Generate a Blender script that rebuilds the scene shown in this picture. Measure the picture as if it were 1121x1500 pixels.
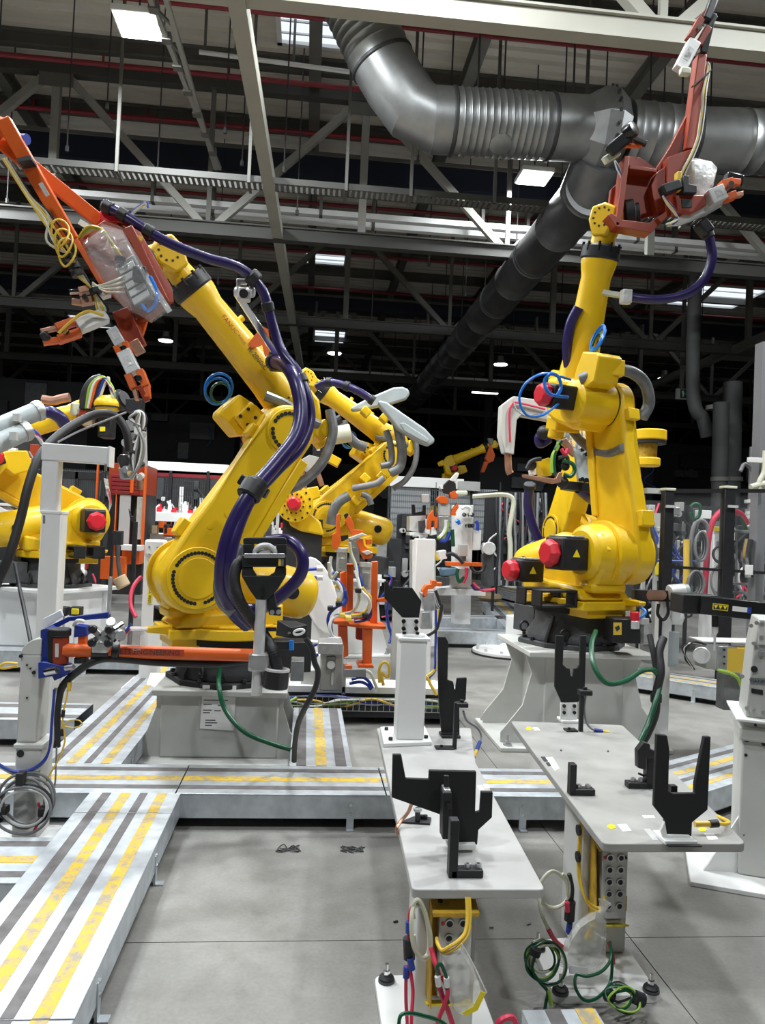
import bpy, bmesh, math, random
from math import sin, cos, pi, radians, hypot, atan2
from mathutils import Vector as V, Matrix as MX, Quaternion
for o in list(bpy.data.objects): bpy.data.objects.remove(o)
SC = bpy.context.scene; COL = SC.collection; rnd = random.Random(7)

# ---------------------------------------------------------------- camera (image taken as 1121 x 1500)
FPX, CW, CH, ROLL, EYE = 1130., 1121, 1500, radians(2.4), 1.45
def cam_axes(vx=450., vy=770.):
    ox, oy = vx-CW/2, -(vy-CH/2)
    a = ox*cos(ROLL)-oy*sin(ROLL); b = ox*sin(ROLL)+oy*cos(ROLL)
    yaw = atan2(-a, FPX); pit = atan2(-b, hypot(FPX, a))
    f = V((sin(yaw)*cos(pit), cos(yaw)*cos(pit), sin(pit)))
    r0 = V((cos(yaw), -sin(yaw), 0)); u0 = r0.cross(f)
    return cos(ROLL)*r0+sin(ROLL)*u0, -sin(ROLL)*r0+cos(ROLL)*u0, f
CR, CU, CF = cam_axes()
CP = V((0, 0, EYE))
cd = bpy.data.cameras.new('camera'); cam = bpy.data.objects.new('camera', cd); COL.objects.link(cam)
m3 = MX((CR, CU, -CF)).transposed(); cam.matrix_world = MX.Translation(CP) @ m3.to_4x4()
cd.sensor_fit = 'HORIZONTAL'; cd.sensor_width = 36; cd.lens = 36*FPX/CW; cd.clip_end = 200; cd.clip_start = .02
SC.camera = cam
def ray(x, y): return CF+CR*((x-CW/2)/FPX)-CU*((y-CH/2)/FPX)
def at(x, y, Y): d = ray(x, y); return CP+d*(Y/d.y)            # the place seen at a picture point, at world depth Y
def G(x, y, z=0.): d = ray(x, y); return CP+d*((z-EYE)/d.z)     # the place seen at a picture point, at height z

# ---------------------------------------------------------------- world, lamps, exposure
W = bpy.data.worlds.new('world'); SC.world = W; W.use_nodes = True
W.node_tree.nodes['Background'].inputs[0].default_value = (.55, .65, .8, 1)
W.node_tree.nodes['Background'].inputs[1].default_value = .05
vs = SC.view_settings; vs.view_transform = 'Standard'; vs.look = 'None'; vs.gamma = 1; vs.use_curve_mapping = False
vs.exposure = 0.2
LAMPW = 270.   # watts of one high-bay lamp
LAMPS = [  # x, y, z, size, power factor
 (-2.37, 9.8, 7.6, .50, 1.0), (3.64, 12.9, 7.6, .50, .9), (-3.4, 4.6, 7.6, .5, 1.1), (.9, 5.6, 7.6, .5, .9), (5.0, 4.4, 7.6, .5, 1.3),
 (-2.6, -.4, 7.6, .5, .9), (3.6, -.6, 7.6, .5, .6), (7.8, 8.6, 7.6, .5, 1.1), (-7.4, 8.8, 7.6, .5, 1.0), (-.6, 8.3, 7.6, .5, .6), (-6.2, 12.7, 7.6, .5, 1.3)]
FARLAMPS = [(-5.13, 27.1, 7.6), (7.08, 21.7, 7.6), (6.77, 27.5, 7.6), (13.3, 28.1, 7.6), (.7, 27.4, 7.6), (-9.5, 21.5, 7.6)]

# ---------------------------------------------------------------- materials
MATS = {}
def mat(name, col, rough=.5, metal=0., noise=0., nscale=8., bump=0., bscale=60., spec=.5, coat=0.):
    m = bpy.data.materials.new(name); m.use_nodes = True; nt = m.node_tree; b = nt.nodes['Principled BSDF']
    b.inputs['Base Color'].default_value = (*col, 1); b.inputs['Roughness'].default_value = rough
    b.inputs['Metallic'].default_value = metal; b.inputs['Specular IOR Level'].default_value = spec
    if coat: b.inputs['Coat Weight'].default_value = coat; b.inputs['Coat Roughness'].default_value = .15
    tc = nt.nodes.new('ShaderNodeTexCoord')
    if noise:
        n = nt.nodes.new('ShaderNodeTexNoise'); n.inputs['Scale'].default_value = nscale; n.inputs['Detail'].default_value = 6
        nt.links.new(tc.outputs['Object'], n.inputs['Vector'])
        r = nt.nodes.new('ShaderNodeValToRGB'); r.color_ramp.elements[0].position = .3; r.color_ramp.elements[1].position = .7
        r.color_ramp.elements[0].color = (*[c*(1-noise) for c in col], 1); r.color_ramp.elements[1].color = (*[min(1, c*(1+noise)) for c in col], 1)
        nt.links.new(n.outputs['Fac'], r.inputs['Fac']); nt.links.new(r.outputs['Color'], b.inputs['Base Color'])
    if bump:
        n = nt.nodes.new('ShaderNodeTexNoise'); n.inputs['Scale'].default_value = bscale; n.inputs['Detail'].default_value = 4
        nt.links.new(tc.outputs['Object'], n.inputs['Vector'])
        bp = nt.nodes.new('ShaderNodeBump'); bp.inputs['Strength'].default_value = bump; bp.inputs['Distance'].default_value = .01
        nt.links.new(n.outputs['Fac'], bp.inputs['Height']); nt.links.new(bp.outputs['Normal'], b.inputs['Normal'])
    MATS[name] = m; return m
def emat(name, col, s):
    m = bpy.data.materials.new(name); m.use_nodes = True; nt = m.node_tree; nt.nodes.clear()
    e = nt.nodes.new('ShaderNodeEmission'); e.inputs[0].default_value = (*col, 1); e.inputs[1].default_value = s
    o = nt.nodes.new('ShaderNodeOutputMaterial'); nt.links.new(e.outputs[0], o.inputs[0]); MATS[name] = m; return m
def clear(name, col, alpha, rough=.1, wrinkle=0.):
    m = bpy.data.materials.new(name); m.use_nodes = True; nt = m.node_tree; b = nt.nodes['Principled BSDF']
    b.inputs['Base Color'].default_value = (*col, 1); b.inputs['Roughness'].default_value = rough; b.inputs['Alpha'].default_value = alpha
    b.inputs['Coat Weight'].default_value = .8; b.inputs['Coat Roughness'].default_value = .05
    if wrinkle:
        tc = nt.nodes.new('ShaderNodeTexCoord'); n = nt.nodes.new('ShaderNodeTexNoise'); n.inputs['Scale'].default_value = 14
        nt.links.new(tc.outputs['Object'], n.inputs['Vector']); bp = nt.nodes.new('ShaderNodeBump'); bp.inputs['Strength'].default_value = wrinkle
        bp.inputs['Distance'].default_value = .05
        nt.links.new(n.outputs['Fac'], bp.inputs['Height']); nt.links.new(bp.outputs['Normal'], b.inputs['Normal'])
    MATS[name] = m; return m
mat('yellow', (.80, .50, .006), .42, noise=.10, nscale=3, coat=.15)
mat('yellow_worn', (.50, .30, .02), .5, noise=.3, nscale=30)
mat('yellow_label', (.85, .68, .02), .5)
mat('black', (.012, .012, .014), .5, noise=.3, nscale=20)
mat('black_matt', (.010, .010, .011), .75)
mat('black_gloss', (.012, .012, .013), .25)
mat('rubber', (.016, .016, .018), .55)
mat('cast_grey', (.055, .058, .062), .55, noise=.25, nscale=12, bump=.15)
mat('white', (.80, .80, .79), .45, noise=.04, nscale=4)
mat('offwhite', (.56, .56, .535), .5, noise=.07, nscale=5)
mat('pedestal_grey', (.44, .44, .42), .5, noise=.09, nscale=5)
mat('table_grey', (.41, .405, .395), .42, noise=.09, nscale=9)
mat('table_dark', (.33, .325, .31), .45, noise=.16, nscale=7)
mat('steel', (.50, .51, .52), .38, metal=.8, noise=.15, nscale=18)
mat('galv', (.56, .60, .64), .42, metal=.55, noise=.16, nscale=16, bump=.05)
mat('galv_dark', (.22, .23, .24), .5, metal=.4, noise=.2, nscale=14)
mat('alu', (.68, .68, .68), .38, metal=.35, noise=.08, nscale=20)
mat('chrome', (.75, .75, .76), .16, metal=1.)
mat('orange', (.70, .115, .012), .42, noise=.12, nscale=5)
mat('orange_red', (.30, .036, .010), .42, noise=.15, nscale=5)
mat('red', (.62, .015, .03), .38)
mat('red_pipe', (.22, .012, .022), .5)
mat('purple', (.022, .014, .088), .30, noise=.15, nscale=10)
mat('blue_paint', (.012, .035, .26), .4, noise=.12, nscale=8)
mat('blue_hose', (.01, .17, .62), .3)
mat('cable_blue', (.02, .05, .33), .4)
mat('cable_green', (.004, .075, .032), .35)
mat('cable_lime', (.28, .45, .06), .4)
mat('cable_red', (.62, .03, .08), .45)
mat('cable_yellow', (.78, .52, .06), .45)
mat('cable_cream', (.60, .60, .47), .45)
mat('cable_grey', (.20, .20, .21), .45)
mat('cable_white', (.72, .72, .70), .45)
mat('grey_sleeve', (.15, .155, .16), .42, metal=.25, noise=.25, nscale=10, bump=.5, bscale=14)
mat('gun_grey', (.36, .40, .41), .42, noise=.10, nscale=6)
mat('copper', (.48, .26, .18), .4, metal=.7, noise=.15, nscale=14)
mat('motor_blue', (.10, .17, .24), .45)
mat('cardboard', (.45, .33, .20), .8)
mat('paper', (.78, .77, .76), .7)
mat('ink', (.03, .03, .035), .6)
mat('ink_red', (.45, .05, .01), .6)
mat('dark_stripe', (.125, .115, .116), .6, noise=.3, nscale=18)
mat('cream_steel', (.36, .35, .30), .55, noise=.06, nscale=2)
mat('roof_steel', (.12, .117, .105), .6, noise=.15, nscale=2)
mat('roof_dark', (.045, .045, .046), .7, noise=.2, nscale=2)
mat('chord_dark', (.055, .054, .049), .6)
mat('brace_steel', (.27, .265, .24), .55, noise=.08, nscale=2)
mat('navy', (.010, .014, .030), .6)
mat('roof_deck', (.66, .62, .55), .7, noise=.10, nscale=.7)
mat('wall_dark', (.016, .016, .018), .85, noise=.25, nscale=.5)
mat('duct', (.27, .275, .275), .42, metal=.8, noise=.14, nscale=5)
mat('duct_mid', (.15, .152, .155), .42, metal=.7, noise=.15, nscale=4)
mat('duct_dark', (.055, .055, .057), .45, metal=.5, noise=.2, nscale=4)
mat('machine_dark', (.018, .0185, .020), .6, noise=.4, nscale=3)
mat('fence_grey', (.42, .44, .46), .6)
mat('shirt', (.35, .55, .05), .8)
emat('lamp_glow', (.93, 1., .98), 14.); emat('far_glow', (.95, 1., 1.), 7.); emat('tube_glow', (1., .98, .92), 5.)
emat('sky_glow', (.82, .90, 1.), 1.0)
clear('clear_plastic', (.78, .80, .80), .20, .12, .8); clear('clear_sheet', (.6, .64, .66), .035, .06)
clear('bag_plastic', (.80, .80, .76), .42, .18, .9); clear('milky', (.80, .81, .80), .75, .3, .5); clear('mesh_film', (.55, .58, .60), .16, .3)
def worn_yellow():
    m = mat('stripe_yellow', (.62, .40, .03), .55, noise=0); nt = m.node_tree; b = nt.nodes['Principled BSDF']
    tc = nt.nodes.new('ShaderNodeTexCoord'); n = nt.nodes.new('ShaderNodeTexNoise'); n.inputs['Scale'].default_value = 22; n.inputs['Detail'].default_value = 8
    n.inputs['Roughness'].default_value = .75
    r = nt.nodes.new('ShaderNodeValToRGB'); r.color_ramp.elements[0].position = .40; r.color_ramp.elements[1].position = .56
    r.color_ramp.elements[0].color = (.33, .29, .23, 1); r.color_ramp.elements[1].color = (.66, .43, .03, 1)
    nt.links.new(tc.outputs['Object'], n.inputs['Vector']); nt.links.new(n.outputs['Fac'], r.inputs['Fac']); nt.links.new(r.outputs['Color'], b.inputs['Base Color'])
worn_yellow()
def concrete():
    m = bpy.data.materials.new('concrete'); m.use_nodes = True; nt = m.node_tree; b = nt.nodes['Principled BSDF']
    tc = nt.nodes.new('ShaderNodeTexCoord'); L = nt.links
    def noise(s, d=6, rg=.6):
        n = nt.nodes.new('ShaderNodeTexNoise'); n.inputs['Scale'].default_value = s; n.inputs['Detail'].default_value = d; n.inputs['Roughness'].default_value = rg
        L.new(tc.outputs['Object'], n.inputs['Vector']); return n
    def ramp(src, p0, c0, p1, c1):
        r = nt.nodes.new('ShaderNodeValToRGB'); r.color_ramp.elements[0].position = p0; r.color_ramp.elements[1].position = p1
        r.color_ramp.elements[0].color = (*c0, 1); r.color_ramp.elements[1].color = (*c1, 1); L.new(src.outputs['Fac'], r.inputs['Fac']); return r
    a = ramp(noise(1.3), .3, (.195, .188, .176), .72, (.315, .305, .285))
    s = ramp(noise(6, 9, .72), .30, (.62, .61, .60), .55, (1, 1, 1)); f = ramp(noise(70, 4), .25, (.86, .86, .86), .7, (1.06, 1.06, 1.06))
    x = nt.nodes.new('ShaderNodeMixRGB'); x.blend_type = 'MULTIPLY'; x.inputs[0].default_value = .55; L.new(a.outputs[0], x.inputs[1]); L.new(s.outputs[0], x.inputs[2])
    y = nt.nodes.new('ShaderNodeMixRGB'); y.blend_type = 'MULTIPLY'; y.inputs[0].default_value = 1; L.new(x.outputs[0], y.inputs[1]); L.new(f.outputs[0], y.inputs[2])
    L.new(y.outputs[0], b.inputs['Base Color']); b.inputs['Roughness'].default_value = .48
    rr = ramp(noise(3, 7), .3, (.34,)*3, .7, (.62,)*3); L.new(rr.outputs[0], b.inputs['Roughness'])
    MATS['concrete'] = m
concrete()

# ---------------------------------------------------------------- mesh helpers
OFF = {}
class M:
    def __init__(s, T=None): s.v = []; s.f = []; s.T = T or MX.Identity(4)
    def add(s, vs, fs):
        k = len(s.v); s.v += [s.T @ V(p) for p in vs]; s.f += [[i+k for i in f] for f in fs]; return s
    def box(s, c, d, R=None):
        x, y, z = d[0]/2, d[1]/2, d[2]/2; c = V(c)
        p = [V(q) for q in ((-x,-y,-z),(x,-y,-z),(x,y,-z),(-x,y,-z),(-x,-y,z),(x,-y,z),(x,y,z),(-x,y,z))]
        if R: p = [R @ q for q in p]
        return s.add([c+q for q in p], [(3,2,1,0),(4,5,6,7),(0,1,5,4),(1,2,6,5),(2,3,7,6),(3,0,4,7)])
    def bb(s, a, b): a = V(a); b = V(b); return s.box((a+b)/2, [abs(b[i]-a[i]) for i in range(3)])
    def cyl(s, a, b, r, r2=None, n=20, caps=True, ph=0.):
        a = V(a); b = V(b); r2 = r if r2 is None else r2; d = (b-a).normalized()
        u = d.orthogonal().normalized(); w = d.cross(u)
        vs = [a+(u*cos(t)+w*sin(t))*r for t in (ph+2*pi*i/n for i in range(n))]+[b+(u*cos(t)+w*sin(t))*r2 for t in (ph+2*pi*i/n for i in range(n))]
        fs = [(i, (i+1) % n, n+(i+1) % n, n+i) for i in range(n)]
        if caps: fs += [tuple(range(n-1, -1, -1)), tuple(range(n, 2*n))]
        return s.add(vs, fs)
    def beam(s, a, b, w, h, up=(0, 0, 1)):            # rectangular bar from a to b
        a = V(a); b = V(b); d = (b-a).normalized(); up = V(up)
        x = d.cross(up); x = x.normalized() if x.length > 1e-5 else d.orthogonal().normalized(); y = x.cross(d)
        q = [x*sx*w/2+y*sy*h/2 for sx, sy in ((-1,-1),(1,-1),(1,1),(-1,1))]
        return s.add([a+p for p in q]+[b+p for p in q], [(3,2,1,0),(4,5,6,7),(0,1,5,4),(1,2,6,5),(2,3,7,6),(3,0,4,7)])
    def tube(s, pts, r, n=8, k=6, closed=False, r2=None):
        p = spline(pts, k, closed); N = len(p); vs = []; fs = []
        t0 = (p[1]-p[0]).normalized(); u = t0.orthogonal().normalized()
        for i in range(N):
            t = (p[(i+1) % N]-p[i-1]).normalized() if closed or 0 < i < N-1 else ((p[1]-p[0]) if i == 0 else (p[-1]-p[-2])).normalized()
            u = (u-t*u.dot(t)); u = u.normalized() if u.length > 1e-6 else t.orthogonal().normalized(); w = t.cross(u)
            rr = r if r2 is None else r+(r2-r)*i/(N-1)
            vs += [p[i]+(u*cos(2*pi*j/n)+w*sin(2*pi*j/n))*rr for j in range(n)]
        for i in range(N if closed else N-1):
            a, b = i*n, ((i+1) % N)*n
            fs += [(a+j, a+(j+1) % n, b+(j+1) % n, b+j) for j in range(n)]
        if not closed: fs += [tuple(range(n-1, -1, -1)), tuple(range((N-1)*n, N*n))]
        return s.add(vs, fs)
    def prism(s, pts, ext):                           # polygon of 3-D points pushed along ext
        pts = [V(p) for p in pts]; ext = V(ext); n = len(pts)
        nrm = sum(((pts[i]).cross(pts[(i+1) % n]) for i in range(n)), V((0, 0, 0)))
        if nrm.dot(ext) > 0: pts = pts[::-1]
        return s.add(pts+[p+ext for p in pts], [tuple(range(n)), tuple(range(2*n-1, n-1, -1))]+[((i+1) % n, i, n+i, n+(i+1) % n) for i in range(n)])
    def xz(s, pts, y0, y1): return s.prism([(a, y0, b) for a, b in pts], (0, y1-y0, 0))
    def loft(s, rings, cap=True):
        n = len(rings[0]); vs = [p for r in rings for p in r]; fs = []
        for i in range(len(rings)-1): fs += [(i*n+j, i*n+(j+1) % n, (i+1)*n+(j+1) % n, (i+1)*n+j) for j in range(n)]
        if cap: fs += [tuple(range(n-1, -1, -1)), tuple(range((len(rings)-1)*n, len(rings)*n))]
        return s.add(vs, fs)
    def lathe(s, a, d, prof, n=24):                   # prof: (distance along d, radius)
        a = V(a); d = V(d).normalized(); u = d.orthogonal().normalized(); w = d.cross(u)
        return s.loft([[a+d*t+(u*cos(2*pi*j/n)+w*sin(2*pi*j/n))*r for j in range(n)] for t, r in prof])
    def ball(s, c, r, n=12):
        if not hasattr(r, '__len__'): r = (r, r, r)
        return s.loft([[V(c)+V((r[0]*sin(a)*cos(2*pi*j/n), r[1]*sin(a)*sin(2*pi*j/n), -r[2]*cos(a))) for j in range(n)] for a in (pi*(i+.12)/(n/2+.24) for i in range(n//2+1))])
    def bolts(s, c, axis, R, n, r=.008, h=.008, a0=0., a1=2*pi, sides=6):
        c = V(c); d = V(axis).normalized(); u = d.orthogonal().normalized(); w = d.cross(u)
        for i in range(n):
            t = a0+(a1-a0)*i/n; p = c+(u*cos(t)+w*sin(t))*R; s.cyl(p, p+d*h, r, n=sides)
        return s
def spline(pts, k=6, closed=False):
    p = [V(q) for q in pts]; n = len(p)
    if n < 3 or k < 2: return p
    out = []
    for i in range(n if closed else n-1):
        a = p[i-1] if (i or closed) else p[0]*2-p[1]; b = p[i]; c = p[(i+1) % n]; d = p[(i+2) % n] if (closed or i+2 < n) else p[-1]*2-p[-2]
        for j in range(k):
            t = j/k; out.append(.5*((2*b)+(c-a)*t+(2*a-5*b+4*c-d)*t*t+(3*b-a-3*c+d)*t**3))
    if not closed: out.append(p[-1])
    return out
def tag(o, label=None, cat=None, group=None, kind=None):
    if label: o['label'] = label
    if cat: o['category'] = cat
    if group: o['group'] = group
    if kind: o['kind'] = kind
    return o
def thing(name, loc, label, cat, group=None, kind=None):
    o = bpy.data.objects.new(name, None); COL.objects.link(o); o.location = loc; o.empty_display_size = .1; OFF[o.name] = V(loc)
    return tag(o, label, cat, group, kind)
def ob(name, m, mt, parent=None, bev=0., sm=35., label=None, cat=None, group=None, kind=None, seg=2):
    if parent is None:
        xs = [min(p[i] for p in m.v) for i in range(3)]; xe = [max(p[i] for p in m.v) for i in range(3)]
        org = V(((xs[0]+xe[0])/2, (xs[1]+xe[1])/2, xs[2]))
    else: org = OFF[parent.name]
    me = bpy.data.meshes.new(name); me.from_pydata([tuple(p-org) for p in m.v], [], m.f); me.update()
    bm = bmesh.new(); bm.from_mesh(me); bmesh.ops.recalc_face_normals(bm, faces=bm.faces); bm.to_mesh(me); bm.free()
    me.materials.append(MATS[mt])
    if sm: me.shade_smooth(); me.set_sharp_from_angle(angle=radians(sm))
    o = bpy.data.objects.new(name, me); COL.objects.link(o); OFF[o.name] = org
    if parent is None: o.location = org
    else: o.parent = parent
    if bev:
        b = o.modifiers.new('edge', 'BEVEL'); b.width = bev; b.segments = seg; b.limit_method = 'ANGLE'; b.angle_limit = radians(40)
    return tag(o, label, cat, group, kind)
def copy_tree(o, parent=None):
    c = o.copy(); COL.objects.link(c); OFF[c.name] = OFF.get(o.name, V((0, 0, 0)))
    if parent is not None: c.parent = parent
    for ch in list(o.children): copy_tree(ch, c)
    return c
def lettering(body, pos, xd, yd, size, mt, parent, name='lettering', align='CENTER'):
    cu = bpy.data.curves.new(name, 'FONT'); cu.body = body; cu.size = size; cu.align_x = align; cu.align_y = 'CENTER'; cu.extrude = .0004; cu.resolution_u = 2
    c0 = bpy.data.objects.new('tmp', cu); COL.objects.link(c0); bpy.context.view_layer.update()
    me = bpy.data.meshes.new_from_object(c0.evaluated_get(bpy.context.evaluated_depsgraph_get())); bpy.data.objects.remove(c0); bpy.data.curves.remove(cu)
    me.materials.clear(); me.materials.append(MATS[mt]); o = bpy.data.objects.new(name, me); COL.objects.link(o); o['kind'] = 'stuff'
    x = V(xd).normalized(); z = x.cross(V(yd)).normalized(); y = z.cross(x)
    o.parent = parent; o.matrix_local = MX.Translation(V(pos)-OFF[parent.name]) @ MX((x, y, z)).transposed().to_4x4(); return o
def FY(x, Y, z=0.):                                   # picture row where height z shows at depth Y
    a, b = 0., 3000.
    for _ in range(40):
        c = (a+b)/2
        if at(x, c, Y).z > z: a = c
        else: b = c
    return a
def quad_px(pts, Y): return [at(x, y, Y) for x, y in pts]
def path_px(pts): return [at(*p) for p in pts]        # (x, y, depth)
def px_plate(m, pts, Y, th): return m.prism(quad_px(pts, Y), (0, th, 0))   # upright flat plate facing the camera side
# ================================================================ SHELL
X0, X1, Y0, Y1, ZR = -22., 27., -9., 47., 9.6
fl = thing('floor', (0, 0, 0), 'grey power-trowelled concrete floor with stains and narrow slab joints', None, kind='structure')
ob('slab_bed', M().bb((X0, Y0, -.3), (X1, Y1, -.028)), 'galv_dark', fl)
xs = [X0, -10.8, -4.8, 1.235, 7.2, 13.2, 20, X1]; ys = [Y0, -3.2, 2.735, 8.7, 14.7, 20.7, 28, 37, Y1]
for i in range(len(xs)-1):
    for j in range(len(ys)-1):
        ob('slab', M().bb((xs[i]+.0022, ys[j]+.0022, -.03), (xs[i+1]-.0022, ys[j+1]-.0022, 0)), 'concrete', fl)
def wall(n, a, b): ob('wall_'+n, M().bb(a, b), 'wall_dark', label='dark far wall of the hall', kind='structure')
wall('back', (X0, Y1, 0), (X1, Y1+.3, ZR+.4)); wall('front', (X0, Y0-.3, 0), (X1, Y0, ZR+.4))
wall('left', (X0-.3, Y0, 0), (X0, Y1, ZR+.4)); wall('right', (X1, Y0, 0), (X1+.3, Y1, ZR+.4))
# corrugated roof deck, ribs along X
rf = thing('ceiling', (0, 0, ZR), 'pale corrugated metal roof deck on dark purlins', None, kind='structure')
m = M(); prof = []; y = Y0; P = .3
while y < Y1: prof += [(y, 0), (y+.12, 0), (y+.15, .06), (y+.27, .06)]; y += P
prof.append((min(y, Y1), 0))
n = len(prof); vs = [(X0, a, ZR+b) for a, b in prof]+[(X1, a, ZR+b) for a, b in prof]
m.add(vs, [(i, i+1, n+i+1, n+i) for i in range(n-1)]); ob('deck', m, 'roof_deck', rf, sm=0)
m = M().bb((X0, Y0, ZR+.2), (X1, Y1, ZR+.3)); ob('roof_board', m, 'roof_dark', rf)
for k in range(26):
    yy = Y0+.9+k*2.15
    b = M(); b.bb((X0, yy-.09, ZR-.03), (X1, yy+.09, ZR-.005)); b.bb((X0, yy-.012, ZR-.24), (X1, yy+.012, ZR-.03)); b.bb((X0, yy-.07, ZR-.265), (X1, yy+.07, ZR-.24))
    ob('purlin', b, 'roof_steel', rf)
for xx in (-17, -11.3, -5.7, -.2, 2.4, 5.3, 10.8, 16.5, 22):
    b = M(); b.bb((xx-.10, Y0, ZR-.55), (xx+.10, Y1, ZR-.52)); b.bb((xx-.015, Y0, ZR-.52), (xx+.015, Y1, ZR-.30)); b.bb((xx-.10, Y0, ZR-.30), (xx+.10, Y1, ZR-.266)); ob('rafter', b, 'roof_steel', rf)
# skylights set into the deck
def skylight(n, x, y, wx, wy):
    t = thing('window_%d' % n, (x, y, ZR-.1), 'daylit skylight set into the roof deck', None, kind='structure')
    f = M()
    for a, b in (((-wx, -wy), (wx, -wy+.08)), ((-wx, wy-.08), (wx, wy)), ((-wx, -wy), (-wx+.08, wy)), ((wx-.08, -wy), (wx, wy))): f.bb((x+a[0], y+a[1], ZR-.12), (x+b[0], y+b[1], ZR+.02))
    ob('frame', f, 'white', t)
    for k in range(-1, 2): ob('glazing_bar', M().bb((x-wx, y+k*wy/2-.015, ZR-.10), (x+wx, y+k*wy/2+.015, ZR-.07)), 'white', t)
    ob('pane', M().bb((x-wx+.06, y-wy+.06, ZR-.06), (x+wx-.06, y+wy-.06, ZR-.05)), 'sky_glow', t)
for n, (x, y, wx, wy) in enumerate([(-.1, 12.3, .75, .62), (.2, 22.9, .65, .75), (13.0, 24.0, 1.25, 1.1), (.6, 32.7, .7, 1.1), (-9.2, 33, .8, 1.2), (-13., 24., .7, .9)]): skylight(n+1, x, y, wx, wy)
# roof trusses (along X) and the long rails (along Y) that tie their lower chords
XT = .72
def truss(y, x0, x1, zb, mt, lab):
    t = thing('roof_truss', (0, y, zb), lab, None, kind='structure'); zt = ZR-.62
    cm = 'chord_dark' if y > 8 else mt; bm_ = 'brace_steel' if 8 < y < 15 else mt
    ob('lower_chord', M().bb((x0, y-.09, zb-.10), (x1, y+.09, zb+.10)).bb((x0, y-.13, zb+.10), (x1, y+.13, zb+.125)), cm, t)
    ob('upper_chord', M().bb((x0, y-.09, zt-.09), (x1, y+.09, zt+.09)), cm, t)
    k = int((x0-XT)/5.25)
    while XT+k*5.25 < x1:
        x = XT+k*5.25
        if x > x0: ob('post', M().bb((x-.065, y-.065, zb), (x+.065, y+.065, zt)), bm_, t)
        for s in (-1, 1):
            a = V((x+s*.12, y, zt-.05)); b = V((x+s*2.55, y, zb+.05))
            if x0 < b.x < x1: ob('brace', M().beam(a, b, .12, .12, (0, 1, 0)), bm_, t)
            if x0 < b.x < x1 and s > 0: ob('post', M().bb((b.x+.02, y-.03, zb), (b.x+.10, y+.03, zt)), mt, t)
        ob('gusset', M().bb((x-.28, y-.08, zt-.32), (x+.28, y-.066, zt)), mt, t)
        k += 1
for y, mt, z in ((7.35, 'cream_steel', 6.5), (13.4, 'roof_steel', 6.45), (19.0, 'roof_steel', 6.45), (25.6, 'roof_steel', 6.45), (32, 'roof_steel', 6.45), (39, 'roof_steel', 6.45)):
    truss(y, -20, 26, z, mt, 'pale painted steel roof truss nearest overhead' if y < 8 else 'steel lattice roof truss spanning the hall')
for x in (-.87, -12.2, 10.5):
    ob('roof_tie', M().beam((x-.45, Y0, 6.46), (x+1.05, Y1, 6.46), .17, .19), 'cream_steel' if x > -2 and x < 0 else 'roof_steel', label='long steel tie beam running away over the cell', kind='structure')
# hall columns
for x, y in ((-9.3, 13.4), (12.8, 19.0), (12.8, 32), (3.7, 39), (-1.8, 39), (7.4, 32)):
    ob('hall_column', M().bb((x-.16, y-.02, 0), (x+.16, y+.02, 9)).bb((x-.16, y-.17, 0), (x-.13, y+.17, 9)).bb((x+.13, y-.17, 0), (x+.16, y+.17, 9)), 'roof_dark', label='dark steel hall column', kind='structure')
# dark box girder / crane rail
for y, z, h in ((14.6, 8.2, .42), (21.3, 7.6, .3)):
    g = thing('crane_girder', (0, y, z), 'dark navy box girder with pale top rail running across under the roof' if y < 15 else 'second dark girder farther back under the roof', 'girder')
    ob('web', M().bb((X0, y-.15, z-h/2), (X1, y+.15, z+h/2)), 'navy', g); ob('rail', M().bb((X0, y-.2, z+h/2), (X1, y+.2, z+h/2+.06)), 'roof_steel', g)
# red sprinkler pipes
for k, (y, z) in enumerate(((11.0, 8.75), (12.7, 8.75), (14.2, 8.7), (17.3, 8.7), (20.4, 8.7), (23.5, 8.7), (28, 8.7))):
    p = thing('sprinkler_pipe', (0, y, z), ['red sprinkler pipe nearest under the roof, crossing above the round duct', 'second red sprinkler pipe from the front under the roof', 'third red sprinkler pipe from the front, above the navy girder', 'fourth red sprinkler pipe from the front, past the navy girder', 'fifth red sprinkler pipe from the front', 'sixth red sprinkler pipe from the front', 'last red sprinkler pipe far back under the roof'][k], 'pipe', 'red sprinkler pipes')
    ob('pipe', M().cyl((-15, y, z), (20, y, z), .042, n=10), 'red_pipe', p)
    if k < 3:
        for x in range(-6, 10, 2): ob('sprinkler_head', M().cyl((x+.4*k, y, z), (x+.4*k, y, z+.16), .02, n=8), 'red_pipe', p)
# suspension rods and pendant conduits
RODX = [(-4.6, 11.2), (-3.9, 12.1), (-3.2, 11.6), (-2.6, 12.4), (-1.5, 11.8), (-1.3, 12.5), (-.6, 12), (-.4, 13), (1.4, 11.2), (1.75, 10.6), (2.6, 11), (2.75, 12), (4.3, 11.4), (4.7, 10.7), (5.6, 12.2), (6.1, 11.6), (-5.4, 13.8), (-.2, 15), (2.2, 15.2), (3.2, 16.4), (4.8, 16), (6.5, 17), (8, 18), (-2.1, 16.5), (-3.3, 17.4), (1.3, 18), (5.5, 21), (9, 22), (11, 21)]
for x, y in RODX:
    zb = 6.9+rnd.random()*.9 if y < 13 else 6.2+rnd.random()
    ob('suspension_rod', M().cyl((x, y, zb), (x, y, ZR-.02), .012, n=6).cyl((x, y, zb-.03), (x, y, zb+.05), .03, n=6), 'roof_dark', label='thin dark suspension rod hanging from the roof', cat='rod', group='suspension rods under the roof')
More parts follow.
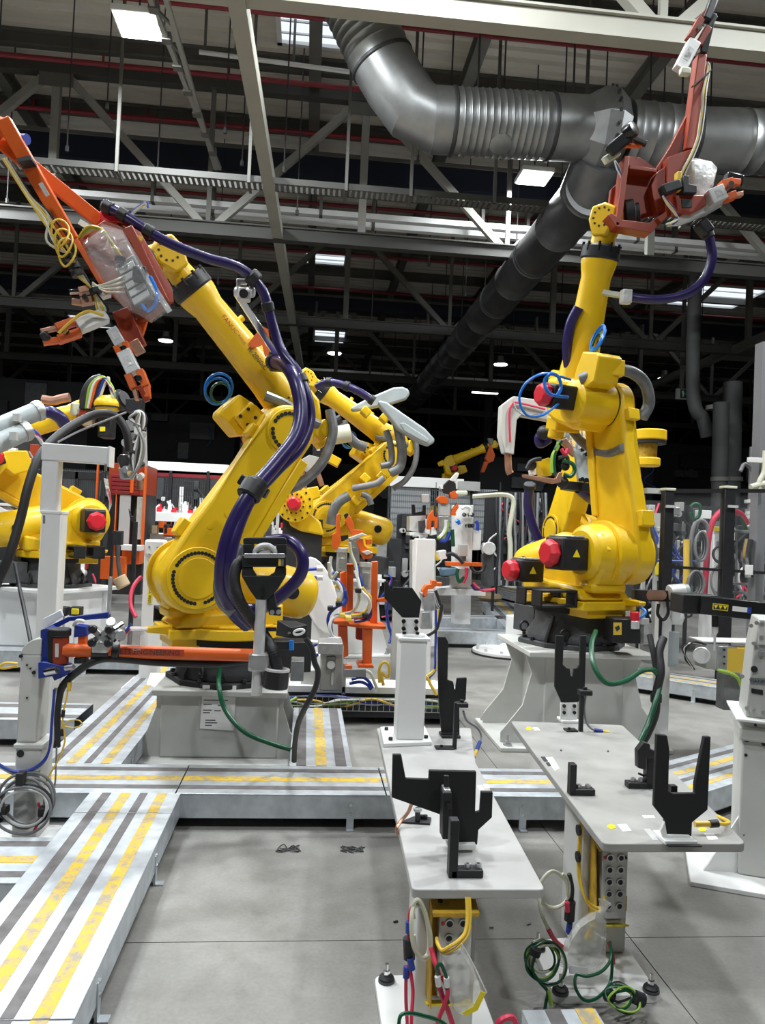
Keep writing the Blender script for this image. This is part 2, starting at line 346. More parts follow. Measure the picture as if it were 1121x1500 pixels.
# lattice tie and white conduit under the deck at upper left
t = thing('lattice_tie', at(218, 0, 9.3), 'slim double-chord lattice tie sloping under the roof left of the long beam', None, kind='structure')
A0, A1, B0, B1 = at(205, -40, 8.9), at(322, 247, 13.3), at(232, -40, 8.9), at(316, 247, 13.3)
ob('chord', M().beam(A0, A1, .06, .06), 'brace_steel', t); ob('chord', M().beam(B0, B1, .06, .06), 'brace_steel', t)
for k in range(8): u = k/8; ob('strut', M().beam(A0.lerp(A1, u), B0.lerp(B1, min(1, u+.08)), .035, .035), 'roof_steel', t); ob('node', M().box(A0.lerp(A1, u), (.12, .12, .10)), 'roof_steel', t)
t = thing('white_conduit', at(410, 92, 12.3), 'thin white conduit running level under the roof left of the duct', 'conduit'); ob('pipe', M().cyl(at(292, 76, 12.3), at(532, 108, 12.3), .035, n=10), 'white', t)
for x in (300, 345, 430, 515): q = at(x, 76+(x-292)*.133, 12.3); ob('clip', M().bb(q-V((.02, .02, 0)), V((q.x+.02, q.y+.02, ZR-.02))), 'roof_steel', t)
# perforated cable tray with its hangers
ct = thing('cable_tray', (0, 11.3, 6.4), 'perforated galvanized cable tray hung level across under the roof trusses', 'cable tray')
y, z = 11.3, 6.42
for s in (-1, 1): ob('side_rail', M().bb((-4.6, y+s*.13-.008, z-.05), (12, y+s*.13+.008, z+.04)), 'chord_dark', ct)
b = M(); x = -4.6
while x < 12: b.bb((x, y-.125, z-.045), (x+.045, y+.125, z-.035)); x += .08
ob('rung', b, 'roof_steel', ct, kind='stuff')
for x in (-2.9, -1.05, .35, 1.3, 2.55, 3.9, 5.6, 7.2):
    ob('hanger', M().bb((x-.022, y-.19, z-.09), (x+.022, y-.155, ZR-.02)).bb((x-.022, y-.19, z-.09), (x+.022, y+.19, z-.055)), 'roof_steel', ct)
# unlit white trunking rows
for k, (y, z, x0, x1) in enumerate(((14.05, 7.16, -4.8, 9.5), (14.55, 7.2, -3.9, 9.5), (20.5, 6.9, -1.3, 12), (27.5, 7, -2, 9))):
    t = thing('lighting_trunking', (0, y, z), ['near white lighting trunking crossing under the navy girder', 'white lighting trunking just behind the nearest one', 'white lighting trunking in the third row back', 'white lighting trunking farthest back'][k], 'trunking', 'white lighting trunking rows')
    ob('body', M().bb((x0, y-.07, z-.05), (x1, y+.07, z+.05)), 'white', t)
    for x in range(int(x0)+1, int(x1), 3): ob('clip', M().bb((x-.03, y-.08, z-.06), (x+.03, y+.08, z+.5)), 'roof_steel', t)
# ---------------------------------------------------------------- lamps
def area(loc, sx, sy, watts, parent, col=(.93, .98, 1.)):
    l = bpy.data.lights.new('lamp_light', 'AREA'); l.shape = 'RECTANGLE'; l.size = sx; l.size_y = sy; l.energy = watts; l.color = col
    o = bpy.data.objects.new('lamp_light', l); COL.objects.link(o); o.parent = parent; o.location = V(loc)-OFF[parent.name]
LL = ['bright square high-bay lamp at the upper left, above the raised gripper', 'bright square high-bay lamp under the big round duct']
LW = ['high above the left front robot', 'high above the middle tables, between both front robots', 'high above the right front robot', 'above and behind the camera at left', 'above and behind the camera at right', 'far to the right of the right robot', 'far to the left of the left robot', 'above the middle robot, under the middle trusses', 'at left behind the raised orange gripper']
for k, (x, y, z, s, f) in enumerate(LAMPS):
    t = thing('high_bay_lamp', (x, y, z), LL[k] if k < 2 else 'square high-bay lamp '+LW[k-2], 'lamp', 'high-bay lamps over the cell')
    h = s/2
    ob('housing', M().bb((x-h-.03, y-h-.03, z+.01), (x+h+.03, y+h+.03, z+.09)).bb((x-.09, y-.09, z+.09), (x+.09, y+.09, z+.2)), 'white', t, bev=.01)
    ob('diffuser', M().bb((x-h, y-h, z-.004), (x+h, y+h, z+.012)), 'lamp_glow', t)
    ob('chain', M().cyl((x, y, z+.2), (x, y, ZR-.01), .012, n=6), 'roof_dark', t)
    area((x, y, z-.02), s, s, LAMPW*f, t)
FL = ['small round glowing high-bay lamp far back at left below the gripper', 'round high-bay lamp glowing left of the right robot forearm', 'small round high-bay lamp hanging far back in the middle', 'small round high-bay lamp far back right of the right robot', 'small round high-bay lamp far back beside the middle truss post', 'round high-bay lamp far back at the left edge']
for k, (x, y, z) in enumerate(FARLAMPS):
    t = thing('pendant_lamp', (x, y, z), FL[k], 'lamp', 'pendant lamps at the back of the hall')
    ob('reflector', M().lathe((x, y, z+.02), (0, 0, 1), [(0, .27), (.03, .27), (.14, .12), (.3, .10)], 16), 'alu', t)
    ob('bulb', M().cyl((x, y, z), (x, y, z+.03), .24, n=16), 'far_glow', t); ob('cord', M().cyl((x, y, z+.3), (x, y, ZR+.05), .012, n=6), 'roof_dark', t)
LT = [(6.55, 15.2, 7.02, 1.35, 1, 'long lit strip lamp right of the right robot wrist'), (6.0, 26.5, 6.35, .95, 1, 'lit strip lamp hanging far back between the two robots'), (2.6, 27, 5.0, .55, 1, 'small lit strip lamp hung over the middle robot'), (17.5, 27., 4.55, .8, 1, 'lit strip lamp far back at right behind the fence')]
for x, y, z, w, f, lb in LT:
    t = thing('strip_lamp', (x, y, z), lb, 'lamp', 'lit strip lamps'); ob('housing', M().bb((x-w/2, y-.09, z+.02), (x+w/2, y+.09, z+.10)), 'roof_steel', t); ob('tube', M().bb((x-w/2+.02, y-.07, z-.01), (x+w/2-.02, y+.07, z+.03)), 'tube_glow', t)
    for s in (-.4, .4): ob('hanger', M().cyl((x+s*w, y, z+.1), (x+s*w, y, ZR-.01), .01, n=6), 'roof_dark', t)
# ---------------------------------------------------------------- big round air duct
YD = 9.9
d = thing('air_duct', at(760, 185, YD), 'large ribbed silver spiral air duct bending down and crossing under the roof', 'duct')
Q = [at(455, -130, YD), at(560, 92, YD), at(632, 176, YD), at(868, 190, YD), at(905, 194, YD), at(1010, 205, YD), at(1075, 207, YD), at(1260, 215, YD)]
RD = .41
def ring(c, ax, r, w): return M().lathe(V(c)-V(ax)*w, ax, [(0, r), (w*.5, r+.018), (w*1.5, r+.018), (w*2, r)], 32)
def seg(a, b, ribs, mt, name='duct_section'):
    a = V(a); b = V(b); ax = (b-a).normalized(); L = (b-a).length
    prof = [(0, RD)]; t = .1
    while ribs and t < L-.1: prof += [(t-.012, RD), (t, RD+.012), (t+.012, RD)]; t += ribs
    prof.append((L, RD)); p = ob(name, M().lathe(a, ax, prof, 40), mt, d, sm=50)
    ob('joint_ring', ring(b, ax, RD, .03), 'duct_dark', p, sm=30); return p
def elbow(pts, pa, pb):
    pts = [pts[0]-(pts[0]-pa).normalized()*.02]+pts[1:-1]+[pts[-1]+(pb-pts[-1]).normalized()*.02]; q0, q1 = (pts[0]-pa).normalized(), (pb-pts[-1]).normalized()                                      # mitred bend: rings sit in the bisecting planes
    rs = []
    for i, p in enumerate(pts):
        t = q0 if i == 0 else q1 if i == len(pts)-1 else ((pts[i+1]-p).normalized()+(p-pts[i-1]).normalized()).normalized(); w = V((0, 1, 0)); w = (w-t*t.dot(w)).normalized(); u = t.cross(w)
        rs.append([p+(u*cos(2*pi*j/40)+w*sin(2*pi*j/40))*RD for j in range(40)])
    return M().loft(rs)
seg(Q[0], Q[1], .11, 'duct'); ob('duct_elbow', elbow([Q[1], at(580, 126, YD), at(604, 160, YD), Q[2]], Q[0], at(662, 178, YD)), 'duct', d, sm=20)
seg(Q[2], at(662, 178, YD), 0, 'duct'); seg(at(662, 178, YD), at(805, 186, YD), .09, 'duct'); seg(at(805, 186, YD), Q[3], 0, 'duct')
c = (Q[3]+Q[4])/2; ax = (Q[4]-Q[3]).normalized()
ob('transition_box', M().lathe(Q[3]-ax*.14, ax, [(0, RD), (.18, .545), (.36, .545), (.54, RD)], 8), 'duct', d, sm=0, bev=.01)
b = M()
for k in range(9): u = radians(-64+16*k); rr = V((0, -cos(u), sin(u))); b.cyl(c+rr*.50, c+rr*.56, .022, n=8)
ob('flange_bolt', b, 'duct_dark', d, kind='stuff')
seg(Q[4]+ax*.1, Q[5], .2, 'duct'); ob('duct_elbow', elbow([Q[5], at(1040, 206, YD), Q[6]], Q[4], Q[7]), 'duct', d, sm=20); seg(Q[6], Q[7], .2, 'duct')
ob('inspection_hatch', M().lathe(at(730, 182, YD)+V((0, -.42, -.84))*.40, (0, -.45, -.89), [(0, .15), (.035, .15), (.045, .13)], 20), 'duct', d)
e = at(880, 262, YD); s_ = V((e.x, YD+.35, 6.25))
RD = .36
ob('branch_collar', M().cyl(c+V((0, .1, -.3)), s_+V((0, .25, 0)), .37, n=32), 'duct_mid', d)
for k in range(7):
    a = V((e.x-.0, YD+.35+k*2.6, 6.25)); seg(a, a+V((0, 2.6, 0)), 1.3, 'duct_mid', 'branch_section')
    ob('duct_hanger', M().cyl(a+V((0, 1.3, RD)), a+V((0, 1.3, 3.2)), .012, n=6), 'roof_dark', d)
for x in (700, 840, 1000): p = at(x, 140, YD); ob('duct_hanger', M().cyl((p.x, YD, p.z-.2), (p.x, YD, ZR-.01), .014, n=6), 'roof_dark', d)
# far ducts, at left behind the gripper
dd = thing('far_duct', (-9, 16, 5.5), 'dim round duct in the dark at the left edge', 'duct')
ob('pipe', M().cyl((-12.5, 15.5, 7.1), (-7.6, 15.5, 6.9), .45, n=24), 'duct_dark', dd); ob('drop', M().cyl((-8.6, 15.6, 6.7), (-7.5, 15.6, 4.6), .3, n=20), 'duct_dark', dd)
# ================================================================ STRIPED CABLE WALKWAYS
def walkway(a, b, w, pat, label, ht=.165, gap=.045, joints=(), name='cable_walkway'):
    a = V((a[0], a[1], 0)); b = V((b[0], b[1], 0)); L = (b-a).length; ax = (b-a)/L; sd = V((ax.y, -ax.x, 0))      # sd: to the right of travel
    t = thing(name, (a+b)/2, label, 'walkway', 'striped cable walkways')
    def slab(s0, s1, t0, t1, z0, z1, mm): return mm.prism([a+ax*s0+sd*t0+V((0, 0, z0)), a+ax*s1+sd*t0+V((0, 0, z0)), a+ax*s1+sd*t1+V((0, 0, z0)), a+ax*s0+sd*t1+V((0, 0, z0))], (0, 0, z1-z0))
    for s in (-1, 1): ob('side_channel', slab(0, L, s*w/2-(.004 if s > 0 else 0), s*w/2+(.004 if s < 0 else 0), gap, ht-.006, M()), 'galv', t)
    ob('tray_bottom', slab(0, L, -w/2, w/2, gap, gap+.004, M()), 'galv_dark', t)
    cuts = [0]+[j*L for j in joints]+[L]
    for i in range(len(cuts)-1): ob('lid', slab(cuts[i]+.003, cuts[i+1]-.003, -w/2-.003, w/2+.003, ht-.006, ht, M()), 'galv', t, bev=.002)
    for p0, p1, mt in pat:
        for i in range(len(cuts)-1): ob('stripe', slab(cuts[i]+.004, cuts[i+1]-.004, -w/2+p0*w, -w/2+p1*w, ht, ht+.0012, M()), mt, t)
    k = .25
    while k < L:
        for s in (-1, 1):
            f = M(); f.prism([a+ax*k+sd*(s*w/2), a+ax*(k+.035)+sd*(s*w/2), a+ax*(k+.035)+sd*(s*(w/2+.035)), a+ax*k+sd*(s*(w/2+.035))], (0, 0, .006)); slab(k, k+.035, s*w/2-.004, s*w/2+.004, 0, ht-.05, f)
            ob('foot', f, 'galv', t)
        f = M()
        for s in (-1, 1):
            for q in (.0, .04): c = a+ax*(k+.018)+sd*(s*w/2)+V((0, 0, ht-.05-q)); f.cyl(c, c+sd*s*.008, .008, n=6)
        ob('bolt', f, 'chrome', t, kind='stuff'); k += .85
    return t
D, Yw = 'dark_stripe', 'stripe_yellow'
P1 = [(.135, .235, D), (.34, .455, Yw), (.555, .64, D), (.75, .86, Yw)]
walkway((-.745, 1.2), (-.745, 3.735), .41, P1, 'striped galvanized cable walkway running from the left foreground to the crossing', joints=(.34, .9))
walkway((-1.7, 3.95), (1.75, 3.95), .43, [(.12, .24, D), (.42, .58, Yw), (.74, .86, D)], 'striped galvanized cable walkway crossing in front of both robots', joints=(.33, .62))
walkway((-1.125, 4.17), (-1.125, 9.8), .42, P1, 'striped cable walkway running back to the left of the left pedestal', joints=(.28, .62))
walkway((.13, 4.17), (.13, 5.5), .33, [(.10, .26, D), (.42, .60, Yw), (.74, .92, D)], 'short striped cable walkway stub right of the left pedestal')
walkway((1.6, 3.76), (3.4, 4.86), .42, P1, 'striped cable walkway running diagonally off behind the right table')
walkway((-3.2, 3.1), (-.96, 3.1), .40, [(.1, .22, D), (.45, .6, Yw), (.78, .9, D)], 'low striped cable walkway at the far left edge below the cable coil', ht=.13)
walkway((.735, 1.05), (.735, 2.06), .20, [(.30, .52, D), (.72, .98, Yw)], 'corner of a striped walkway lid at the bottom edge between the tables', ht=.17)
walkway((1.35, 9.75), (3.35, 9.75), .40, [(.42, .58, D)], 'far galvanized walkway crossing left to the white round base', ht=.2)
walkway((3.05, 9.98), (3.6, 13.8), .75, P1, 'far striped walkway running back left of the right robot', ht=.2, joints=(.5,))
walkway((1.9, 11.2), (3.1, 11.4), .4, [(.4, .6, D)], 'galvanized walkway stub farther back behind the middle fixture', ht=.2)
walkway((5.0, 13.9), (4.2, 20.), .7, P1, 'farthest striped walkway running to the back fence', ht=.2)
walkway((2.85, 7.6), (5.3, 5.4), .42, P1, 'galvanized walkway angling behind the right pedestal', joints=(.4,))
walkway((-6.5, 7.6), (-1.4, 7.6), .5, [(.4, .6, D)], 'galvanized walkway crossing behind the left white post', ht=.2)
walkway((-6.4, 5.2), (-1.4, 5.25), .45, [(.1, .3, D), (.7, .9, D)], 'grey cable walkway at left behind the grey post', ht=.17)
# ================================================================ WELDING-CELL ROBOTS
def RY(a): return MX.Rotation(a, 4, 'Y')
def RZ(a): return MX.Rotation(a, 4, 'Z')
def TR(*p): return MX.Translation(p)
def arc(cx, cz, r, a0, a1, n): return [(cx+r*cos(radians(a0+(a1-a0)*i/n)), cz+r*sin(radians(a0+(a1-a0)*i/n))) for i in range(n+1)]
class Rob: pass
def robot(label, X, Y, z, h, t2, ph, wr, detail=True, base='cast_grey', j4=0., group='yellow six-axis robots', arm_y=.13, sc=1., motors=True, arm_t=.21):
    R = Rob(); t = R.t = thing('industrial_robot', (X, Y, z), label, 'robot', group)
    T0 = R.T0 = TR(X, Y, z) @ MX.Scale(sc, 4) @ RZ(h)
    # --- base casting
    m = M(T0); m.prism([(.37*cos(a)*(1.06 if i % 2 else 1), .37*sin(a)*(1.06 if i % 2 else 1), 0) for i, a in enumerate(pi/8+pi*k/4 for k in range(8))], (0, 0, .035))
    b = ob('base', m, 'black_matt' if base == 'black' else base, t, bev=.006)
    m = M(T0); m.lathe((0, 0, .035), (0, 0, 1), [(0, .33), (.05, .325), (.13, .27), (.235, .265)], 32)
    for k in range(8):
        a = pi/8+k*pi/4; p = V((cos(a), sin(a), 0)); q = V((-sin(a), cos(a), 0))*.012
        m.prism([p*.26+q, p*.36+q, p*.36+q+V((0, 0, .05)), p*.27+q+V((0, 0, .22)), p*.26+q+V((0, 0, .22))], -2*q) if k % 2 == 0 else None
    m.bb((-.52, -.16, .04), (-.25, .16, .24)); ob('base_casting', m, base, b, bev=.008)
    m = M(T0).bolts((0, 0, .035), (0, 0, 1), .345, 16, .016, .02); ob('base_bolt', m, 'black', b, kind='stuff')
    for sx, sy in ((1, 1), (1, -1), (-1, 1), (-1, -1)):
        c = V((sx*.24, sy*.25, .10)); r_ = M(T0).tube([c+V((0, .035*cos(u), .035*sin(u))) for u in (2*pi*k/10 for k in range(10))], .009, 6, 2, True); ob('lifting_eye', r_, 'black', b)
    m = M(T0); m.cyl((0, 0, .24), (0, 0, .285), .285, n=36); ob('swivel_ring', m, 'black_matt', b)
    # --- turret
    m = M(T0); m.cyl((0, 0, .285), (0, 0, .35), .335, n=40); m.cyl((0, 0, .35), (0, 0, .37), .30, n=40)
    m.bb((.12, -.25, .285), (.43, .20, .345)); m.bb((.16, -.19, .23), (.40, .14, .29))
    tu = ob('turret', m, 'yellow', t, bev=.008)
    m = M(T0); m.xz([(-.30, .36), (.30, .36), (.44, .48), (.49, .60), (.51, .70), (.46, .80), (.36, .86), (.24, .86), (.12, .78), (-.04, .70), (-.28, .60)], -.155, .10)
    m.xz([(-.30, .35), (.40, .35), (.30, .44), (-.10, .46), (-.30, .50)], -.24, .19); m.bb((.26, -.17, .40), (.42, .12, .47))
    ob('turret_casting', m, 'yellow', tu, bev=.022)
    m = M(T0); m.lathe((.312, -.20, .67), (0, 1, 0), [(0, .15), (.03, .185), (.10, .20), (.16, .20), (.165, .225), (.20, .225), (.205, .20), (.325, .20)], 40); ob('shoulder_hub', m, 'yellow', tu, sm=30)
    m = M(T0).cyl((.312, .10, .67), (.312, arm_y+.02, .67), .19, n=36); ob('shoulder_seal', m, 'black_matt', tu)
    m = M(T0).bolts((.312, -.035, .67), (0, 1, 0), .213, 24, .009, .012); ob('hub_bolt', m, 'yellow_worn', tu, kind='stuff')
    ob('turret_step', M(T0).bb((-.36, .03, .28), (-.2, .2, .36)), 'yellow', tu, bev=.008)
    m = M(T0); m.xz([(.40, .31), (.56, .33), (.57, .36), (.40, .37)], .10, .16); ob('turret_stop', m, 'yellow', tu, bev=.008)
    # --- motors on the -y side
    def motor(name, Tm, c, sz, capr):
        c = V(c); q = ob(name, M(Tm).box(c, sz), 'black', t, bev=.014); e = c+V((0, -sz[1]/2, 0))
        ob('motor_cap', M(Tm).lathe(e, (0, -1, 0), [(0, capr*.9), (.02, capr), (.05, capr), (.075, capr*.72)], 8), 'red', q, sm=0, bev=.006)
        ob('motor_vent', M(Tm).bb(c+V((-sz[0]*.5, -sz[1]*.36, sz[2]*.5)), c+V((sz[0]*.5, sz[1]*.30, sz[2]*.5+.012))), 'steel', q, bev=.003)
        pl = M(Tm).prism([c+V((sz[0]/2+.002, -.03, -.02)), c+V((sz[0]/2+.002, .03, -.02)), c+V((sz[0]/2+.002, 0, .032))], (.002, 0, 0)); ob('warning_sign', pl, 'yellow_label', q, sm=0)
        return q
    if motors: R.m2 = motor('shoulder_motor', T0, (.30, -.30, .66), (.20, .22, .22), .095)
    if motors: R.m1 = motor('swivel_motor', T0, (-.08, -.36, .52), (.16, .20, .16), .08)
    m = M(T0)
    for yy in (.08, .26):                                            # fork-lift pocket loops
        lp = M(T0)
        for z0 in (.30, .40): lp.bb((yy, -.55, z0), (yy+.11, -.25, z0+.018))
        for y0 in (-.55, -.268): lp.bb((yy, y0, .30), (yy+.11, y0+.018, .418))
        ob('fork_pocket', lp, 'black', tu, bev=.006)
    # --- balancer cylinder
    a = V((.02, -.02, .66)); e = V((-.56, -.02, .52)); ax = (e-a).normalized()
    m = M(T0).lathe(a, ax, [(0, .13), (.06, .168), (.50, .168), (.56, .16), (.60, .13), (.615, .08)], 36); R.bal = ob('balancer', m, 'yellow', t, sm=40)
    for s in (1, -1): ob('balancer_plug', M(T0).cyl(a+ax*.40+V((0, s*.155, 0)), a+ax*.40+V((0, s*.175, 0)), .045, n=20), 'black_gloss', R.bal)
    # --- upper arm
    T2 = R.T2 = T0 @ TR(.312, 0, .67) @ RY(t2); L = 1.075
    y0, y1 = arm_y, arm_y+arm_t
    rings = []
    def section(zc, xa, xb, ya, yb): return [T2 @ V(p) for p in ((xa, ya, zc), (xb, ya, zc), (xb, yb, zc), (xa, yb, zc))]
    out = arc(0, 0, .215, 180+18, 360-18, 14)+[(.205, .20), (.185, .45), (.165, .75)]+arc(0, L, .172, -8, 188, 14)+[(-.165, .75), (-.185, .45), (-.205, .20)]
    m = M(T2); N = len(out); m.add([(x, y0, zz) for x, zz in out]+[(x, y1-(.035 if .15 < zz < 1. else 0)-.03*(zz > .5), zz) for x, zz in out], [tuple(range(N)), tuple(range(2*N-1, N-1, -1))]+[((i+1) % N, i, N+i, N+(i+1) % N) for i in range(N)])
    ua = R.ua = ob('upper_arm', m, 'yellow', t, bev=.028, seg=3)
    m = M(T2).cyl((0, y1-.01, 0), (0, y1+.010, 0), .185, n=40); ob('lower_cover', m, 'yellow', ua, bev=.004)
    m = M(T2); m.cyl((0, y1+.008, 0), (0, y1+.018, 0), .122, n=36); ob('reducer_plate', m, 'yellow', ua, bev=.003)
    m = M(T2)
    for k in range(44):
        if k % 15 in (13, 14): continue
        u = 2*pi*k/44; m.cyl((.150*cos(u), y1+.008, .150*sin(u)), (.150*cos(u), y1+.012, .150*sin(u)), .0115, n=8)
    ob('reducer_bolt', m, 'black', ua, kind='stuff')
    m = M(T2).cyl((0, y1-.05, L), (0, y1-.022, L), .145, n=40); ob('upper_cover', m, 'yellow', ua, bev=.004)
    m = M(T2)
    for k in range(26):
        if k % 9 in (7, 8): continue
        u = 2*pi*k/26; m.cyl((.115*cos(u), y1-.024, L+.115*sin(u)), (.115*cos(u), y1-.016, L+.115*sin(u)), .013, n=8)
    ob('reducer_bolt', m, 'black', ua, kind='stuff')
    m = M(T2)
    for zz in (.30, .42): m.cyl((.10-.05*(zz > .35), y1-.05, zz), (.10-.05*(zz > .35), y1-.022, zz), .018, n=12)
    ob('arm_boss', m, 'yellow', ua)
    # rear cover rails with the dark channel
    m = M(T2); m.bb((-.22, y0-.02, .30), (-.155, y1-.03, .98)); ob('arm_rear_rail', m, 'yellow', ua, bev=.01)
    m = M(T2); m.bb((-.13, y1-.048, .52), (-.075, y1-.028, .94)); ob('arm_channel', m, 'black_matt', ua, bev=.004)
    m = M(T2).bb((.165, y0+.02, .92), (.21, y0+.12, 1.00)); ob('arm_stop', m, 'yellow', ua, bev=.006)
    m = M(T2).bb((.15, y0+.02, .16), (.25, y0+.13, .27)); ob('arm_stop', m, 'yellow', ua, bev=.008)
    # --- elbow casting
    T3 = R.T3 = T0 @ TR(*(TR(.312, 0, .67) @ RY(t2) @ V((0, 0, L)))) @ RY(-ph)
    m = M(T3); m.lathe((0, -.19, 0), (0, 1, 0), [(0, .12), (.02, .15), (.12, .165), (.30, .160), (arm_y+.19, .15)], 36); el = R.el = ob('elbow_hub', m, 'yellow', t, sm=35)
    m = M(T3).cyl((0, arm_y-.012, 0), (0, arm_y+.004, 0), .160, n=36); ob('elbow_seal', m, 'black_matt', el)
    m = M(T3); m.xz([(-.20, -.04), (-.17, .20), (-.14, .30), (-.02, .385), (.14, .385), (.16, .08), (.12, -.10), (-.04, -.155)], -.15, .13); ob('elbow_casting', m, 'yellow', el, bev=.03)
    m = M(T3); m.xz([(.10, -.10), (.16, -.19), (.33, -.19), (.35, -.16), (.35, .0), (.22, .04), (.12, .05)], -.165, .04); m.bb((.14, .0, -.14), (.27, .075, .02)); ob('elbow_box', m, 'yellow', el, bev=.012)
    m = M(T3).bolts((.21, .074, -.07), (0, 1, 0), .05, 4, .012, .006); ob('elbow_bolt', m, 'black', el, kind='stuff')
    m = M(T3); m.bb((-.24, -.12, .20), (-.14, .10, .34)); m.cyl((-.30, -.06, .27), (-.2, -.06, .27), .06, n=20); ob('rear_gearcase', m, 'yellow', el, bev=.012)
    if motors: R.m4 = motor('elbow_motor', T3, (.02, -.28, .02), (.17, .19, .17), .085)
    # --- forearm
    T4 = R.T4 = T3 @ TR(0, 0, .225)
    m = M(T4).lathe((.08, 0, 0), (1, 0, 0), [(0, .155), (.05, .155), (.055, .142), (.20, .128), (.55, .112), (.80, .104), (.86, .118), (.90, .126), (.92, .126)], 40); fa = R.fa = ob('forearm', m, 'yellow', t, sm=40)
    m = M(T4).bolts((.13, 0, 0), (1, 0, 0), .148, 14, .009, .01); ob('forearm_bolt', m, 'black', fa, kind='stuff')
    for xx in (.40, .70): ob('forearm_boss', M(T4).cyl((xx, .02, .09), (xx, .02, .135), .022, n=12), 'yellow', fa)
    m = M(T4).lathe((1.00, 0, 0), (1, 0, 0), [(0, .128), (.012, .136), (.085, .136), (.10, .120)], 40); co = ob('wrist_collar', m, 'black', t, sm=30)
    m = M(T4).bolts((1.05, 0, 0), (1, 0, 0), .130, 10, .010, .062); ob('collar_bolt', m, 'black_gloss', co, kind='stuff')
    R.w = T4 @ V((1.28, 0, 0))
    ax5 = (T4.to_3x3() @ MX.Rotation(j4, 3, 'X') @ V((0, 1, 0))).normalized(); fx = (T4.to_3x3() @ V((1, 0, 0))).normalized()
    m = M().cyl(T4 @ V((1.09, 0, 0)), R.w-fx*.03*sc, .088*sc, .074*sc, n=28); ob('wrist_tube', m, 'yellow', co)
    # wrist fork and tilting head
    up = fx.cross(ax5)
    m = M(); m.prism([R.w+ax5*(-.095*sc)+fx*a+up*b_ for a, b_ in ((-.13*sc, -.05*sc), (-.02*sc, -.10*sc), (.07*sc, -.09*sc), (.10*sc, 0), (.07*sc, .09*sc), (-.02*sc, .10*sc), (-.13*sc, .05*sc))], ax5*(.19*sc))
    wb = R.wb = ob('wrist_body', m, 'yellow', t, bev=.016*sc)
    m = M().bolts(R.w+ax5*.095*sc, ax5, .062*sc, 10, .008, .004).bolts(R.w-ax5*.095*sc, -ax5, .062*sc, 10, .008, .004); ob('wrist_bolt', m, 'black', wb, kind='stuff')
    R.fl = V(wr).normalized()
    m = M().cyl(R.w, R.w+R.fl*.115*sc, .082*sc, n=28); ob('wrist_head', m, 'yellow', t, bev=.006)
    m = M().lathe(R.w+R.fl*.105*sc, R.fl, [(0, .085*sc), (.02*sc, .11*sc), (.075*sc, .11*sc), (.085*sc, .08*sc), (.11*sc, .08*sc)], 32); ob('tool_flange', m, 'black', t, sm=30)
    R.tip = R.w+R.fl*.215*sc
    # dress: silver sleeve around the elbow, lamp leads at the elbow box
    if detail:
        m = M(); m.tube([T3 @ V(p) for p in ((-.12, arm_y-.03, .40), (-.24, arm_y+.0, .30), (-.33, arm_y+.02, .10), (-.33, arm_y+.02, -.12), (-.26, arm_y, -.28))], .034*sc, 10, 6); ob('silver_sleeve', m, 'grey_sleeve', t)
        m = M(); m.tube([T3 @ V(p) for p in ((.24, .12, .10), (.12, .17, .15), (-.02, .19, .18), (-.12, .16, .24))], .034*sc, 10, 5); ob('cable_sleeve', m, 'grey_sleeve', t)
        for k, (mt, rr) in enumerate((('blue_hose', .085), ('cable_green', .065), ('blue_hose', .095))):
            c = T3 @ V((.36, -.12, -.06+.01*k)); u = (T3.to_3x3() @ V((.5, .15, 0))).normalized(); w = (T3.to_3x3() @ V((0, .35, 1))).normalized()
            m = M().tube([c+u*(rr*(1+cos(q)))*sc+w*(rr*sin(q))*sc for q in (2*pi*i/12 for i in range(12))], .009, 6, 3, True); ob('air_hose_loop', m, mt, el)
    return R
def pedestal(label, X, Y, h, H, w0, mt, plate=.40, flange=.52, group='robot pedestals'):
    t = thing('robot_pedestal', (X, Y, 0), label, 'pedestal', group); T = TR(X, Y, 0) @ RZ(h)
    ob('foot_plate', M(T).bb((-flange, -w0-.12, 0), (flange, w0+.12, .03)), mt, t, bev=.006)
    ob('column', M(T).bb((-w0, -w0, .03), (w0, w0, H-.035)), mt, t, bev=.01)
    ob('top_plate', M(T).bb((-plate, -plate, H-.035), (plate, plate, H)), mt, t, bev=.006)
    for sx, sy in ((1, 0), (-1, 0)):
        for o_ in (-.93, .93):
            d = V((sx, sy, 0)); s = V((-sy, sx, 0)); p = d*w0+s*(o_*w0)
            ed = d*(flange-.03)+s*(o_*w0)
            cur = [p+V((0, 0, .03)), ed+V((0, 0, .03)), ed+V((0, 0, .10)), p+d*((flange-w0)*.45)+V((0, 0, H*.42)), p+d*((plate-w0)*.55)+V((0, 0, H*.75)), d*(plate-.02)+s*(o_*w0)+V((0, 0, H-.035)), p+V((0, 0, H-.035))]
            ob('gusset', M(T).prism([q-s*.008 for q in cur], s*.016), mt, t)
    for sx in (-1, 1):
        for sy in (-1, 1): c = V((sx*(flange-.06), sy*(w0+.06), .03)); ob('anchor_bolt', M(T).cyl(c, c+V((0, 0, .012)), .03, n=12).cyl(c, c+V((0, 0, .03)), .018, n=6).cyl(c, c+V((0, 0, .07)), .009, n=8), 'steel', t)
    return t
# --- left front robot
LX, LY, LZ, LH, LT2, LPH = -.473, 5.089, .442, 3.541, -.533, .778
pl = pedestal('pale grey steel pedestal under the left front robot with a paper sheet taped on', LX, LY, 0, LZ, .35, 'pedestal_grey')
RL = robot('large yellow robot at the front left, arm folded back, holding the orange gripper up', LX, LY, LZ, LH, LT2, LPH, at(205, 395, 4.62)-at(252, 380, 4.72), base='black')
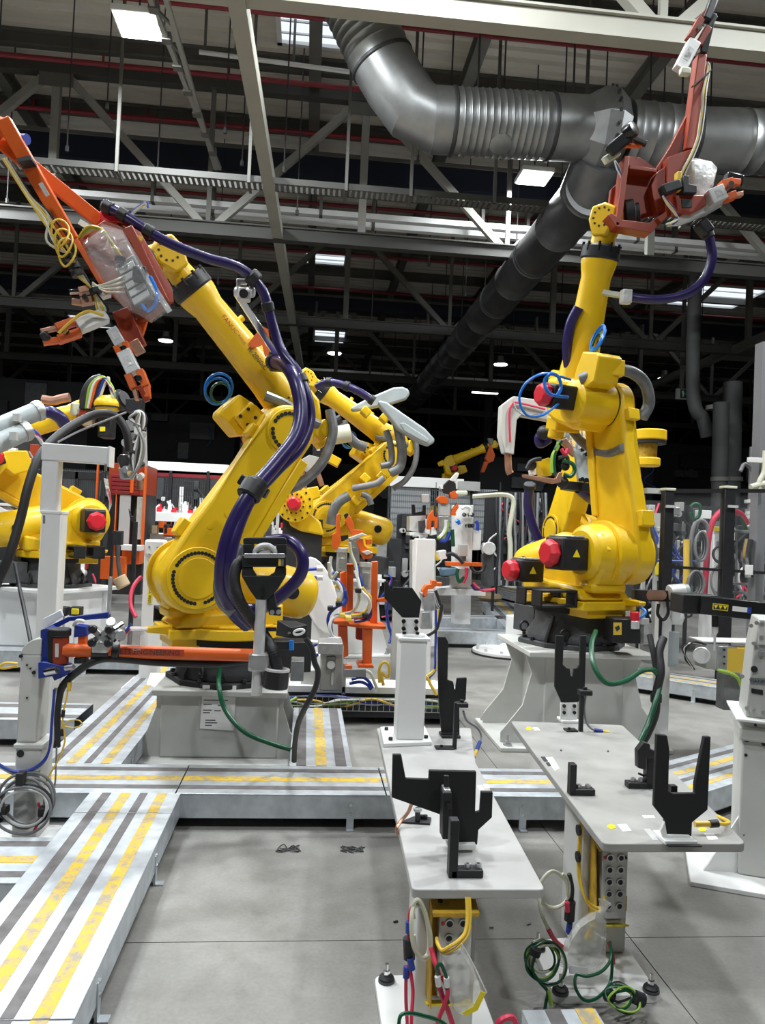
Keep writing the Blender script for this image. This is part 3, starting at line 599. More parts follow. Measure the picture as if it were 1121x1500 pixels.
# --- right front robot
RX, RYY, RZZ, RH, RT2, RPH = 1.945, 5.45, .675, -1.25, -.17, 1.325
pr = pedestal('tall pale grey steel pedestal under the right front robot', RX, RYY, 0, RZZ, .28, 'offwhite', .44, .60)
RR = robot('large yellow robot at the front right facing the camera, holding the red gripper overhead', RX, RYY, RZZ, RH, RT2, RPH, V((.93, -.30, .12)), j4=.5, arm_t=.165, arm_y=.12)
# ---------------------------------------------------------------- lettering on the forearms
def arm_text(R, parts, side):
    T = R.T4; x = (T.to_3x3() @ V((1, 0, 0))).normalized(); cen = lambda t: T @ V((t, 0, 0))
    for body, t, size, mt, al in parts:
        v = (CP-cen(t)); n = (v-x*v.dot(x)).normalized(); n = (MX.Rotation(radians(side), 3, x) @ n)
        p = cen(t)+n*.126; yd = n.cross(-x)
        lettering(body, p, -x, yd, size, mt, R.fa, 'lettering', al)
arm_text(RL, [('FANUC', .72, .042, 'ink_red', 'CENTER'), ('Robot', .605, .028, 'ink_red', 'CENTER'), ('R-2000iC', .45, .046, 'ink', 'CENTER')], 18)
arm_text(RR, [('FANUC', .40, .05, 'ink', 'CENTER')], 50)
# ---------------------------------------------------------------- hoses dressing the left robot
def hose(name, pts, r, mt, label, cat='hose', group='robot dress hoses', n=12, bands=(), parent=None):
    p = path_px(pts) if not isinstance(pts[0], V) else pts
    if parent is not None: return ob(name, M().tube(p, r, n), mt, parent)
    t = thing(name, p[0], label, cat, group); ob('sleeve', M().tube(p, r, n, 8), mt, t)
    q = spline(p, 8)
    for b in bands:
        i = min(len(q)-2, int(b*len(q))); d = (q[i+1]-q[i]).normalized(); ob('hose_clamp', M().lathe(q[i]-d*.028, d, [(0, r*1.12), (.006, r*1.28), (.05, r*1.28), (.056, r*1.12)], 20), 'black', t)
    return t
hose('dress_hose', [(150, 300, 4.42), (185, 318, 4.4), (240, 352, 4.4), (300, 377, 4.45), (352, 393, 4.5), (384, 425, 4.55), (399, 475, 4.6), (413, 515, 4.6), (436, 545, 4.55), (449, 575, 4.52), (455, 615, 4.5), (440, 655, 4.42), (408, 688, 4.36), (376, 722, 4.3)], .029, 'purple', 'long purple hose arching from the orange gripper over the left robot elbow', bands=(.02, .07, .13, .42, .64))
hose('dress_hose', [(402, 530, 4.86), (417, 534, 4.66), (432, 556, 4.5), (441, 600, 4.44), (433, 640, 4.38), (405, 678, 4.3), (368, 722, 4.2), (342, 768, 4.16), (328, 815, 4.14), (326, 860, 4.18), (342, 895, 4.28), (362, 915, 4.4)], .042, 'purple', 'thick purple hose bundle looping from the left robot elbow down its upper arm', bands=(.01, .52))
hose('dress_hose', [(372, 722, 4.22), (352, 765, 4.16), (338, 815, 4.12), (338, 862, 4.16), (356, 895, 4.3), (378, 915, 4.45)], .032, 'purple', 'purple hose lying beside the thick bundle on the left upper arm')
hose('dress_hose', [(392, 792, 4.55), (422, 792, 4.5), (442, 812, 4.46), (440, 842, 4.46), (412, 872, 4.48), (380, 892, 4.52), (345, 890, 4.5)], .036, 'purple', 'purple hose loop bulging out right of the black handle head')
hose('silver_hose', [(357, 800, 4.35), (338, 830, 4.32), (322, 850, 4.28), (325, 880, 4.25), (342, 897, 4.25)], .034, 'grey_sleeve', 'grey sleeved cable curving at the left robot shoulder')
t = thing('hose_bracket', at(372, 715, 4.25), 'black clamp block gripping the purple hoses at the middle of the left upper arm', 'clamp')
p = at(369, 718, 4.22); d = (at(345, 765, 4.16)-at(385, 700, 4.28)).normalized()
ob('clamp_ring', M().lathe(p-d*.05, d, [(0, .060), (.01, .068), (.09, .068), (.10, .060)], 24), 'black', t, sm=30); ob('clamp_foot', M().beam(at(352, 702, 4.42), at(392, 724, 4.42), .06, .16, (0, 1, 0)), 'black', t, bev=.008)
# chrome hose support arm on the left forearm
t = thing('hose_support', at(400, 522, 4.7), 'chrome hose support arm leaning out from the left forearm', 'bracket')
ob('rod', M().beam(at(406, 522, 4.85), at(347, 430, 4.6), .04, .035, (0, 1, 0)), 'chrome', t, bev=.004); ob('swivel_block', M().cyl(at(345, 428, 4.6), at(372, 428, 4.56), .032, n=16).box(at(358, 432, 4.58), (.07, .07, .075)), 'alu', t, bev=.008, kind='stuff')
ob('swivel_cap', M().cyl(at(357, 430, 4.5), at(357, 430, 4.55), .026, n=16), 'black', t); ob('clamp_wing', M().box(at(354, 413, 4.57), (.06, .04, .03)).box(at(350, 418, 4.57), (.025, .04, .06)), 'alu', t, bev=.006, kind='stuff')
p = at(371, 407, 4.53); d = (at(384, 425, 4.55)-at(352, 393, 4.5)).normalized(); ob('hose_ring', M().lathe(p-d*.03, d, [(0, .042), (.01, .050), (.05, .050), (.06, .042)], 20), 'black', t)
ob('bracket_plate', M().prism(quad_px([(372, 492), (385, 478), (393, 482), (398, 515), (388, 522), (384, 505), (365, 511), (364, 503)], 4.98), (0, .02, 0)), 'orange', t)
ob('base_block', M().box(at(408, 530, 4.9), (.12, .12, .11)), 'black', t, bev=.012)
# ---------------------------------------------------------------- gripper building blocks
def clamp_unit(name, par, a, b, w=.06, jaw='orange', up=(0, 1, 0), tip='copper'):
    a = V(a); b = V(b); d = (b-a); L = d.length; d /= L; s = d.cross(V(up)).normalized(); P = lambda u, v: a+d*(u*L)+s*(v*w)
    q = ob(name, M().beam(P(0, 0), P(.46, 0), w, w*.9, up), 'alu', par, bev=.004)
    ob('label_plate', M().beam(P(.12, 0)-V(up)*w*.46, P(.32, 0)-V(up)*w*.46, w*.5, .004, up), 'milky', q)
    ob('clamp_jaw', M().beam(P(.46, .45), P(.80, .35), w*.55, w*.8, up), jaw, q, bev=.004); ob('clamp_jaw', M().beam(P(.44, -.45), P(.74, -.5), w*.5, w*.8, up), jaw, q, bev=.004)
    ob('pivot', M().cyl(P(.62, .2)-V(up)*w*.6, P(.62, .2)+V(up)*w*.6, w*.22, n=12), 'chrome', q)
    ob('jaw_arm', M().beam(P(.78, .4), P(1., .1), w*.42, w*.6, up), jaw, q, bev=.004); ob('jaw_tip', M().beam(P(.72, -.5), P(.95, -.65), w*.3, w*.5, up), tip, q, bev=.003)
    return q
# ---- left gripper
YG = 4.42
gl = thing('gripper', at(180, 400, YG), 'orange frame gripper with bagged valve block on the raised left robot', 'gripper', 'robot grippers')
plt = ob('tool_plate', M().prism(quad_px([(112, 352), (152, 322), (190, 336), (238, 420), (241, 442), (206, 472), (158, 430)], YG), (.05, .03, .01)), 'orange_red', gl, bev=.006)
ob('plate_rib', M().beam(at(190, 336, YG-.03), at(241, 442, YG-.03), .05, .09, (0, 1, 0)), 'orange_red', plt, bev=.005); ob('plate_rib', M().beam(at(113, 354, YG-.03), at(160, 432, YG-.03), .03, .08, (0, 1, 0)), 'orange', plt, bev=.004)
def bar(name, a, b, w, d, mt='orange'): return ob(name, M().beam(a, b, w, d, (0, 1, 0)), mt, gl, bev=.006)
b1 = bar('frame_bar', at(5, 176, 4.2), at(106, 352, YG-.02), .075, .09); bar('frame_bar', at(-14, 196, 4.35), at(148, 326, YG+.08), .075, .07)
bar('frame_bar', at(6, 182, 4.25), at(34, 236, 4.4), .05, .05, 'orange_red'); bar('frame_bar', at(-25, 210, 4.3), at(8, 178, 4.22), .06, .07)
ob('bar_band', M().beam(at(30, 241, 4.205), at(50, 237, 4.205), .022, .10, (0, 1, 0)), 'black', b1); ob('type_plate', M().beam(at(59, 268, 4.20), at(70, 287, 4.22), .022, .006, (0, 1, 0)), 'alu', b1)
ob('sensor_head', M().cyl(at(28, 204, 4.3), at(40, 204, 4.28), .028, n=14), 'cable_blue', gl); ob('sensor_cap', M().cyl(at(24, 204, 4.3), at(28, 204, 4.3), .03, n=14), 'white', gl)
bx = [(120, 356), (150, 332), (182, 340), (216, 402), (247, 452), (224, 474), (178, 448), (142, 402)]
cx, cy = 180, 400; rings = []
for k, (dy, sc) in enumerate(((-.02, 1.0), (-.10, 1.03), (-.17, .93), (-.20, .75))): rings.append([at(cx+(x-cx)*sc+3*sin(i*2.1+k), cy+(y-cy)*sc+3*cos(i*1.7+k), YG+dy) for i, (x, y) in enumerate(bx)])
ob('protective_bag', M().loft(rings), 'clear_plastic', gl, sm=50); ob('bag_seam', M().beam(at(212, 400, YG-.14), at(249, 457, YG-.1), .03, .01, (0, 1, 0)), 'milky', gl)
vb = ob('valve_block', M().prism(quad_px([(168, 388), (196, 372), (224, 432), (194, 446)], YG-.10), (0, .08, 0)), 'cable_grey', gl, bev=.005)
for k in range(5):
    y = k*.19+.08; ob('valve_module', M().prism(quad_px([(170+(194-168)*y+1, 389+58*y), (192+(224-196)*y, 377+56*y), (192+(224-196)*(y+.14), 377+56*(y+.14)), (170+26*(y+.14)+1, 389+58*(y+.14))], YG-.12), (0, .02, 0)), 'alu', vb, bev=.002)
ob('valve_coil', M().box(at(205, 402, YG-.14), (.07, .05, .08)), 'black', vb, bev=.006); ob('valve_coil', M().box(at(176, 380, YG-.14), (.05, .04, .03)), 'black', vb, bev=.004)
for k in range(4): ob('signal_cable', M().tube(path_px([(136, 420-k*2, YG-.05), (152, 417+k*3, YG-.16), (170, 410+k*6, YG-.18), (182, 404+k*8, YG-.12)]), .006, 6), 'cable_cream', gl)
for k in range(5): ob('signal_cable', M().tube(path_px([(112+k*3, 352-k*2, YG-.05), (128+k*4, 332+k, YG-.12), (150+k*3, 336+k*4, YG-.16), (160+k*4, 352+k*5, YG-.15), (168+k*3, 368+k*3, YG-.12)]), .006, 6), ['cable_yellow', 'cable_lime', 'cable_yellow', 'cable_cream', 'cable_yellow'][k], gl)
for k in range(5): ob('signal_cable', M().tube(path_px([(4+k*2, 232, 4.3), (38+k*2, 286, 4.3), (62+3*k, 322-2*k, 4.3), (84+k*5*(-1)**k, 354, YG-.12), (101+k*2, 376, YG-.1), (112+k*3, 402, YG-.1), (136, 424, YG-.08), (142+k*4, 452, YG-.08), (150, 462, YG-.02)]), .007, 6), ['cable_yellow', 'cable_white', 'cable_yellow', 'cable_cream', 'rubber'][k], gl)
for x, y in ((100, 371), (106, 385), (110, 395), (136, 420)): p = at(x+3, y, YG-.1); ob('cable_tie', M().lathe(p-V((0, 0, .012)), (.35, 0, -.9), [(0, .034), (.024, .034)], 12), 'black', gl)
for k in range(3): ob('cable_loop', M().tube([at(88+k*5, 342+k*14, YG-.13)+V((.045*cos(u), .02*sin(u*2), .075*sin(u))) for u in (2*pi*i/10 for i in range(10))], .006, 6, 3, True), 'cable_yellow', gl)
ob('air_tube', M().tube(path_px([(220, 405, YG-.14), (229, 425, YG-.16), (228, 445, YG-.16), (216, 455, YG-.14), (208, 446, YG-.12)]), .010, 8), 'blue_hose', gl)
clamp_unit('clamp_cylinder', gl, at(160, 425, YG-.02), at(104, 440, YG-.08), .07, 'copper', tip='chrome')
c2 = clamp_unit('clamp_cylinder', gl, at(156, 462, YG-.04), at(62, 500, YG-.16), .075); ob('clamp_shoe', M().beam(at(72, 490, YG-.16), at(62, 497, YG-.16), .05, .05), 'black', c2, bev=.01)
ob('air_tube', M().tube(path_px([(152, 462, YG-.1), (128, 456, YG-.14), (105, 470, YG-.18), (86, 488, YG-.18)]), .008, 6), 'cable_yellow', gl)
bar('frame_bar', at(178, 455, YG), at(202, 510, YG), .10, .06, 'orange_red'); bar('frame_bar', at(214, 452, YG+.05), at(202, 490, YG+.05), .06, .04)
clamp_unit('clamp_cylinder', gl, at(164, 482, YG-.05), at(192, 532, YG-.05), .06); c3 = clamp_unit('clamp_cylinder', gl, at(182, 516, YG-.08), at(215, 584, YG-.12), .075)
ob('clamp_bracket', M().beam(at(196, 500, YG-.02), at(206, 518, YG-.02), .06, .05, (0, 1, 0)), 'copper', gl, bev=.004); ob('clamp_hook', M().beam(at(205, 565, YG-.12), at(216, 588, YG-.12), .03, .04, (0, 1, 0)), 'orange_red', gl, bev=.004)
ob('hose_gland', M().box(at(168, 322, YG+.06), (.14, .10, .07)), 'red', gl, bev=.01); ob('hose_gland', M().box(at(186, 333, YG+.06), (.09, .08, .05)), 'orange_red', gl, bev=.008)
for k in range(5): ob('cable_end', M().tube(path_px([(186, 322, YG), (196, 312-k, YG), (206+k*2, 304-k*2, YG), (213+k, 296+k*2, YG)]), .006, 6), ['cable_white', 'cable_yellow', 'cable_white', 'cable_cream', 'cable_blue'][k], gl)
ob('tag', M().box(at(122, 328, YG-.06), (.05, .01, .03), MX.Rotation(.5, 3, 'Y')), 'white', gl); ob('tag', M().box(at(200, 347, YG-.06), (.07, .01, .025), MX.Rotation(.35, 3, 'Y')), 'cable_yellow', gl)
# ---- right gripper
yr = RR.tip.y
gr = thing('gripper', at(930, 290, yr), 'dark red steel gripper with tall mast and clamps on the right robot', 'gripper', 'robot grippers')
def px(pts, Y): return quad_px([(880+x/4.168, y/4.168) for x, y in pts], Y)
pb = ob('back_plate', M().prism(px([(150, 950), (240, 960), (345, 1030), (440, 1000), (430, 1290), (90, 1375), (45, 1310), (60, 1160), (110, 1110)], yr), (0, .025, 0)), 'orange_red', gr, bev=.004)
ob('side_flange', M().prism(px([(150, 950), (178, 955), (130, 1372), (92, 1378)], yr-.11), (0, .11, 0)), 'orange_red', pb, bev=.004)
ob('bottom_flange', M().prism(px([(45, 1312), (92, 1382), (310, 1422), (440, 1292), (425, 1270), (300, 1360), (130, 1340), (70, 1300)], yr-.11), (0, .11, 0)), 'orange_red', pb, bev=.004)
ob('top_flange', M().prism(px([(178, 1005), (345, 1030), (345, 1052), (175, 1030)], yr-.10), (0, .10, 0)), 'orange_red', pb, bev=.004)
ob('gusset', M().prism(px([(345, 1052), (420, 1000), (430, 1270), (350, 1310), (320, 1200), (310, 1130)], yr-.08), (0, .07, 0)), 'orange_red', pb, bev=.004)
mt_ = ob('mast', M().prism(px([(520, 905), (582, 905), (652, 330), (600, 325)], yr-.08), (0, .09, 0)), 'orange_red', gr, bev=.005)
ob('mast_brace', M().prism(px([(340, 1030), (420, 905), (560, 640), (575, 560), (560, 760), (520, 905), (440, 1010), (420, 1110)], yr-.02), (0, .05, 0)), 'orange_red', gr, bev=.004)
ob('mast_foot', M().prism(px([(410, 960), (580, 900), (500, 1020), (440, 1290), (400, 1290)], yr-.10), (0, .09, 0)), 'orange_red', gr, bev=.004)
ob('mast_slot', M().prism(px([(470, 960), (520, 800), (516, 905), (480, 985)], yr-.035), (0, .02, 0)), 'cast_grey', gr)
c = clamp_unit('clamp_cylinder', gr, px([(480, 430)], yr-.08)[0], px([(670, 60)], yr-.12)[0], .085, 'orange_red', tip='black'); ob('clamp_shoe', M().beam(px([(640, 130)], yr-.12)[0], px([(690, 0)], yr-.12)[0], .06, .06, (0, 1, 0)), 'black', c, bev=.012)
ob('mast_head', M().beam(px([(620, 330)], yr-.06)[0], px([(680, 90)], yr-.10)[0], .05, .06, (0, 1, 0)), 'black', gr, bev=.006); ob('connector', M().box(px([(515, 440)], yr-.14)[0], (.07, .05, .05)), 'cable_cream', gr, bev=.01)
for k in range(4): ob('signal_cable', M().tube(px([(640+k*4, 380), (655+k*3, 420)], yr-.06)+px([(625+6*k, 560), (622+5*k, 640), (605+6*k, 760), (590+k*5, 850), (550+k*6, 950), (500+k*8, 1040), (470+k*10, 1110)], yr-.11), .008, 6), ['cable_cream', 'cable_yellow', 'rubber', 'cable_white'][k], gr)
ob('cable_tie', M().beam(px([(560, 530)], yr-.09)[0], px([(675, 430)], yr-.09)[0], .008, .02, (0, 1, 0)), 'black', gr)
q = thing('sensor_unit', px([(130, 880)], yr-.08)[0], 'black round sensor head on the upper left corner of the right gripper', 'sensor')
ob('body', M().beam(px([(50, 930)], yr-.06)[0], px([(170, 830)], yr-.1)[0], .08, .09, (0, 1, 0)), 'black', q, bev=.01); ob('lens_ring', M().lathe(px([(175, 805)], yr-.12)[0], (.5, -.8, .25), [(-.03, .052), (.03, .056), (.045, .05), (.05, .03)], 24), 'black_gloss', q)
ob('side_arm', M().beam(px([(200, 850)], yr-.06)[0], px([(280, 880)], yr-.08)[0], .03, .04, (0, 1, 0)), 'black', q, bev=.004); ob('arm_tip', M().beam(px([(130, 890)], yr-.03)[0], px([(250, 890)], yr-.05)[0], .02, .04, (0, 1, 0)), 'orange', q, bev=.004)
ob('bracket', M().beam(px([(20, 985)], yr-.04)[0], px([(110, 930)], yr-.04)[0], .05, .04, (0, 1, 0)), 'cable_cream', q, bev=.005)
for k in range(3): ob('lead', M().tube(px([(85, 980), (100+k*9, 1030), (125+k*4, 1080), (140, 1130)], yr-.08), .006, 6), ['cable_white', 'cable_blue', 'cable_cream'][k], q)
# right-hand clamp group with a white bag
bg = [(510, 1000), (560, 985), (650, 1005), (690, 1050), (665, 1160), (600, 1250), (520, 1200)]
ob('protective_bag', M().loft([[V(p)+(V(p)-px([(590, 1100)], yr-.04)[0])*(s-1)+V((0, dy, 0)) for p in px(bg, yr-.04)] for s, dy in ((.8, .1), (1, .04), (1, -.05), (.75, -.1))]), 'milky', gr, sm=60)
ob('clamp_bag', M().loft([[V(p)+(V(p)-px([(640, 1260)], yr-.1)[0])*(s-1)+V((0, dy, 0)) for p in px([(540, 1240), (650, 1190), (760, 1200), (740, 1260), (640, 1320), (480, 1380), (400, 1385)], yr-.1)] for s, dy in ((.8, .06), (1, 0), (.8, -.06))]), 'milky', gr, sm=60)
k = ob('clamp_body', M().prism(px([(455, 1190), (640, 1190), (650, 1250), (560, 1300), (470, 1285)], yr-.2), (0, .12, 0)), 'orange_red', gr, bev=.006); ob('clamp_window', M().prism(px([(495, 1215), (560, 1215), (560, 1262), (500, 1268)], yr-.206), (0, .01, 0)), 'black', k)
ob('gripper_finger', M().beam(px([(370, 1170)], yr-.2)[0], px([(480, 1130)], yr-.2)[0], .07, .08, (0, 1, 0)), 'black', gr, bev=.01); ob('gripper_block', M().prism(px([(505, 1070), (545, 1070), (545, 1120), (590, 1130), (590, 1180), (505, 1175)], yr-.24), (0, .08, 0)), 'black', gr, bev=.006)
ob('yellow_bracket', M().prism(px([(470, 1045), (497, 1045), (497, 1160), (470, 1160)], yr-.22), (0, .05, 0)), 'cable_yellow', gr, bev=.004)
c = clamp_unit('clamp_cylinder', gr, px([(660, 1215)], yr-.2)[0], px([(850, 1130)], yr-.22)[0], .10, 'orange'); ob('clamp_shoe', M().beam(px([(760, 1090)], yr-.2)[0], px([(860, 1115)], yr-.2)[0], .09, .07, (0, 1, 0)), 'black_gloss', c, bev=.015)
ob('hose_gland', M().beam(px([(600, 1355)], yr-.1)[0], px([(660, 1430)], yr-.1)[0], .09, .09), 'black', gr, bev=.02)
for k in range(3): ob('signal_cable', M().tube(px([(380, 1195), (410+k*10, 1250), (450, 1300-k*10), (470, 1340), (400+k*20, 1370)], yr-.22), .007, 6), ['cable_cream', 'cable_yellow', 'cable_blue'][k], gr)
hose('dress_hose', [(1031, 330, yr-.1), (1040, 352, yr-.1), (1043, 380, yr-.1), (1030, 412, yr-.08), (1002, 432, yr-.05), (960, 439, yr), (915, 434, yr+.1)], .032, 'purple', 'purple hose hanging in a wide arc below the right gripper', bands=(.02, .12))
hose('dress_hose', [(848, 450, 5.3), (836, 475, 5.35), (831, 510, 5.4), (834, 545, 5.45)], .036, 'purple', 'purple hose behind the left edge of the right forearm')
t = thing('hose_support', at(890, 430, yr+.1), 'pale rod and clear clamp carrying the purple hose right of the right forearm', 'bracket')
ob('rod', M().beam(at(880, 428, yr+.1), at(960, 441, yr+.06), .036, .036), 'cable_cream', t, bev=.004); ob('clamp_block', M().box(at(917, 435, yr+.05), (.075, .07, .10)), 'milky', t, bev=.012)
# sleeve and hoses on the right robot elbow
hose('silver_hose', [(850, 556, 5.2), (872, 548, 5.15), (898, 542, 5.15), (925, 545, 5.2), (945, 562, 5.25), (951, 590, 5.3), (941, 612, 5.3)], .042, 'grey_sleeve', 'grey foil sleeve arching over the right robot elbow')
t = thing('sleeve_clamp', at(902, 542, 5.1), 'yellow block holding the grey foil sleeve at the right robot elbow', 'clamp'); ob('block', M().box(at(901, 541, 5.15), (.10, .12, .11)), 'yellow', t, bev=.01); ob('arm', M().box(at(884, 540, 5.2), (.14, .05, .05)), 'yellow', t, bev=.006)
hose('silver_hose', [(940, 745, 5.2), (953, 790, 5.2), (956, 820, 5.2), (938, 848, 5.25)], .036, 'grey_sleeve', 'dark grey sleeve bowing out right of the right robot shoulder')
hose('blue_air_hose', [(836, 556, 5.2), (800, 547, 5.05), (772, 560, 5.), (761, 585, 5.), (772, 608, 5.), (795, 608, 5.05), (818, 592, 5.15)], .009, 'blue_hose', 'thin blue air hose ring left of the right robot elbow', n=8)
hose('blue_air_hose', [(832, 582, 5.15), (806, 577, 5.05), (798, 560, 5.05), (806, 548, 5.05), (818, 552, 5.08), (822, 568, 5.08), (816, 580, 5.06)], .012, 'blue_hose', 'blue coiled air hose at the right robot elbow box', n=8)
hose('green_cable', [(873, 925, 4.8), (867, 945, 4.6), (870, 975, 4.45), (888, 1000, 4.4), (915, 998, 4.45), (940, 983, 4.5), (958, 982, 4.5), (967, 1000, 4.5), (960, 1030, 4.45), (948, 1065, 4.4), (932, 1098, 4.3)], .016, 'cable_green', 'dark green cable looping over the right pedestal front', 'cable', 'green floor cables', 10)
hose('green_cable', [(322, 980, 4.75), (321, 1005, 4.55), (330, 1040, 4.5), (358, 1072, 4.45), (400, 1090, 4.45), (435, 1100, 4.5)], .014, 'cable_green', 'dark green cable drooping across the left pedestal front', 'cable', 'green floor cables', 10)
# paper in a plastic sleeve on the left pedestal
fx = V((1, 0, 0)); nrm = V((0, -1, 0)); c0 = V((LX, LY, 0))+nrm*.357
o = at(319, 1038, c0.y-.0); s = (o-c0).dot(fx); cpt = c0+fx*s+V((0, 0, at(319, 1038, c0.y).z))
t = thing('paper_sheet', cpt, 'printed paper sheet in a clear sleeve taped to the left pedestal', 'paper')
def onp(u, v, w): return cpt+fx*u+V((0, 0, v))+nrm*w
ob('sleeve', M().prism([onp(-.12, -.16, .002), onp(.12, -.17, .002), onp(.125, .15, .002), onp(-.11, .15, .002)], nrm*.004), 'clear_sheet', t); ob('sheet', M().prism([onp(-.10, -.12, .0005), onp(.10, -.13, .0005), onp(.105, .14, .0005), onp(-.095, .14, .0005)], nrm*.0012), 'paper', t)
for x, y, w in ((-.08, .115, .09), (-.08, .10, .05), (-.085, .05, .10), (.02, .05, .04), (-.085, .025, .05), (.0, .02, .05), (-.085, -.01, .05), (-.02, -.012, .04), (-.085, -.025, .04), (-.07, -.07, .06), (-.07, -.085, .07), (-.07, -.10, .04)): ob('print_line', M().prism([onp(x, y-.003, .0018), onp(x+w, y-.003, .0018), onp(x+w, y+.003, .0018), onp(x, y+.003, .0018)], nrm*.0004), 'ink', t)
# ================================================================ FOREGROUND TABLES WITH FIXTURES
def cz(f, ox, oy): return lambda pts: [(ox+x/f, oy+y/f) for x, y in pts]
c6, c4, c5, c3 = cz(3.41, 520, 1060), cz(3.114, 400, 820), cz(2.942, 740, 860), cz(4.414, 440, 720)
def flat(m, pts, z, th, dz=0.): return m.prism([G(x, y, z)+V((0, 0, dz)) for x, y in pts], (0, 0, th))
def round_poly(pts, r=.03, n=4):
    out = []; N = len(pts)
    for i in range(N):
        p = V(pts[i]); a = (V(pts[i-1])-p); b = (V(pts[(i+1) % N])-p); ra = min(r, a.length*.45); rb = min(r, b.length*.45); A = p+a.normalized()*ra; B = p+b.normalized()*rb
        for k in range(n+1): t = k/n; out.append(A*(1-t)**2+p*2*t*(1-t)+B*t*t)
    return out
Z1, Z2 = .48, .55
def anchor(par, x, y, z):
    c = V((x, y, z)); q = ob('anchor_bolt', M().cyl(c, c+V((0, 0, .008)), .026, n=16), 'cast_grey', par); ob('rubber_washer', M().lathe(c, (0, 0, 1), [(.004, .022), (.014, .024), (.02, .018)], 16), 'rubber', q)
    ob('stud', M().cyl(c, c+V((0, 0, .055)), .006, n=8), 'chrome', q); ob('nut', M().cyl(c+V((0, 0, .018)), c+V((0, 0, .034)), .011, n=6), 'chrome', q)
def jbox(label, c, w=.105, h=.235, d=.05):
    c = V(c); t = thing('junction_box', c, label, 'junction box', 'yellow junction boxes on the table columns')
    ob('back_plate', M().box(c+V((0, .0, 0)), (w+.02, .006, h+.05)), 'yellow_worn', t, bev=.002)
    for s in (-1, 1): ob('side_plate', M().prism([c+V((s*(w/2+.008), -.003, -h/2-.02)), c+V((s*(w/2+.008), -d-.02, -h/2-.02)), c+V((s*(w/2+.008), -d*.7, h/2)), c+V((s*(w/2+.008), -.003, h/2+.02))], (.004*-s, 0, 0)), 'yellow_worn', t) if s < 0 else None
    hd = ob('hood', M().prism([c+V((-w/2-.012, -.003, h/2+.028)), c+V((-w/2-.012, -.003, h/2+.02)), c+V((-w/2-.012, -d-.03, h/2-.004)), c+V((-w/2-.012, -d-.03, h/2+.008))], (w+.024, 0, 0)), 'yellow_worn', t, bev=.002)
    for s in (-1, 1): ob('hood_screw', M().cyl(c+V((s*w*.36, -d*.7, h/2+.012)), c+V((s*w*.36, -d*.7-.004, h/2+.022)), .007, n=10), 'black', hd)
    ob('lower_lip', M().box(c+V((0, -d*.55, -h/2-.03)), (w+.024, d*1.1, .005), MX.Rotation(-.35, 3, 'X')), 'yellow_label', t)
    b = ob('body', M().box(c+V((.006, -d/2-.004, -.005)), (w*.86, d, h*.94)), 'offwhite', t, bev=.004)
    for i in range(5):
        for s in (-1, 1):
            p = c+V((.006+s*.019, -d-.004, h*.36-i*.040)); q = ob('socket', M().lathe(p+V((0, .002, 0)), (0, -1, 0), [(0, .0125), (.007, .0125), (.007, .009), (.003, .0085)], 14), 'steel', b, sm=30); ob('socket_hole', M().cyl(p+V((0, .001, 0)), p+V((0, -.002, 0)), .0085, n=12), 'black', q)
    for s in (-1, 1): ob('screw', M().cyl(c+V((.006+s*w*.36, -d-.004, h*.36)), c+V((.006+s*w*.36, -d-.008, h*.36)), .005, n=8), 'red' if s < 0 else 'black', b)
    ob('bracket_lug', M().box(c+V((w*.5+.006, -.02, -h*.32)), (.01, .03, .05)), 'yellow_worn', t, bev=.002)
    return t
# ---- table 1
T1 = thing('fixture_table', G(648, 1350), 'grey steel fixture table in the front middle with yellow junction box on its column', 'table', 'front fixture tables')
top1 = round_poly([G(x, y, Z1) for x, y in [(604, 1303), (799, 1303), (697, 1117), (690, 1066), (552, 1066)]], .02)
ob('top_plate', M().prism(top1, (0, 0, -.026)), 'table_grey', T1, bev=.003)
cx = at(650, 1400, 2.2).x
ob('column', M().bb((cx-.085, 2.17, .02), (cx+.085, 2.34, Z1-.026)), 'offwhite', T1, bev=.008); xr = at(652, 1200, 3.4).x; ob('column', M().bb((xr-.06, 3.35, .0), (xr+.06, 3.47, Z1-.026)), 'offwhite', T1, bev=.008)
e = G(548, 1440); e2 = G(697, 1440); ob('base_plate', M().prism(round_poly([V((e.x, e.y, .025)), V((e2.x, e.y, .025)), V((e2.x-.0, 1.86, .025)), V((e.x, 1.86, .025))], .03), (0, 0, -.025)), 'white', T1, bev=.003)
anchor(T1, e.x+.035, e.y-.035, .025); anchor(T1, e2.x-.035, e.y-.03, .025)
J1 = jbox('yellow junction box on the front middle table column, cables and torn bag hanging', (cx+.008, 2.166, .29))
# ---- table 2
T2_ = thing('fixture_table', G(880, 1370), 'grey steel fixture table at the front right reaching back to the right pedestal', 'table', 'front fixture tables')
top2 = round_poly([G(x, y, Z2) for x, y in [(748, 1056), (781, 1101), (884, 1236), (1094, 1236), (1066, 1206), (912, 1062)]], .025)
ob('top_plate', M().prism(top2, (0, 0, -.026)), 'table_dark', T2_, bev=.003)
cx2 = at(878, 1300, 2.62).x
ob('column', M().bb((cx2-.085, 2.58, .03), (cx2+.085, 2.76, Z2-.026)), 'offwhite', T2_, bev=.008); xr = at(890, 1180, 3.4).x; ob('column', M().bb((xr-.06, 3.35, .0), (xr+.06, 3.47, Z2-.026)), 'offwhite', T2_, bev=.008)
f = [G(x, y) for x, y in [(777, 1388), (812, 1472), (967, 1470), (905, 1380)]]
ob('base_plate', M().prism(round_poly([p+V((0, 0, .028)) for p in f], .025), (0, 0, -.028)), 'white', T2_, bev=.003)
for x, y in ((788, 1390), (821, 1454), (954, 1452)): p = G(x, y, .028); anchor(T2_, p.x, p.y, .028)
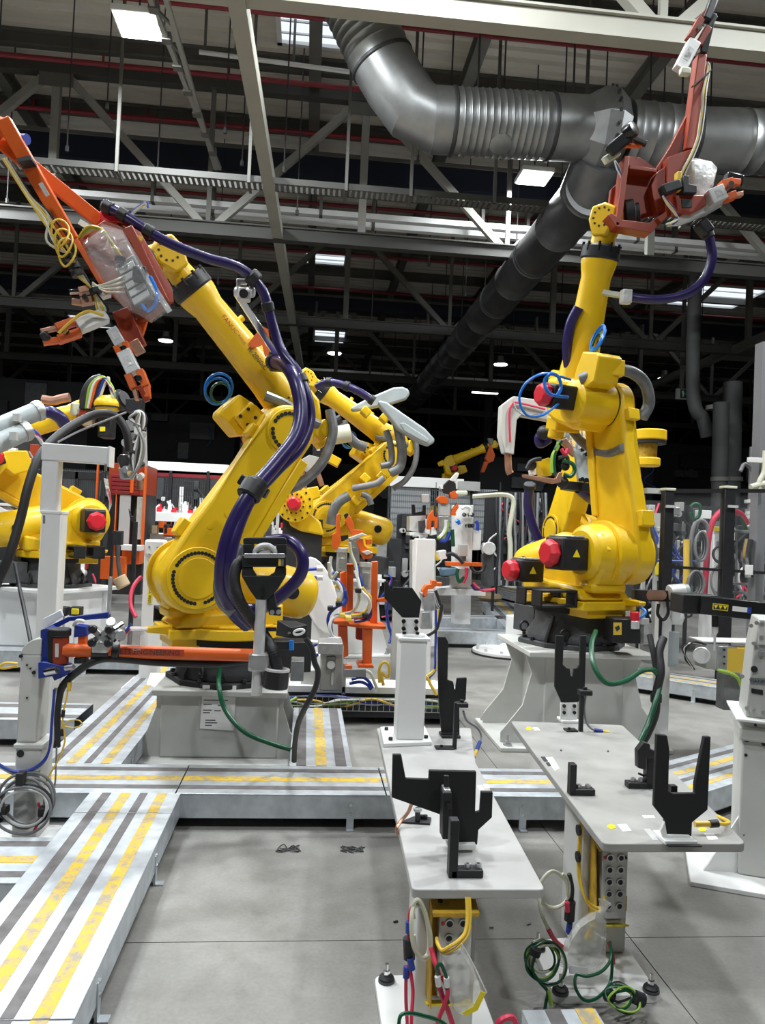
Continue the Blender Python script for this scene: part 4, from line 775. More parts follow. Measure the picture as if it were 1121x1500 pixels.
J2 = jbox('yellow junction box on the front right table column behind a tied clear bag', (cx2+.005, 2.572, .295), .10, .24)
for pts, mt in (([(97, 603), (110, 603), (118, 610), (110, 617), (95, 616), (88, 610)], 'yellow_label'), ([(118, 606), (142, 606), (152, 619), (128, 619)], 'paper'), ([(445, 1025), (462, 1022), (478, 1030), (475, 1040), (455, 1043), (440, 1035)], 'yellow_label'), ([(483, 1024), (522, 1022), (546, 1052), (508, 1054)], 'paper'), ([(838, 1038), (858, 1036), (870, 1045), (862, 1054), (845, 1054), (832, 1046)], 'yellow_label'), ([(858, 1062), (900, 1062), (920, 1088), (878, 1090)], 'paper'), ([(590, 985), (640, 985), (648, 996), (600, 997)], 'paper'), ([(597, 1042), (625, 1042), (662, 1092), (640, 1094)], 'alu'), ([(172, 735), (205, 733), (235, 782), (215, 792)], 'white')):
    ob('sticker', flat(M(), c5(pts), Z2, .0012), mt, T2_, sm=0)
for pts in ([(155, 733), (172, 733), (186, 752), (169, 752)], [(176, 758), (190, 756), (198, 770), (186, 772)]): ob('sticker_bar', flat(M(), c5(pts), Z2, .0025), 'ink', T2_, sm=0)
for x, y in ((612, 312), (640, 305)): ob('sticker', flat(M(), c6([(x, y), (x+22, y-4), (x+34, y+18), (x+12, y+22)]), Z1, .0012), 'paper', T1, sm=0)
for x, y in ((242, 704), (444, 708), (1030, 1070)): ob('tapped_hole', flat(M(), c5([(x-4, y-3), (x+4, y-3), (x+4, y+3), (x-4, y+3)]), Z2, .001), 'black', T2_)
# ---- brackets bolted on the tables
def fork(name, conv, pts, base, z, label, th=.016, mount=None, mmt='white', bolts=(), cat='bracket', grp='black workpiece brackets', pad=None):
    g = G(*base, z); Y = g.y; t = thing(name, g, label, cat, grp); P = conv(pts)
    pl_ = ob('plate', M().prism(quad_px(P, Y), (0, th, 0)), 'black_matt', t, bev=.0025)
    if mount:
        ob('mount', M().prism(quad_px(conv(mount), Y-.012), (0, .012, 0)), mmt, t, bev=.002); x0 = min(x for x, y in conv(mount)); x1 = max(x for x, y in conv(mount))
        a = at(x0, base[1], Y); b = at(x1, base[1], Y); ob('foot', M().bb((a.x-.004, Y-.035, z), (b.x+.004, Y+.05, z+.012)), mmt, t, bev=.002)
        if pad: ob('pad', M().bb((a.x, Y-.05, z), (b.x+.01, Y-.036, z+.004)), 'black', t)
    for x, y in conv(bolts): p = at(x, y, Y-.012); ob('bolt', M().cyl(p, p+V((0, -.008, 0)), .0085, n=10), 'black_gloss', t)
    return t, Y
t, Y = fork('bracket_fork', c6, [(190, 155), (232, 155), (255, 275), (370, 280), (372, 235), (608, 240), (602, 445), (625, 440), (632, 342), (690, 342), (686, 470), (618, 532), (612, 606), (500, 606), (440, 460), (185, 370)], (680, 1246), Z1, 'large black stepped bracket fork on the front middle table')
ob('mount', M().prism(quad_px(c6([(455, 585), (478, 585), (480, 606), (606, 604), (602, 632), (470, 632)]), Y-.02), (0, .06, 0)), 'white', t, bev=.002)
ob('stop_block', M().prism(quad_px(c6([(440, 345), (486, 345), (486, 580), (438, 580)]), Y-.06), (0, .055, 0)), 'black', t, bev=.003); ob('stop_tip', M().prism(quad_px(c6([(446, 330), (480, 330), (486, 365), (444, 365)]), Y-.058), (0, .05, 0)), 'steel', t, bev=.003); ob('stop_pin', M().cyl(at(654, 1152, Y-.03), at(654, 1136, Y-.03), .008, n=12), 'black', t)
p = at(657, 1180, Y-.06); ob('bolt', M().cyl(p, p+V((0, -.008, 0)), .009, n=12), 'black_gloss', t)
def angle(label, conv, vert, foot, base, z, bolts, sensor=None):
    g = G(*base, z); Y = g.y; t = thing('stop_angle', g, label, 'bracket', 'black stop angles'); a = at(conv([foot[0]])[0][0], base[1], Y); b = at(conv([foot[1]])[0][0], base[1], Y)
    zt = at(*conv([vert[0]])[0], Y).z; w = abs(at(*conv([vert[0]])[0], Y).x-at(*conv([vert[1]])[0], Y).x); vx = at(*conv([vert[0]])[0], Y).x
    ob('upright', M().bb((vx, Y, z), (vx+w, Y+.035, zt)), 'black', t, bev=.003); ob('foot', M().bb((min(a.x, b.x), Y, z), (max(a.x, b.x), Y+.04, z+.022)), 'black', t, bev=.003)
    for u in bolts: x = a.x+(b.x-a.x)*u; c = V((x, Y+.02, z+.022)); q = ob('bolt', M().cyl(c, c+V((0, 0, .012)), .0095, n=12), 'steel', t); ob('hex_socket', M().cyl(c+V((0, 0, .011)), c+V((0, 0, .0125)), .005, n=6), 'black', q)
    return t, Y
t, Y = angle('black stop angle with two silver bolts at the front of the middle table', c6, [(480, 485), (525, 485)], [(480, 775), (642, 775)], (684, 1287), Z1, (.55, .88))
t, Y = angle('small black stop angle standing alone in the middle of the right table', c5, [(285, 765), (312, 765)], [(285, 898), (390, 898)], (855, 1166), Z2, (.38, .75))
t, Y = angle('black stop angle with sensor block behind the tall fork on the right table', c5, [(615, 712), (648, 712)], [(533, 872), (645, 872)], (940, 1156), Z2, (.25, .55))
ob('sensor_block', M().prism(quad_px(c5([(572, 705), (600, 668), (626, 678), (628, 700), (650, 708), (650, 735), (612, 740), (610, 790), (574, 780)]), Y-.02), (0, .03, 0)), 'black', t, bev=.003); ob('sensor_lead', M().tube(path_px([(936, 1133, Y), (950, 1138, Y+.05), (960, 1128, Y+.1)]), .004, 6), 'rubber', t)
fork('bracket_fork', c5, [(655, 635), (700, 640), (710, 700), (705, 880), (725, 890), (820, 890), (820, 850), (860, 645), (888, 645), (875, 960), (808, 1015), (805, 1075), (695, 1075), (690, 1005), (643, 945)], (992, 1231), Z2, 'tall black two-pronged bracket fork at the front right corner of the right table', mount=[(690, 1010), (700, 1070), (800, 1072), (800, 1090), (685, 1090), (672, 1050)], pad=True)
Yf = G(992, 1231, Z2).y
t = thing('sensor_plug', at(1028, 1208, Yf+.06), 'yellow sensor plug with black collar behind the tall front fork', 'plug'); ob('plug', M().cyl(at(1018, 1207, Yf+.05), at(1040, 1207, Yf+.05), .009, n=12), 'cable_yellow', t); ob('collar', M().cyl(at(1040, 1207, Yf+.05), at(1052, 1206, Yf+.05), .012, n=12), 'black', t); ob('cable', M().tube(path_px([(1052, 1206, Yf+.05), (1062, 1207, Yf+.06), (1068, 1204, Yf+.1), (1052, 1196, Yf+.2)]), .006, 8), 'cable_yellow', t)
ob('sensor_tip', M().beam(at(984, 1210, Yf+.04), at(986, 1150, Yf+.04), .02, .02), 'black', t)
fork('bracket_fork', c5, [(220, 208), (255, 210), (250, 335), (270, 352), (280, 352), (284, 385), (294, 385), (298, 352), (312, 350), (322, 335), (325, 210), (352, 210), (345, 430), (318, 495), (245, 498), (215, 430)], (834, 1057), Z2, 'black two-pronged bracket fork on the rear of the right table against the pedestal', mount=[(240, 500), (312, 500), (312, 578), (240, 578)], bolts=[(254, 512), (298, 512), (254, 540), (298, 540)])
fork('bracket_fork', c4, [(752, 352), (788, 352), (800, 375), (797, 548), (822, 556), (832, 600), (840, 540), (885, 538), (880, 640), (850, 660), (852, 800), (770, 800), (755, 620)], (662, 1079), Z1, 'narrow tall black bracket fork at the rear of the middle table', mount=[(768, 790), (846, 790), (846, 806), (768, 806)], mmt='black')
def sensor_post(label, conv, post, head, foot, base, z, cable, mts):
    Y = G(*base, z).y; t = thing('sensor_post', G(*base, z), label, 'sensor', 'sensor posts on the tables'); P = [at(*q, Y) for q in conv(post)]
    ob('upright', M().beam(V((P[1].x, Y, z)), V((P[1].x, Y, P[0].z)), .017, .022, (0, 1, 0)), 'black', t, bev=.002); H = [at(*q, Y) for q in conv(head)]; ob('head', M().bb((H[0].x, Y-.02, H[1].z), (H[1].x, Y+.025, H[0].z)), 'black', t, bev=.004)
    hc = (H[0]+H[1])/2; ob('head_cap', M().cyl(V((hc.x, Y, H[0].z)), V((hc.x, Y, H[0].z+.012)), .010, n=10), 'black', t)
    F = [at(*q, Y) for q in conv(foot)]; ob('foot', M().bb((F[0].x, Y-.02, z), (F[1].x, Y+.03, z+.008)), 'black', t, bev=.002); c = V(((F[0].x*2+F[1].x)/3, Y, z+.008)); ob('bolt', M().cyl(c, c+V((0, 0, .008)), .007, n=8), 'black_gloss', t)
    pts = [at(*conv([q[:2]])[0], Y+q[2]) for q in cable]; ob('cable', M().tube(pts, .005, 6), mts[0], t); ob('plug', M().cyl(pts[-2], pts[-1], .009, n=10), mts[1], t); ob('plug', M().cyl(pts[-1], pts[-1]+(pts[-1]-pts[-2])*.8, .008, n=10), mts[2], t)
sensor_post('black sensor post with blue and yellow plug at the rear of the middle table', c4, [(835, 650), (828, 858)], [(835, 650), (888, 672)], [(775, 0), (858, 0)], (667, 1097), Z1, [(868, 690, 0), (885, 735, .02), (930, 765, .05), (950, 800, .05), (945, 830, .03), (930, 868, 0)], ('cable_grey', 'cable_blue', 'cable_yellow'))
sensor_post('black sensor post beside the rear fork on the right table', c5, [(326, 450), (326, 615)], [(318, 442), (372, 466)], [(282, 0), (332, 0)], (846, 1071), Z2, [(348, 470, 0), (342, 530, .01), (355, 590, 0), (385, 616, -.01), (420, 622, -.01)], ('cable_grey', 'cable_blue', 'cable_yellow'))
t = thing('sensor_post', G(612, 1208, Z1), 'short black proximity sensor left of the large stepped fork', 'sensor', 'sensor posts on the tables'); Y = G(612, 1208, Z1).y
ob('foot', M().prism([G(x, y, Z1) for x, y in [(586, 1206), (612, 1196), (632, 1200), (630, 1209)]], (0, 0, .006)), 'black', t); ob('upright', M().cyl(G(612, 1205, Z1), at(612, 1184, Y), .009, n=12), 'black', t); ob('nut', M().cyl(at(612, 1188, Y), at(612, 1184, Y), .014, n=6), 'steel', t)
for dx in (618, 623): c = G(dx, 1202, Z1)+V((0, 0, .006)); ob('bolt', M().cyl(c, c+V((0, 0, .012)), .008, n=8), 'black_gloss', t)
ob('cable', M().tube(path_px([(603, 1178, Y), (598, 1190, Y-.01), (588, 1202, Y-.02), (582, 1212, Y-.05), (582, 1222, Y-.05)]), .006, 6), 'copper', t)
# ---- white square post at the rear of table 1
g = G(598, 1084, Z1); Y = g.y; P = thing('fixture_post', g, 'white square post on a bolted foot plate at the rear of the middle table', 'post')
ob('foot_plate', M().prism([G(x, y, Z1)+V((0, 0, .018)) for x, y in [(557, 1070), (622, 1068), (633, 1092), (562, 1095)]], (0, 0, -.018)), 'white', P, bev=.003)
zt = at(602, 936, Y).z; wx = 20*Y/FPX; xc = at(598, 1084, Y).x
ob('column', M().bb((xc-wx, Y-wx, Z1+.018), (xc+wx, Y+wx, zt)), 'white', P, bev=.006); ob('cap_plate', M().bb((xc-wx-.008, Y-wx-.008, zt), (xc+wx+.012, Y+wx+.008, zt+.014)), 'white', P, bev=.003)
for x, y in ((566, 1075), (572, 1090), (617, 1073), (624, 1087)): p = G(x, y, Z1)+V((0, 0, .018)); ob('bolt', M().cyl(p, p+V((0, 0, .012)), .010, n=10), 'black_gloss', P)
t = thing('bracket_plate', V((xc, Y, zt+.014)), 'black angular bracket plate on top of the white square post', 'bracket', 'black workpiece brackets')
ob('plate', M().prism(quad_px(c3([(545, 580), (568, 585), (580, 620), (596, 640), (600, 618), (725, 622), (785, 710), (768, 818), (660, 815), (545, 690)]), Y), (0, .016, 0)), 'black_matt', t, bev=.0025)
mm = at(600, 932, Y); ob('mount', M().prism(quad_px(c3([(655, 818), (768, 818), (764, 930), (658, 930)]), Y-.014), (0, .014, 0)), 'white', t, bev=.003); ob('mount_foot', M().bb((xc-.045, Y-.04, zt+.014), (xc+.055, Y+.02, zt+.026)), 'white', t, bev=.003)
for x, y in ((668, 838), (668, 885), (750, 840), (750, 885)): p = at(*c3([(x, y)])[0], Y-.014); ob('bolt', M().cyl(p, p+V((0, -.009, 0)), .010, n=10), 'black_gloss', t)
for x in (672, 758): p = at(*c3([(x, 930)])[0], Y-.03); ob('bolt', M().cyl(V((p.x, Y-.03, zt+.026)), V((p.x, Y-.03, zt+.036)), .009, n=10), 'black_gloss', t)
# ---- cables and bags around table 1
def cable(label, pts, r, mt, group, name='cable', extra=(), n=7, k=6):
    p = path_px(pts); t = thing(name, p[0], label, 'cable', group); ob('sheath', M().tube(p, r, n, k), mt, t)
    for nm, a, b, rr, m2 in extra: ob(nm, M().cyl(at(*a), at(*b), rr, n=10), m2, t)
    return t
GT1 = 'cables at the front middle table'
ya = 2.08
cable('cream cable coil hung on the left side of the middle table column', [(606, 1345, ya), (604, 1330, ya), (613, 1318, ya), (624, 1340, ya), (629, 1375, ya), (627, 1398, ya), (617, 1403, ya-.02), (606, 1385, ya-.03), (603, 1350, ya-.02), (607, 1328, ya), (620, 1330, ya+.01), (630, 1365, ya), (631, 1390, ya), (622, 1405, ya), (610, 1395, ya), (606, 1370, ya)], .006, 'cable_cream', GT1)
cable('cable with blue and black couplers left of the middle table column', [(604, 1328, ya), (600, 1340, ya), (600, 1355, ya), (599, 1372, ya), (598, 1400, ya), (601, 1420, ya), (605, 1450, ya-.02), (603, 1490, ya-.05), (602, 1530, ya-.05)], .005, 'cable_red', GT1, extra=[('coupler', (599, 1350, ya), (599, 1366, ya), .009, 'cable_blue'), ('coupler', (599, 1374, ya), (600, 1404, ya), .016, 'black'), ('coupler', (601, 1404, ya-.015), (604, 1420, ya-.015), .009, 'cable_blue'), ('coupler', (596, 1416, ya), (595, 1432, ya), .009, 'cable_blue')])
cable('thin red cable hanging beside the couplers to the floor plate', [(596, 1416, ya), (595, 1432, ya), (595, 1465, ya), (597, 1500, ya)], .005, 'cable_red', GT1)
cable('yellow twin cable dropping in front of the middle junction box', [(684, 1314, ya-.02), (685, 1340, ya-.04), (682, 1365, ya-.06), (672, 1378, ya-.07), (660, 1386, ya-.07), (648, 1392, ya-.06), (641, 1382, ya-.04), (640, 1374, ya-.02)], .005, 'cable_yellow', GT1)
cable('second yellow cable of the pair at the middle junction box', [(688, 1314, ya-.02), (689, 1342, ya-.04), (686, 1368, ya-.06), (676, 1382, ya-.07), (666, 1390, ya-.07), (650, 1396, ya-.06), (643, 1388, ya-.04)], .004, 'cable_yellow', GT1)
cable('red sleeved cable leaving the middle junction box to the floor', [(632, 1390, ya-.02), (637, 1408, ya-.06), (642, 1425, ya-.07), (644, 1445, ya-.07), (650, 1465, ya-.07), (657, 1482, ya-.07), (664, 1505, ya-.07)], .007, 'cable_red', GT1)
cable('second red cable crossing at the foot of the middle column', [(648, 1430, ya-.06), (656, 1450, ya-.08), (652, 1470, ya-.08), (643, 1492, ya-.08), (640, 1510, ya-.08)], .006, 'cable_red', GT1)
cable('green cable on the floor plate below the middle column', [(584, 1520, 1.95), (586, 1490, 1.96), (598, 1484, 1.97), (620, 1488, 1.98), (645, 1496, 1.98), (665, 1512, 1.98)], .005, 'cable_green', GT1)
cable('white plugged cable in front of the middle junction box', [(643, 1432, ya-.07), (640, 1420, ya-.08), (645, 1412, ya-.08), (652, 1425, ya-.08), (655, 1440, ya-.08), (656, 1470, ya-.08)], .005, 'cable_green', GT1, extra=[('plug', (654, 1432, ya-.08), (655, 1445, ya-.08), .008, 'cable_white'), ('plug', (641, 1430, ya-.08), (643, 1444, ya-.08), .008, 'cable_white')])
def bag(name, label, outer, Y, dep, mt, par=None, n=3):
    cxx = sum(x for x, y in outer)/len(outer); cyy = sum(y for x, y in outer)/len(outer); rs = []
    for k in range(n+2):
        u = k/(n+1); s = .55+.45*sin(pi*(.12+.76*u))
        rs.append([at(cxx+(x-cxx)*s+1.5*sin(3.1*i+k), cyy+(y-cyy)*s+1.5*cos(2.3*i+k*1.3), Y+dep*(u-.5)) for i, (x, y) in enumerate(outer)])
    t = thing(name, at(cxx, cyy, Y), label, 'bag'); ob('film', M().loft(rs), mt, t, sm=60); return t
b = bag('plastic_bag', 'open clear plastic bag with a yellow strip hung on the middle junction box', [(645, 1395), (676, 1382), (690, 1408), (712, 1452), (700, 1476), (678, 1488), (662, 1478), (650, 1440)], 2.03, .05, 'bag_plastic')
ob('yellow_strip', M().prism(quad_px([(705, 1452), (712, 1455), (700, 1480), (684, 1488), (676, 1484), (694, 1474)], 1.995), (0, .002, 0)), 'yellow_label', b); ob('seam', M().tube(path_px([(676, 1382, 2.0), (692, 1410, 2.0), (713, 1454, 2.0)]), .002, 5), 'milky', b)
# ---- cables and bag around table 2
GT2 = 'cables at the front right table'; yb = 2.5
cable('cream cable loop hanging between the two tables', [(832, 1312, yb), (829, 1290, yb), (812, 1276, yb), (798, 1284, yb), (791, 1300, yb), (795, 1322, yb), (812, 1330, yb), (828, 1322, yb), (835, 1305, yb), (834, 1290, yb), (824, 1280, yb)], .006, 'cable_cream', GT2)
cable('cream cable with a red end running from the middle table to the right floor plate', [(792, 1300, yb-.02), (790, 1318, yb-.06), (794, 1340, yb-.08), (803, 1360, yb-.08)], .006, 'cable_cream', GT2, extra=[])
cable('red cable end above the right floor plate', [(803, 1360, yb-.08), (812, 1376, yb-.06), (822, 1386, yb-.04), (830, 1391, yb-.02)], .008, 'cable_red', GT2)
cable('black coupler and cables clipped left of the right column', [(834, 1280, yb), (838, 1300, yb), (837, 1320, yb), (836, 1345, yb), (834, 1368, yb)], .008, 'rubber', GT2, extra=[('coupler', (836, 1320, yb-.01), (834, 1348, yb-.01), .017, 'black'), ('coupler', (831, 1322, yb-.02), (832, 1335, yb-.02), .009, 'cable_red'), ('coupler', (835, 1352, yb), (833, 1366, yb), .010, 'cable_blue')])
cable('yellow cable pair clipped down the right column', [(850, 1205, 2.53), (849, 1230, 2.53), (847, 1258, 2.53), (848, 1285, 2.52), (856, 1312, 2.5), (868, 1326, 2.49), (880, 1330, 2.48), (886, 1322, 2.47), (885, 1312, 2.48)], .005, 'cable_yellow', GT2, extra=[('clip', (846, 1216, 2.52), (850, 1216, 2.52), .018, 'black'), ('clip', (845, 1255, 2.52), (849, 1255, 2.52), .018, 'black')])
cable('second yellow cable of the right column pair', [(853, 1205, 2.53), (851, 1240, 2.53), (850, 1280, 2.52), (858, 1318, 2.49), (872, 1334, 2.48), (884, 1334, 2.47)], .004, 'cable_yellow', GT2)
def coil(label, px0, Y, ax, bx, turns, r, mts, group, tilt=(.0, .3)):
    c = at(*px0, Y); t = thing('cable_coil', c, label, 'cable', group)
    for k in range(turns):
        a_ = ax*(1-.07*k); b_ = bx*(1-.05*k); o = V((.006*sin(k*2.), .008*k, .004*cos(k*3.)))
        ob('turn', M().tube([c+o+V((a_*cos(u), tilt[1]*b_*sin(u)+.01*sin(2*u+k), b_*sin(u))) for u in (2*pi*i/12 for i in range(12))], r, 6, 3, True), mts[k % len(mts)], t)
    return t
yc = 2.34
t = coil('green and cream cable coil at the left corner of the right floor plate', (800, 1412), yc, .064, .055, 6, .0038, ['cable_green', 'cable_cream', 'cable_green', 'cable_lime', 'cable_cream'], 'cable coils'); p = at(783, 1394, yc); ob('tie', M().lathe(p-V((.0, 0, .01)), (.3, 0, 1), [(0, .018), (.02, .018)], 12), 'black', t)
cable('green cables hanging from the coil off the left plate corner', [(784, 1398, yc), (780, 1420, yc), (792, 1440, yc-.02), (802, 1452, yc-.03), (800, 1468, yc-.04), (798, 1480, yc-.05)], .005, 'cable_green', GT2)
cable('lime cable bundle below the coil tie', [(803, 1450, yc-.03), (806, 1462, yc-.04), (808, 1474, yc-.05)], .006, 'cable_lime', GT2)
cable('thick green cable loop across the right floor plate', [(894, 1380, yc+.05), (896, 1395, yc), (893, 1410, yc-.02), (880, 1424, yc-.04), (860, 1430, yc-.05), (845, 1428, yc-.04), (843, 1445, yc-.06), (852, 1462, yc-.07), (864, 1466, yc-.07), (880, 1458, yc-.05), (894, 1440, yc-.02), (897, 1415, yc), (896, 1395, yc+.02)], .005, 'cable_green', GT2)
cable('red cable ends at the foot of the right junction box', [(892, 1380, 2.42), (897, 1396, 2.4), (899, 1412, 2.38)], .006, 'cable_red', GT2)
t = coil('green and lime cable coil at the front right plate corner', (914, 1466), 2.25, .048, .024, 5, .0035, ['cable_lime', 'cable_green', 'cable_green', 'cable_lime', 'rubber'], 'cable coils', (0, .8)); p = at(889, 1456, 2.28); ob('tie', M().lathe(p, (1, 0, -.5), [(0, .02), (.02, .02)], 12), 'black', t); p = at(934, 1462, 2.26); ob('tie', M().lathe(p, (1, 0, -.4), [(-.01, .02), (.02, .02)], 12), 'black', t)
cable('dark green lead running back from the front coil', [(890, 1455, 2.27), (900, 1442, 2.3), (920, 1446, 2.28), (934, 1460, 2.26)], .0045, 'cable_green', GT2)
b = bag('plastic_bag', 'clear plastic bag tied over plugs at the foot of the right junction box', [(862, 1338), (876, 1334), (888, 1345), (890, 1375), (886, 1410), (878, 1425), (845, 1428), (818, 1412), (826, 1380), (845, 1352)], 2.42, .10, 'bag_plastic')
ob('bag_neck', M().lathe(at(882, 1334, 2.43), (.3, 0, 1), [(-.03, .018), (0, .010), (.02, .016), (.03, .022)], 10), 'bag_plastic', b)
for k in range(3): ob('plug', M().cyl(at(866+k*9, 1362+k*6, 2.42), at(860+k*10, 1376+k*6, 2.42), .010, n=8), ['cable_yellow', 'cable_cream', 'cable_white'][k], b)
ob('label', M().prism(quad_px([(834, 1414), (862, 1418), (860, 1430), (834, 1426)], 2.36), (0, .001, 0)), 'paper', b)
cable('short red cable at the bottom edge left of the striped lid corner', [(728, 1500, 1.98), (738, 1492, 1.98), (750, 1490, 1.99), (756, 1500, 1.99)], .008, 'cable_red', GT2)
# debris on the floor
for k, (x, y) in enumerate(((412, 1244), (505, 1246))):
    m = M(); q = random.Random(k+3)
    for j in range(5): m.tube([G(x+q.uniform(-8, 30), y+q.uniform(-6, 5))+V((0, 0, .002+.004*q.random())) for _ in range(5)], .0022, 5, 5)
    ob('glue_residue', m, 'roof_dark', label=['dark curled glue residue on the floor, left patch', 'dark curled glue residue on the floor, right patch'][k], cat='debris', kind='stuff')
for k, (x, y, lb) in enumerate(((720, 1360, 'tiny pale bolt lying on the floor between the tables'), (775, 1355, 'tiny nut lying on the floor left of the right plate'), (580, 1352, 'tiny dark nut on the floor left of the middle table'))):
    p = G(x, y); ob('loose_bolt', M().cyl(p+V((-.008, 0, .004)), p+V((.008, .004, .004)), .004, n=8), 'chrome' if k < 2 else 'black', label=lb, cat='bolt')
# ================================================================ LEFT FOREGROUND: LIFTING POST, TORQUE ARM, HANDLE
c7, c8 = cz(4.169, 0, 880), cz(5.556, 340, 770)
yp = 3.545
def X_(x, y, Y): return at(x, y, Y).x
def Z_(x, y, Y): return at(x, y, Y).z
t = thing('column_post', V((X_(42, 1150, yp), yp, 0)), 'grey square steel post at the left with a cable coil tied to it', 'post')
xl, xr = X_(20, 1150, yp), X_(58, 1150, yp)
ob('lower_tube', M().bb((xl, yp, .02), (xr, yp+.17, Z_(42, 1089, yp))), 'offwhite', t, bev=.008)
xl2, xr2 = X_(25, 1030, yp), X_(55, 1030, yp); zt = Z_(42, 960, yp)
ob('upper_tube', M().bb((xl2, yp+.012, Z_(42, 1089, yp)), (xr2, yp+.155, zt)), 'offwhite', t, bev=.006)
ob('collar', M().bb((xl-.008, yp-.008, Z_(42, 1090, yp)-.02), (xr+.008, yp+.178, Z_(42, 1090, yp))), 'offwhite', t, bev=.004)
w = xr2-xl2; ob('quarter_cover', M().prism([(xr2, yp+.012, zt)]+[(xr2-w*sin(a), yp+.012, zt+w*.85*cos(a)) for a in (radians(9*k) for k in range(11))], (0, .14, 0)), 'offwhite', t, bev=.004)
ob('foot_plate', M().bb((xl-.12, yp-.10, 0), (xr+.16, yp+.30, .02)), 'white', t, bev=.004)
for x, y in ((31, 961), (50, 985), (40, 974), (45, 979), (40, 1022)): p = at(x, y, yp+.012); ob('bolt', M().cyl(p, p+V((0, -.008, 0)), .008 if x in (31, 50) else .004, n=10), 'black', t)
p = at(30, 1104, yp); ob('oval_hole', M().lathe(p, (0, -1, 0), [(0, .016), (.002, .016)], 14), 'black', t)
# blue pivot bracket and orange arm
ta = thing('torque_arm', at(80, 955, yp), 'orange torque arm with blue pivot bracket reaching right from the grey post', 'arm')
def pp(name, pts, dy, th, mt, par=None, bev=.003): return ob(name, M().prism(quad_px(c7(pts), yp+dy), (0, th, 0)), mt, par or ta, bev=bev)
pp('bracket_plate', [(246, 180), (285, 165), (300, 175), (300, 380), (250, 385), (250, 300), (262, 285), (246, 240)], .02, .10, 'blue_paint')
pp('upper_link', [(246, 182), (410, 100), (660, 70), (662, 108), (425, 125), (330, 175), (290, 190)], .13, .02, 'blue_paint'); pp('lower_link', [(232, 378), (275, 374), (395, 402), (425, 428), (400, 460), (330, 490), (318, 462), (232, 478)], -.02, .10, 'blue_paint')
ob('pivot_pin', M().cyl(at(*c7([(280, 435)])[0], yp-.03), at(*c7([(350, 422)])[0], yp-.05), .016, n=14), 'chrome', ta); ob('pivot_pin', M().cyl(at(*c7([(400, 412)])[0], yp-.04), at(*c7([(450, 405)])[0], yp-.05), .012, n=12), 'steel', ta)
pp('white_cover', [(262, 110), (370, 55), (385, 95), (330, 130), (262, 175)], .16, .02, 'white'); pp('pivot_column', [(288, 185), (325, 175), (325, 385), (288, 385)], -.01, .06, 'black_gloss')
a = at(*c7([(362, 215)])[0], yp+.03); b = at(*c7([(358, 385)])[0], yp+.03); ob('head', M().cyl(b, a, .042, n=24), 'orange_red', ta, bev=.004); ob('head_cap', M().cyl(a, a+V((0, 0, .035)), .05, n=24), 'black', ta, bev=.006); ob('type_plate', M().prism(quad_px(c7([(336, 262), (358, 262), (356, 345), (336, 345)]), yp-.016), (0, .004, 0)), 'alu', ta)
e0, e1 = at(92, 952, yp+.02), at(374, 960, 3.74)
tb = ob('arm_tube', M().cyl(e0, e1, .030, n=24), 'orange', ta); d = (e1-e0).normalized()
ob('rubber_band', M().cyl(e0+(e1-e0)*.14, e0+(e1-e0)*.225, .036, n=24), 'rubber', ta)
n_ = (CP-(e0+e1)/2); n_ = (n_-d*n_.dot(d)).normalized(); up_ = d.cross(n_)*-1
pc = e0+(e1-e0)*.435
ob('print_band', M().prism([pc+n_*.0295+d*s*.15+up_*q for s, q in ((-1, -.014), (1, -.014), (1, .016), (-1, .016))], n_*.0006), 'ink_red', ta); lettering('ETS ENGINEERING', pc+n_*.031, d, up_, .032, 'ink', ta)
pp('riser', [(475, 215), (520, 215), (520, 280), (475, 280)], .05, .05, 'orange'); pp('valve', [(455, 150), (525, 160), (530, 215), (450, 225)], .04, .07, 'blue_paint'); ob('valve_hose', M().tube(path_px([(108, 916, yp+.05), (112, 910, yp+.03), (118, 909, yp+.03), (124, 911, yp+.03)]), .008, 8), 'cable_white', ta); pp('bearing_foot', [(450, 350), (520, 350), (520, 385), (450, 385)], .02, .06, 'black')
for s in (-1, 1):
    for q in (-1, 1): p = at(149, 931, yp-.02)+V((s*.035, 0, q*.03)); ob('knob', M().lathe(p, (0, -1, 0), [(0, .016), (.02, .020), (.03, .014)], 14), 'black', ta)
ob('cross_joint', M().beam(at(137, 921, yp), at(161, 941, yp), .03, .05, (0, 1, 0)), 'steel', ta, bev=.006); ob('cross_joint', M().beam(at(137, 941, yp), at(161, 921, yp), .03, .05, (0, 1, 0)), 'steel', ta, bev=.006); ob('joint_foot', M().bb(at(134, 956, yp), at(162, 940, yp+.05)), 'alu', ta, bev=.004)
ob('collar', M().lathe(e0+(e1-e0)*.24, d, [(0, .032), (.004, .036), (.03, .036), (.034, .032)], 20), 'black', ta)
t = thing('clear_pot', at(200, 945, yp+.12), 'clear plastic pot with a red and blue plug on the orange torque arm', 'pot'); ob('pot', M().cyl(at(200, 951, yp+.1), at(200, 921, yp+.1), .048, n=24), 'clear_plastic', t); ob('rim', M().lathe(at(200, 922, yp+.1), (0, 0, 1), [(0, .05), (.008, .05)], 24), 'milky', t)
ob('plug', M().beam(at(178, 936, yp+.06), at(190, 920, yp+.06), .010, .012), 'cable_red', t); ob('plug', M().beam(at(184, 925, yp+.05), at(192, 914, yp+.05), .008, .01), 'cable_blue', t)
t = ta
for k, (x, y, r) in enumerate(((166, 918, .02), (172, 925, .025), (178, 915, .016), (170, 935, .02), (164, 928, .018), (180, 930, .014))): p = at(x, y, yp+.03); ob('fitting', M().cyl(p, p+V((.03*sin(k*2), -.05, .03*cos(k*2))), r, n=10), ['alu', 'steel', 'chrome'][k % 3], t)
GL = 'cables at the grey post'
